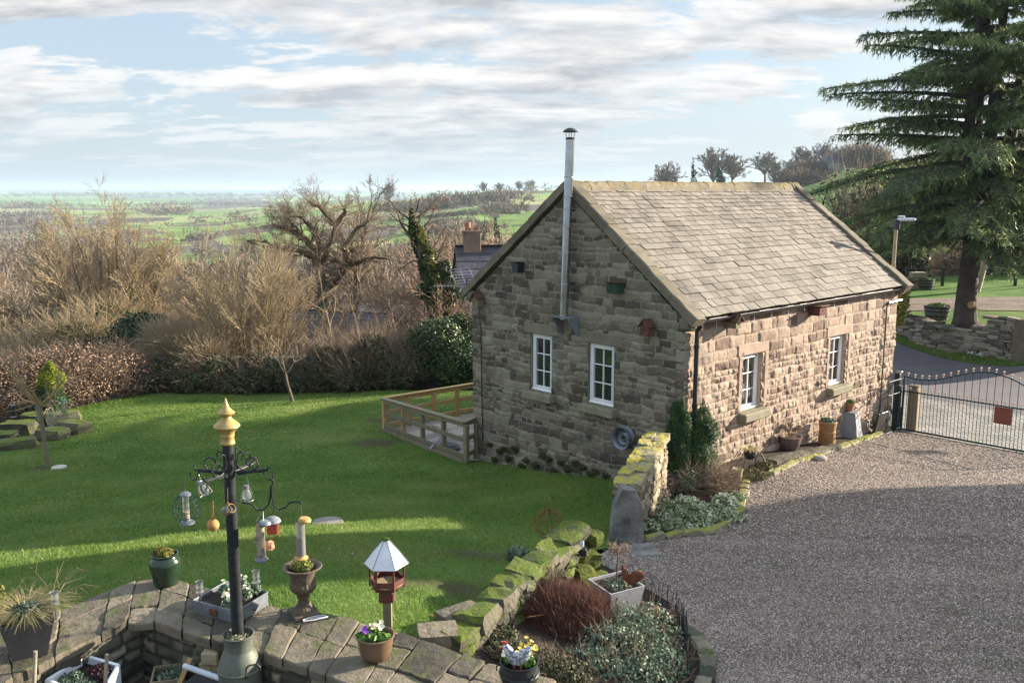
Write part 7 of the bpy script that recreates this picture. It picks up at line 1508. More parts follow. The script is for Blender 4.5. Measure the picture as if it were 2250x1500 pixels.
for (dx_, dz_, l) in ((-1, .9, 1.3), (1, .8, 1.5), (.5, .6, .9), (-.7, .1, 1.0), (.9, .2, 1.3), (-.3, 1, .8)): tr.go(Vector((-.03, .02, ztp*.93)), Vector((dx_, rk.uniform(-.4, .4), dz_)).normalized(), .035, l, 0)
tr.parts(t, M['twigyel'], M['twig'], trunk='branches', crown='twigs', split=0, kt=6)
q = MB(); q.tube([(.03, 0, -.05), (-.02, 0, ztp*.6), (-.05, .02, ztp)], [.06, .05, .05], 8); q.build('trunk', M['timber'], t)
t = T('salt_lick', 'round white block on the soil by the tree stake', 'block', onG(130, 1030)); q = MB(); q.lathe([(.16, 0), (.17, .02), (.16, .06), (0, .065)], (0, 0, 0), 20); q.build('block', M['coping'] if 0 else mat('chalk_block', [(.5, .45, .4)], bump=.2), t)
for k, (px, py, Y, col, lb) in enumerate(((84, 918, 20.6, 'clear', 'pale tube feeder hanging from the young tree left of its stake'), (140, 905, 20.4, 'clear', 'green capped tube feeder hanging from the young tree on the right'), (113, 935, 20.2, 'clear', 'long tube feeder hanging low beside the stake'), (108, 900, 20.8, 'clear', 'feeder hanging behind the stake fork'), (31, 915, 21, 'seed', 'dark seed feeder hanging at the far left of the young tree'))):
    p = atY(px, py, Y); t = T('small_feeder', lb, 'bird feeder', p); q = MB(); q.tube([(0, 0, 0), (0, 0, .28)], .045, 10); q.build('tube', M['meshm'] if col == 'clear' else M['rubber'], t); q = MB(); q.lathe([(0, .30), (.06, .28), (.055, .26)], (0, 0, 0), 10); q.lathe([(0, -.02), (.06, -.01), (.05, .02)], (0, 0, 0), 10); q.tube([(0, 0, .29), (0, 0, .5)], .004, 4); q.build('cap', mat('teal_cap', [(.08, .2, .18)], bump=0) if k in (0, 1) else M['galv'], t, each=True)
# little bare tree at the back of the lawn
p = onG(643, 885); t = T('small_bare_tree', 'small leaning bare fruit tree at the far edge of the lawn', 'tree', p); tr = Tree(9, [dict(n=6, w=.10, k=1.6, a=.8, lr=.75, up=.02, s=.45, rr=.5), dict(n=5, w=.14, k=1.5, a=.6, lr=.55, up=.02), dict(n=3, w=.15, k=0, a=.5, lr=.5)], .010)
tr.go(Vector((0, 0, 0)), Vector((-.18, 0, 1)).normalized(), .06, 1.9, 0); tr.parts(t, M['bark'], M['twig'], kt=6)

# ------------------------------------------------------------------ the big bare trees beyond the garden
def base(px, py_top, Y): 
    p = atY(px, 700, Y); z = float(GZ(p.x, p.y)); return Vector((p.x, p.y, z)), atY(px, py_top, Y).z - z
# large multi stemmed fan tree
p, h = base(240, 468, 38); t = T('fan_tree', 'large many stemmed bare tree with ivy on its stems at the left', 'tree', p); rt = random.Random(2)
tr = Tree(3, [dict(n=9, w=.05, k=1.7, a=.42, lr=.42, up=.035, s=.2, rr=.42), dict(n=6, w=.08, k=1.9, a=.50, lr=.5, up=.05, s=.1, rr=.5), dict(n=4, w=.10, k=2.0, a=.5, lr=.6, up=.05, s=.1), dict(n=2, w=.12, k=0, a=.5, lr=.5, up=.05)], .012)
for j in range(19):
    a = j*2.4; sp = .08+.62*((j+.5)/23)**.8; d = Vector((cos(a)*sp, sin(a)*sp*.7, 1)).normalized(); tr.go(Vector((cos(a)*.45, sin(a)*.3, 0)), d, .085, h*(.94-.30*sp)*rt.uniform(.84, 1.0), 0)
tr.parts(t, mat('fan_bark', [(.10, .08, .045), (.27, .21, .12)], 1.5, bump=.5, coords='World'), M['twig'], split=0, kt=6)
iv = []
for sgm in [s for s in tr.seg if s[8] == 0 and s[5] < h*.62 and rt.random() < .30]: iv.append((sgm[3], sgm[4], sgm[5], .16, .16, .35))
V, F, tn = leafcloud(iv, 9000, .05, 7); npmesh('ivy', V, F, mat('trunk_ivy', [(.035, .045, .012), (.11, .12, .03)], 1.2, tone=.9, bump=0, coords='World', fine=0), t, tone=tn)
# pale coppiced fan in front
p, h = base(540, 545, 33); t = T('coppiced_willow', 'pale yellow coppiced willow fanning up behind the lawn edge', 'tree', p)
tr = Tree(13, [dict(n=8, w=.05, k=1.3, a=.38, lr=.5, up=.03, s=.2, rr=.5), dict(n=5, w=.08, k=1.4, a=.42, lr=.55, up=.05, s=.15, rr=.55), dict(n=4, w=.10, k=1.6, a=.45, lr=.55, up=.05), dict(n=2, w=.1, k=0, a=.4, lr=.5, up=.05)], .011)
for j in range(32):
    a = j*2.4; sp = .12+.95*((j+.5)/42)**.8; d = Vector((cos(a)*sp, sin(a)*sp*.7, 1)).normalized(); tr.go(Vector((cos(a)*.3, sin(a)*.3, .1)), d, .038, h*rt.uniform(.62, .9), 0)
tr.parts(t, M['twigyel'], M['twig'], split=0, kt=5)
# gnarled oak
p, h = base(715, 420, 44); t = T('gnarled_oak', 'broad dark gnarled oak spreading in the middle distance', 'tree', p)
tr = Tree(21, [dict(n=7, w=.12, k=1.9, a=.95, lr=.95, up=.02, s=.42, rr=.62, tap=.55), dict(n=8, w=.20, k=1.3, a=.7, lr=.55, up=.02, s=.2, rr=.6), dict(n=6, w=.20, k=1.25, a=.65, lr=.5, up=.02, s=.1, rr=.5), dict(n=4, w=.18, k=1.4, a=.6, lr=.6, up=.02, s=.1, rr=.5), dict(n=3, w=.2, k=0, a=.5, lr=.5)], .008)
OK_ = [[(890, 900), (885, 800), (868, 700), (845, 600), (800, 480), (735, 410), (650, 375), (560, 350)], [(868, 700), (830, 560), (740, 512), (620, 505), (500, 482), (400, 455)], [(845, 600), (880, 560), (905, 500), (940, 420), (950, 360), (905, 290)], [(885, 800), (945, 710), (965, 665), (1035, 600), (1012, 500), (1070, 390), (1140, 330)], [(1035, 600), (1130, 572), (1200, 550), (1290, 565)], [(830, 560), (852, 440), (800, 345), (710, 285), (640, 270)], [(1035, 600), (950, 572), (890, 565)], [(735, 410), (690, 330), (620, 300)], [(950, 360), (1010, 280), (1020, 220)], [(905, 290), (850, 230), (780, 210)], [(1012, 500), (1080, 520), (1160, 500)]]
for k, Lb in enumerate(OK_):
    n_ = len(Lb); dep = (0, .8, -.7, .3, -.9, .9, -.5, -.6, 1.1, .2, 1.0)[k]; st = {0: 0}.get(k, None)
    for rep in ((0, 1) if k else (0,)):
        P_ = []
        for i_, (a, b) in enumerate(Lb): f_ = i_/(n_-1); dy = (dep if rep == 0 else -dep*1.6-.6*(1 if k % 2 else -1))*f_; P_.append(atY(400+a/2.83+(0 if rep == 0 else rt.uniform(-9, 9)*f_), 370+b/2.83+(0 if rep == 0 else rt.uniform(-14, 14)*f_), 44+dy)-p)
        r0_ = .36 if k == 0 else .26 if k == 3 else .15; rp_ = P_[0]
        for i_ in range(n_-1):
            for h_2 in range(3):
                q0, q1 = P_[i_].lerp(P_[i_+1], h_2/3), P_[i_].lerp(P_[i_+1], (h_2+1)/3); q1 = q1+Vector((rt.gauss(0, .03), rt.gauss(0, .03), rt.gauss(0, .03))); f0 = (i_+h_2/3)/(n_-1); f1 = (i_+(h_2+1)/3)/(n_-1); ra, rb = r0_*(1-.8*f0), r0_*(1-.8*f1); tr.seg.append((*rp_, *q1, ra, rb, 0)); dd0 = (q1-rp_).normalized(); rp_ = q1
                if f0 > (.42 if k == 0 else .12):
                    for m_ in range(2): o_ = dd0.orthogonal().normalized(); o_.rotate(Matrix.Rotation(rt.random()*6.28, 3, dd0)); tr.go(q1, (dd0*.7+o_+Vector((0, 0, .25))).normalized(), max(rb*.3, .012), rt.uniform(.6, 1.25), 2)
tr.parts(t, mat('oak_bark', [(.04, .033, .024), (.12, .10, .06), (.19, .17, .07)], .9, bump=.6, coords='World'), M['twigbrown'], split=1, kt=7)
# taller slim companion right of the oak
p, h = base(775, 445, 48); t = T('tall_bare_tree', 'taller bare tree standing just behind the right of the oak', 'tree', p)
tr = Tree(31, [dict(n=9, w=.06, k=1.8, a=.65, lr=.42, up=.03, s=.25, rr=.5, tap=.2), dict(n=6, w=.15, k=1.5, a=.6, lr=.5, up=.04, s=.15), dict(n=4, w=.15, k=1.8, a=.55, lr=.5, up=.03, s=.1), dict(n=3, w=.15, k=0, a=.5, lr=.5)], .018)
tr.go(Vector((0, 0, 0)), Vector((-.02, 0, 1)).normalized(), .3, h, 0); tr.parts(t, M['bark'], M['twiggrey'], split=0)
# ivy clad tree
p, h = base(935, 505, 36); t = T('ivy_clad_tree', 'leaning dead tree wrapped in green and yellow ivy left of the gable', 'tree', p)
A = [atY(*q_) - p for q_ in ((985, 800, 36), (965, 690, 36), (945, 600, 36), (912, 520, 36), (905, 480, 36))]; q = MB(); q.tube(A, [.3, .25, .2, .14, .05], 8); q.build('trunk', M['bark'], t)
iv = []; ri = random.Random(5)
for f in range(26): x = f/25*4; i = min(int(x), 3); c = A[i].lerp(A[i+1], x-i); w_ = .75-.17*x*.9; iv.append((c.x+ri.uniform(-.3, .3)*w_, c.y+ri.uniform(-.3, .3), c.z, w_*.62, w_*.6, .5))
for (px, py, r_) in ((985, 620, .42), (975, 590, .35), (1000, 655, .4), (960, 640, .4), (930, 640, .35)): c = atY(px, py, 35.7)-p; iv.append((c.x, c.y, c.z, r_, r_, r_))
V, F, tn = leafcloud(iv, 22000, .055, 8, gap=.3); npmesh('ivy', V, F, M['ivy'], t, tone=tn)
V, F, tn = leafcloud([(c[0]+.25, c[1]-.2, c[2], c[3]*.8, c[4]*.8, c[5]*.8) for c in iv[4:22]], 3800, .055, 9, gap=.42); npmesh('yellow_ivy', V, F, M['ivyyel'], t, tone=tn)
tr = Tree(41, [dict(n=5, w=.2, k=1.4, a=.7, lr=.55, up=.05), dict(n=4, w=.2, k=1.5, a=.6, lr=.5), dict(n=3, w=.2, k=0, a=.5, lr=.5)], .014)
for j in range(14): a = j*2.4; c = A[3].lerp(A[4], ri.random()) if j < 8 else A[2].lerp(A[3], ri.random()); tr.go(c, Vector((cos(a), sin(a)*.5, .3+ri.random()*.6)).normalized(), .045, 1.5, 0)
tr.parts(t, M['bark'], M['twigbrown'], trunk='limbs', crown='twigs', split=0)
# twisted tree with pale broken limbs at far left
p, h = base(45, 540, 36); t = T('twisted_tree', 'twisted bare tree with mossy trunk and pale broken limbs at the left edge', 'tree', p)
tr = Tree(51, [dict(n=7, w=.22, k=1.9, a=.85, lr=.7, up=.03, s=.2, rr=.6, tap=.5), dict(n=6, w=.22, k=1.8, a=.7, lr=.55, up=.03, s=.15), dict(n=5, w=.2, k=1.8, a=.6, lr=.5, up=.03, s=.1), dict(n=3, w=.2, k=0, a=.5, lr=.5)], .015)
tr.go(Vector((0, 0, 0)), Vector((-.4, 0, 1)).normalized(), .3, h*.62, 0); tr.go(Vector((1.2, 0, 0)), Vector((.1, 0, 1)).normalized(), .26, h*.6, 0); tr.go(Vector((2.2, 0, -.2)), Vector((.3, 0, 1)).normalized(), .22, h*.5, 0)
tr.parts(t, mat('mossy_bark', [(.08, .07, .04), (.22, .18, .12), (.2, .2, .06)], 1.2, bump=.6, coords='World'), M['twig'], split=0)
# thickets of lesser bare trees filling the bank
tp = [dict(n=6, w=.12, k=1.8, a=.6, lr=.55, up=.04, s=.15, rr=.5), dict(n=5, w=.15, k=1.7, a=.6, lr=.55, up=.04, s=.15), dict(n=3, w=.15, k=1.5, a=.55, lr=.6, up=.04, s=.1), dict(n=2, w=.15, k=0, a=.5, lr=.5)]
protos = []
for k in range(3):
    tr = Tree(61+k, tp, .016)
    for j in range(7): a = j*2.4+k; tr.go(Vector((cos(a)*.2, sin(a)*.2, 0)), Vector((cos(a)*.45, sin(a)*.45, 1)).normalized(), .07, 4.2+rt.random(), 0)
    r0 = T('thicket_tree', 'x', 'tree', (0, 0, 0)); tr.parts(r0, (M['bark'], M['twigyel'], M['bark'])[k], (M['twigbrown'], M['twig'], M['hedge'])[k], split=0, kt=5); protos.append(r0)
TH = [(20, 640, 44, 1), (120, 600, 46, 0), (400, 665, 40, 1), (455, 670, 40, 0), (355, 640, 42, 1), (640, 700, 38, 2), (690, 640, 52, 0), (600, 650, 50, 2), (850, 640, 44, 0), (820, 720, 36, 2), (870, 610, 52, 0), (760, 700, 36, 1), (1000, 590, 48, 2), (1060, 540, 50, 0), (1110, 500, 48, 2), (480, 720, 36, 1), (160, 690, 38, 0), (80, 690, 36, 1), (920, 600, 50, 1), (560, 660, 46, 0), (985, 680, 35, 0), (420, 700, 35, 2), (1030, 620, 36, 2), (1080, 560, 42, 2), (700, 745, 33, 0), (300, 640, 46, 0)]
NEAR = ['far left edge', 'twisted tree', 'fan shaped tree', 'coppiced willow', 'oak', 'slate shed', 'ivy clad tree', 'gable']
usedl = set()
for k, (px, pt_, Y, kind) in enumerate(TH):
    p, h = base(px, pt_, Y); o = protos[kind] if kind not in usedl else dup(protos[kind]); usedl.add(kind)
    o.location = p; o.rotation_euler = (0, 0, k*1.7); s_ = max(h, 1.6)/5.4; o.scale = (s_*1.15, s_*1.15, s_)
    wh = 'beside the left edge' if px < 100 else 'between the twisted tree and the fan tree' if px < 200 else 'between the fan tree and the willow' if px < 500 else 'between the willow and the oak' if px < 700 else 'in front of the oak' if (px < 900 and Y < 45) else 'behind the oak' if px < 900 else 'between the ivy clad tree and the gable'
    colr = ('brown twigged', 'straw coloured', 'russet twigged')[kind]; dist = 'near' if Y < 37 else 'middle' if Y < 45 else 'far'
    tag(o, f'{dist} {colr} bare thicket tree {wh}', 'tree', f'{dist} {colr} bare trees {wh}')
gb_ = [(int(px), 640+((px*7) % 60), 38+(px*13) % 9) for px in range(0, 1060, 55)]
B_ = []
for px, py, Y in gb_: 
    p = atY(px, py+40, Y); B_.append((p.x, p.y, float(GZ(p.x, p.y))+1.2, 1.6, 1.6, 1.5))
for px in range(0, 1100, 45): p = atY(px, 600, 52+(px*11) % 14); B_.append((p.x, p.y, float(GZ(p.x, p.y))+.9, 2.2, 2, 1.4))
S = stalks(B_, 26000, .9, .012, 5, up=.7); V, F = tubes(S, 3); tag(npmesh('undergrowth', V, F, M['twig'], tone=np.random.RandomState(1).rand(len(F))), kind='stuff')
V, F, tn = leafcloud(B_, 16000, .06, 6, shell=.3); tag(npmesh('undergrowth', V, F, M['hedge'], tone=tn), kind='stuff')
# slender birch like trees in front of the sheds
for k, (px, pt_, Y, lb) in enumerate(((745, 590, 33, 'slim pale stemmed leaning tree in front of the dark slate shed'), (805, 660, 33, 'slim upright bare sapling right of the slate shed'), (875, 700, 31, 'pale thin sapling rising behind the boundary bank'))):
    p, h = base(px, pt_, Y); t = T('bare_sapling', lb, 'tree', p); tr = Tree(71+k, [dict(n=8, w=.08, k=1.5, a=.6, lr=.4, up=.04, s=.25, rr=.5, tap=.2), dict(n=5, w=.15, k=1.6, a=.6, lr=.5, up=.02), dict(n=3, w=.2, k=0, a=.5, lr=.5)], .012)
    tr.go(Vector((0, 0, 0)), Vector((-.22 if k == 0 else .03, 0, 1)).normalized(), .07, h*1.02, 0); tr.parts(t, M['twig'], M['twigbrown'], split=0)

# ------------------------------------------------------------------ neighbouring roofs
def roofhouse(name, label, cat, c, wd, dp, h, rh, rz, m_roof, m_wall, chim=None):
    t = T(name, label, cat, c, rz); q = MB(); q.add([(x, y, z) for x in (-wd/2, wd/2) for y, z in ((-dp/2, 0), (dp/2, 0), (dp/2, h), (0, h+rh), (-dp/2, h))], [(4, 3, 2, 1, 0), (5, 6, 7, 8, 9), (0, 1, 6, 5), (1, 2, 7, 6), (3, 4, 9, 8), (4, 0, 5, 9), (2, 3, 8, 7)]); q.build('walls', m_wall, t)
    q = MB(); n_ = 9
    for s in (-1, 1):
        for k in range(n_):
            f0, f1 = k/n_, (k+1)/n_+.04; y0, y1 = s*(dp/2+.15)*(1-f0), s*(dp/2+.15)*(1-f1); z0, z1 = h-.1+(rh+.12)*f0, h-.1+(rh+.12)*f1
            q.add([(-wd/2-.1, y0, z0+.09), (wd/2+.1, y0, z0+.09), (wd/2+.1, y1, z1+.05), (-wd/2-.1, y1, z1+.05), (-wd/2-.1, y0, z0+.03), (wd/2+.1, y0, z0+.03)], [(0, 1, 2, 3) if s < 0 else (3, 2, 1, 0), (4, 5, 1, 0)], rt.random())
    r_ = q.build('roof', m_roof, t)
    if chim:
        q = MB(); (x, w2, hh_) = chim; q.box((x, 0, h+rh+hh_/2-.3), (w2, w2*.8, hh_+.6), bev=.02); q.box((x, 0, h+rh+hh_), (w2*1.1, w2*.9, .1)); q.build('chimney', M['dress'] if 0 else mat('old_stack', [(.16, .12, .09), (.3, .22, .16)], 3, bump=.6), t)
        q = MB(); q.tube([(x-w2*.22, 0, h+rh+hh_), (x-w2*.22, 0, h+rh+hh_+.40)], .13, 12); q.tube([(x+w2*.25, 0, h+rh+hh_), (x+w2*.25, 0, h+rh+hh_+.22)], .14, 4); q.build('chimney_pots', M['terracotta'], t)
    return t
p = atY(750, 690, 44); z = float(GZ(p.x, p.y)); roofhouse('slate_shed', 'long shed with dark slate roof half hidden behind the bare trees', 'shed', (p.x-.6, p.y, z), 6.4, 5.0, atY(750, 735, 44).z-z, 1.1, -.35, M['darkroof'], M['wallgable'])
p = atY(860, 690, 50); z = float(GZ(p.x, p.y)); roofhouse('pale_shed', 'low pale roofed outbuilding to the right of the dark slate shed', 'shed', (p.x, p.y, z), 5.5, 3.6, atY(850, 690, 50).z-z, .5, -.1, M['paleroof'], M['wallgable'])
p = atY(1085, 600, 40); z = float(GZ(p.x, p.y)); zr_ = atY(1060, 552, 40).z-z; roofhouse('neighbour_house', 'stone neighbour house with brick coloured chimney pots behind the gable', 'house', (p.x+1.6, p.y+.5, z), 6.5, 6.0, zr_-2.4, 2.5, .15, M['darkroof'], M['wallgable'], (-2.6, .75, .75))
# ------------------------------------------------------------------ skyline trees on the hill
tp2 = [dict(n=4, w=.06, k=0, a=.6, lr=1, up=0, tap=.7), dict(n=4, w=.1, k=1.5, a=.55, lr=.6, up=.03, s=.1, rr=.6), dict(n=3, w=.15, k=1.8, a=.55, lr=.6, up=.02, s=.1), dict(n=2, w=.15, k=2, a=.5, lr=.7), dict(n=2, w=.15, k=0, a=.5, lr=.5)]
sk = []
for k in range(2):
    tr = Tree(81+k, tp2, .10); tr.go(Vector((0, 0, 0)), Vector((0, 0, 1)), .35, 3.0, 0)
    for j in range(11): a = j*2.4; tr.go(Vector((0, 0, 3.0)), Vector((cos(a)*(.25+.07*j), sin(a)*(.25+.07*j), 1)).normalized(), .16, 4.6, 1)
    r0 = T('hill_tree', 'x', 'tree'); tr.parts(r0, M['twiggrey'], M['twiggrey'], split=0); sk.append(r0)
used = set()
SK = [(1567, 352, 398, 420, 'round headed bare tree on the skyline right of the spiky conifer'), (1609, 362, 397, 420, 'small round bare tree on the skyline above the middle of the ridge'), (1680, 352, 398, 400, 'broad bare tree on the skyline above the right half of the ridge'), (1700, 368, 400, 380, 'lower bare tree right behind the broad skyline tree'), (1765, 340, 395, 380, 'tall bare tree on the skyline left of the cedar'), (1812, 332, 375, 380, 'highest bare tree on the hill shoulder beside the cedar'), (1845, 342, 365, 380, 'small bare tree nearest the cedar on the hill'), (1465, 384, 400, 480, 'low bare tree just showing over the left part of the ridge'), (1740, 362, 400, 380, 'bushy bare tree between two taller skyline trees'),
      (1062, 408, 420, 950, 'lone round tree on the green skyline left of the flue'), (1097, 408, 418, 950, 'flat topped tree on the skyline left of the flue'), (1140, 406, 416, 950, 'paired tree on the skyline close to the flue'), (1166, 403, 415, 950, 'narrow tree on the skyline nearest the gable'), (855, 418, 428, 900, 'hedgerow tree on the skyline beside the tall bare tree')]
for k, (px, pt_, pb_, Y, lb) in enumerate(SK):
    p = atY(px, pb_, Y); z = p.z; hh = atY(px, pt_, Y).z-z; kd = k % 2; o = sk[kd] if kd not in used else dup(sk[kd]); used.add(kd); s_ = hh/6.9; gz0 = float(GZ(p.x, p.y)); hh = atY(px, pt_, Y).z-gz0; s_ = hh/6.9
    o.location = (p.x, p.y, gz0-.2); o.scale = (min(s_, 2.2)*1.05, min(s_, 2.2)*1.05, s_); o.rotation_euler = (0, 0, k*1.3); tag(o, lb, 'tree')
def conifer(label, p, h, w_, m, n=2500, size=.18, seed=1, name='far_conifer'):
    t = T(name, label, 'conifer', p); rs = np.random.RandomState(seed); bl = []
    for k in range(9): f = k/8; bl.append((rs.uniform(-.1, .1)*w_, 0, h*(.12+.82*f), w_*(1-f)*.55+.08*w_, w_*(1-f)*.55+.08*w_, h*.09))
    V, F, tn = leafcloud(bl, n, size, seed, noise=.5, asp=.35); npmesh('foliage', V, F, m, t, tone=tn); q = MB(); q.tube([(0, 0, 0), (0, 0, h*.97)], [w_*.06, .02], 6); q.build('trunk', M['cedarbark'], t)
def pconf(px, pt_, Y, w_px, lb, m=M['darkshrub'], seed=1): p = atY(px, 400, Y); p.z = float(GZ(p.x, p.y)); conifer(lb, p, atY(px, pt_, Y).z-p.z, w_px/2000*Y, m, 3500, Y*.0016, seed)
pconf(1523, 357, 130, 40, 'spiky dark conifer rising above the middle of the roof ridge', seed=2)
pconf(1582, 368, 400, 26, 'dark rounded conifer between two skyline trees', seed=3); pconf(1790, 348, 380, 22, 'dark conifer beside the highest skyline tree', seed=4); pconf(1090, 478, 120, 40, 'dark conifer behind the neighbour house chimney', seed=5)
p = atY(1832, 382, 330); p.z = float(GZ(p.x, p.y)); roofhouse('hill_farmhouse', 'grey farmhouse half hidden by trees on the hill left of the cedar', 'house', (p.x, p.y, p.z), 9, 6, 3.5, 2.2, .3, M['darkroof'], mat('farm_wall', [(.2, .19, .18), (.3, .28, .26)], .5, bump=0), (2, 1, 1))
hw = []
for (px, py, Y, rx, rz_) in ((1745, 385, 330, 9, 5), (1785, 372, 330, 9, 6), (1880, 375, 330, 8, 7), (1770, 395, 300, 8, 4), (1850, 370, 360, 9, 5), (1905, 385, 300, 8, 6)):
    p = atY(px, py, Y); hw.append((p.x, p.y, float(GZ(p.x, p.y))+rz_*.4, rx, 6, rz_*.6))
S = stalks(hw, 9000, 2.4, .10, 7, up=.8); V, F = tubes(S, 3); tag(npmesh('hillside_wood', V, F, M['twiggrey'], tone=np.random.RandomState(1).rand(len(F))), kind='stuff')

# ------------------------------------------------------------------ the cedar
CY = 30.6; p = onG(2118, 716, gu); t = T('cedar_tree', 'tall dark cedar with layered drooping boughs on the lawn across the road', 'tree', p)
q = MB(); q.tube([(.06, 0, -.2), (.02, 0, .3), (0, 0, 1.0), (.05, 0, 2.4), (.15, 0, 4.0)], [.52, .38, .33, .30, .32], 18)
stems = [[(.15, 0, 3.9), (.35, 0, 6.5), (.5, .1, 10), (.6, .1, 14.5)], [(.1, 0, 3.8), (-.3, .1, 6), (-.25, .2, 9), (-.1, .2, 14)], [(.2, 0, 3.9), (.95, -.1, 6), (1.25, 0, 9), (1.3, 0, 12.5)], [(.2, 0, 3.9), (.1, .5, 6.5), (.2, .6, 10), (.3, .6, 13)]]
for s_ in stems: q.tube(s_, [.25, .19, .13, .04], 10)
q.build('trunk', M['cedarbark'], t, smooth=True); q = MB(); q.lathe([(.0, 0), (.09, .02), (.12, .0), (.11, -.04)], (-.02, -.40, .78), 12, Matrix.Rotation(pi/2, 3, 'X')); q.build('pruned_scar', M['newtimber'], t)
rc = random.Random(17); segs = []; needles = []
def env(h):   # crown radius against height
    return float(np.interp(h, [2.4, 3.2, 4.5, 6.5, 9, 11.5, 14, 15.5], [3.6, 5.0, 5.5, 5.0, 4.3, 3.2, 1.8, .4]))
nb = 185
for i in range(nb):
    h = 2.7+12.6*(i/nb)**1.05; h = round(h/.6)*.6+rc.uniform(-.24, .24); st = stems[i % 4]; stp = [Vector(a) for a in st]; zz = h
    if h < 4: o = Vector((.1, 0, h))
    else:
        for a, b in zip(stp[:-1], stp[1:]):
            if b.z >= h or b is stp[-1]: f = min(max((h-a.z)/(b.z-a.z), 0), 1); o = a.lerp(b, f); break
    a = i*2.39996+rc.uniform(-.3, .3); R_ = env(h)*rc.choice([rc.uniform(.5, .85), rc.uniform(.8, 1.1)]); d = Vector((cos(a), sin(a), 0)); n_ = 9; prev = o; r = .085*(R_/5)+.012; rise = rc.uniform(-.02, .12) if h < 5 else rc.uniform(.05, .28)
    for k in range(1, n_+1):
        f = k/n_; c = o+d*(R_*f)+Vector((0, 0, R_*(rise*f-.22*f*f*(1.2 if h < 6 else .5)+.0)))+Vector((-d.y, d.x, 0))*(sin(f*3+i)*.15)
        segs.append((*prev, *c, r*(1-.8*(k-1)/n_), r*(1-.8*k/n_)))
        if k >= 2:
            for sg in (-1, 1):
                for m_ in range(2):
                    bl_ = R_*(.30*(1-f*.65))*rc.uniform(.6, 1.15); dd2 = (d*rc.uniform(.45, .9)+Vector((-d.y, d.x, 0))*sg*rc.uniform(.5, 1)).normalized(); c0 = prev.lerp(c, m_*.5+rc.random()*.4); e1 = c0+dd2*bl_*.5+Vector((0, 0, .03)); e2 = e1+dd2*bl_*.5+Vector((0, 0, -.16*bl_))
                    segs.append((*c0, *e1, .014, .010)); segs.append((*e1, *e2, .010, .004)); needles.append((c0, e1)); needles.append((e1, e2))
                    for tw in range(3):
                        q0 = c0.lerp(e2, .3+.3*tw); dd3 = (dd2+Vector((-dd2.y, dd2.x, 0))*rc.uniform(-1, 1)).normalized(); needles.append((q0, q0+dd3*bl_*.30+Vector((0, 0, -.20*bl_-.05))))
            needles.append((prev, c))
        prev = c
V, F = tubes(segs, 4); npmesh('branches', V, F, M['cedarbark'], t)
NA = np.array([tuple(a)+tuple(b) for a, b in needles]); rs = np.random.RandomState(3); A_, B2 = NA[:, :3], NA[:, 3:]; ln = np.linalg.norm(B2-A_, axis=1); cnt = np.maximum(4, (ln*46).astype(int)); idx = np.repeat(np.arange(len(NA)), (cnt*.72).astype(int)); print('needles', len(idx))
f = rs.rand(len(idx))[:, None]; Pn = A_[idx]*(1-f)+B2[idx]*f; D = (B2-A_)[idx]/ln[idx][:, None]; dr = D*.7+rs.normal(size=D.shape)*.6; dr[:, 2] -= .3; dr /= np.linalg.norm(dr, axis=1, keepdims=True); L_ = (.10+.14*rs.rand(len(idx)))[:, None]
sd_ = np.cross(dr, rs.normal(size=D.shape)*.6+np.array([0, 0, 1.])); sd_ /= np.linalg.norm(sd_, axis=1, keepdims=True); sd_ *= .015+.012*rs.rand(len(idx))[:, None]
V = np.stack([Pn-sd_, Pn+sd_, Pn+dr*L_], 1).reshape(-1, 3); npmesh('foliage', V, np.arange(len(V)).reshape(-1, 3), M['cedar'], t, tone=np.clip(rs.rand(len(idx))*.5+rs.rand(len(NA))[idx]*.5, 0, 1))
# pale trunk and thicket behind the cedar
p = onG(2143, 640, gu); t = T('pale_trunk_tree', 'slender pale leaning trunk behind the cedar to its right', 'tree', p); tr = Tree(91, [dict(n=7, w=.04, k=1.2, a=.6, lr=.4, up=.02, s=.45, rr=.4, tap=.3), dict(n=5, w=.15, k=1.5, a=.6, lr=.5), dict(n=3, w=.2, k=0, a=.5, lr=.5)], .02); tr.go(Vector((0, 0, 0)), Vector((.22, 0, 1)).normalized(), .2, 7, 0); tr.parts(t, mat('pale_bark', [(.2, .17, .13), (.36, .31, .25)], 2, bump=.4), M['twigbrown'], split=0)
for k, (lb, L, m, n_) in enumerate((('russet bare hedge behind the upper lawn left of the cedar trunk', [(2040, 600, 43, 1.6, 1, 1.1), (2090, 600, 43, 1.6, 1, 1.2)], M['hedge'], 9000), ('dark evergreen bush behind the upper lawn beside the lamp pole', [(1995, 590, 41, 1.0, 1, 1.3), (1965, 570, 42, .8, 1, 1.6)], M['darkshrub'], 9000), ('dark olive hedge behind the upper lawn right of the cedar trunk', [(2200, 590, 43, 1.8, 1, 1.3), (2250, 580, 43, 1.6, 1, 1.5), (2150, 600, 44, 1.4, 1, 1.2), (2310, 580, 43, 2, 1, 1.4)], mat('olive_hedge', [(.04, .04, .02), (.13, .11, .06)], 1, tone=.9, bump=0, coords='World', fine=0), 16000), ('grey leaved bush at the right edge beside the cedar', [(2245, 500, 33, .8, .8, .9)], M['greyleaf'], 7000))):
    clump('garden_hedge' if k != 3 else 'grey_bush', lb, L, n_, .07, m, (1500, .8, .012, M['twigbrown']), 20+k, cat='hedge' if k != 3 else 'shrub')
B_ = []
for px in range(1880, 2420, 38): p = atY(px, 540, 50+(px*7) % 18); B_.append((p.x, p.y, float(GZ(p.x, p.y))+2.6, 2.6, 2.2, 3.0))
for px in range(1800, 2000, 30): p = atY(px, 520, 55+(px*7) % 12); B_.append((p.x, p.y, float(GZ(p.x, p.y))+.9, 2.6, 2.2, 1.2))
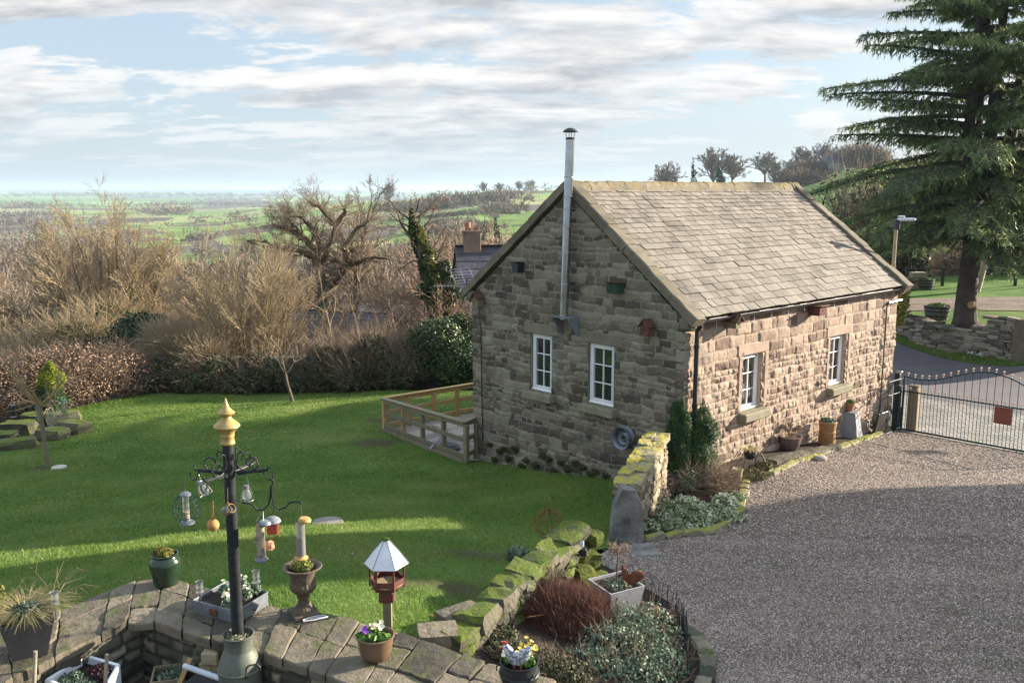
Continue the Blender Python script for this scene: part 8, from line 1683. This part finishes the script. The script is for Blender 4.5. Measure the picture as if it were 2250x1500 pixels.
S = stalks(B_, 15000, 1.3, .02, 9, up=.8); V, F = tubes(S, 3); tag(npmesh('hedge_trees', V, F, M['twigbrown'], tone=np.random.RandomState(1).rand(len(F))), kind='stuff')
V, F, tn = leafcloud(B_, 15000, .12, 6, shell=.3); tag(npmesh('hedge_trees', V, F, M['bramble'], tone=tn), kind='stuff')
# golden shrub by the far cottage corner
clump('corner_shrub', 'yellow green shrub just beyond the far corner of the cottage', [(1972, 655, 27, .35, .4, .5), (1966, 690, 27, .3, .4, .4)], 3500, .045, mat('lime_leaf', [(.08, .10, .02), (.26, .26, .05)], 2, tone=.9, bump=0, coords='World', fine=0), None, 31)

# ------------------------------------------------------------------ unseen farmhouse placed as shadow caster; wings shaped to the shade on drive and lawn
t = T('farmhouse', 'unseen stone farmhouse beyond the right of the view, shaped to shade the drive', 'house', (19.5, 20.25, .3), pi/2-SUN_AZ)
q, r2 = MB(), MB()
for (y0, y1, h, rh, wd) in ((0, -2.9, 8.7, 1.0, 12), (-2.95, -13.5, 6.5, 1.2, 14)):
    ym = (y0+y1)/2; q.add([(x, y, z) for x in (0, wd) for y, z in ((y1, -1.2), (y0, -1.2), (y0, h), (ym, h+rh), (y1, h))], [(4, 3, 2, 1, 0), (5, 6, 7, 8, 9), (0, 1, 6, 5), (1, 2, 7, 6), (3, 4, 9, 8), (4, 0, 5, 9), (2, 3, 8, 7)])
    for ya, s_ in ((y0, 1), (y1, -1)): r2.add([(-.2, ya+.15*s_, h-.08), (wd+.1, ya+.15*s_, h-.08), (wd+.1, ym, h+rh+.1), (-.2, ym, h+rh+.1)], [(0, 1, 2, 3) if s_ > 0 else (3, 2, 1, 0)])
q.build('walls', M['wallsun'], t); r2.build('roof', M['slate'], t)
q = MB(); q.box((6, -1.45, 10.4), (.8, 1.0, 1.6)); q.build('chimney', M['brick'], t)
# fallen leaves blown over the lawn and the drive
rs = np.random.RandomState(44); n = 2600; X = rs.uniform(-16, 12, n); Y = 7+rs.rand(n)**1.5*23; k = inpoly(X, Y, [(p[0], p[1]) for p in LAWN]) | inpoly(X, Y, [(p[0], p[1]) for p in GRAV]); k &= rs.rand(n) < .25+.9*(vnoise(X*.4, Y*.4, 8) > .55); X, Y = X[k], Y[k]; n = len(X)
a = rs.rand(n)*6.28; s_ = .016+.02*rs.rand(n); Z = GZ(X, Y)+.045; c_, d_ = np.cos(a)*s_, np.sin(a)*s_
V = np.stack([np.stack([X+c_, Y+d_, Z], -1), np.stack([X-d_*.6, Y+c_*.6, Z+.012], -1), np.stack([X-c_, Y-d_, Z+.004], -1), np.stack([X+d_*.6, Y-c_*.6, Z+.01], -1)], 1).reshape(-1, 3)
tag(npmesh('fallen_leaves', V, np.arange(n*4).reshape(-1, 4), mat('dead_leaves', [(.10, .055, .03), (.28, .17, .08)], 3, tone=1.0, bump=0, coords='World', fine=0), tone=rs.rand(n)), kind='stuff')
# ------------------------------------------------------------------ air
hm = bpy.data.materials.new('haze_air'); hm.use_nodes = True; t = hm.node_tree; t.nodes.clear()
pv = nd(t, 'ShaderNodeVolumePrincipled', i_Color=(.52, .66, .84, 1), i_Density=.00015, i_Anisotropy=.2); ho = t.nodes.new('ShaderNodeOutputMaterial'); t.links.new(pv.outputs[0], ho.inputs['Volume'])
q = MB(); q.box((0, 6500, -10), (40000, 15000, 100)); hz = q.build('haze', hm); tag(hz, kind='stuff')
hz['kind'] = 'stuff'
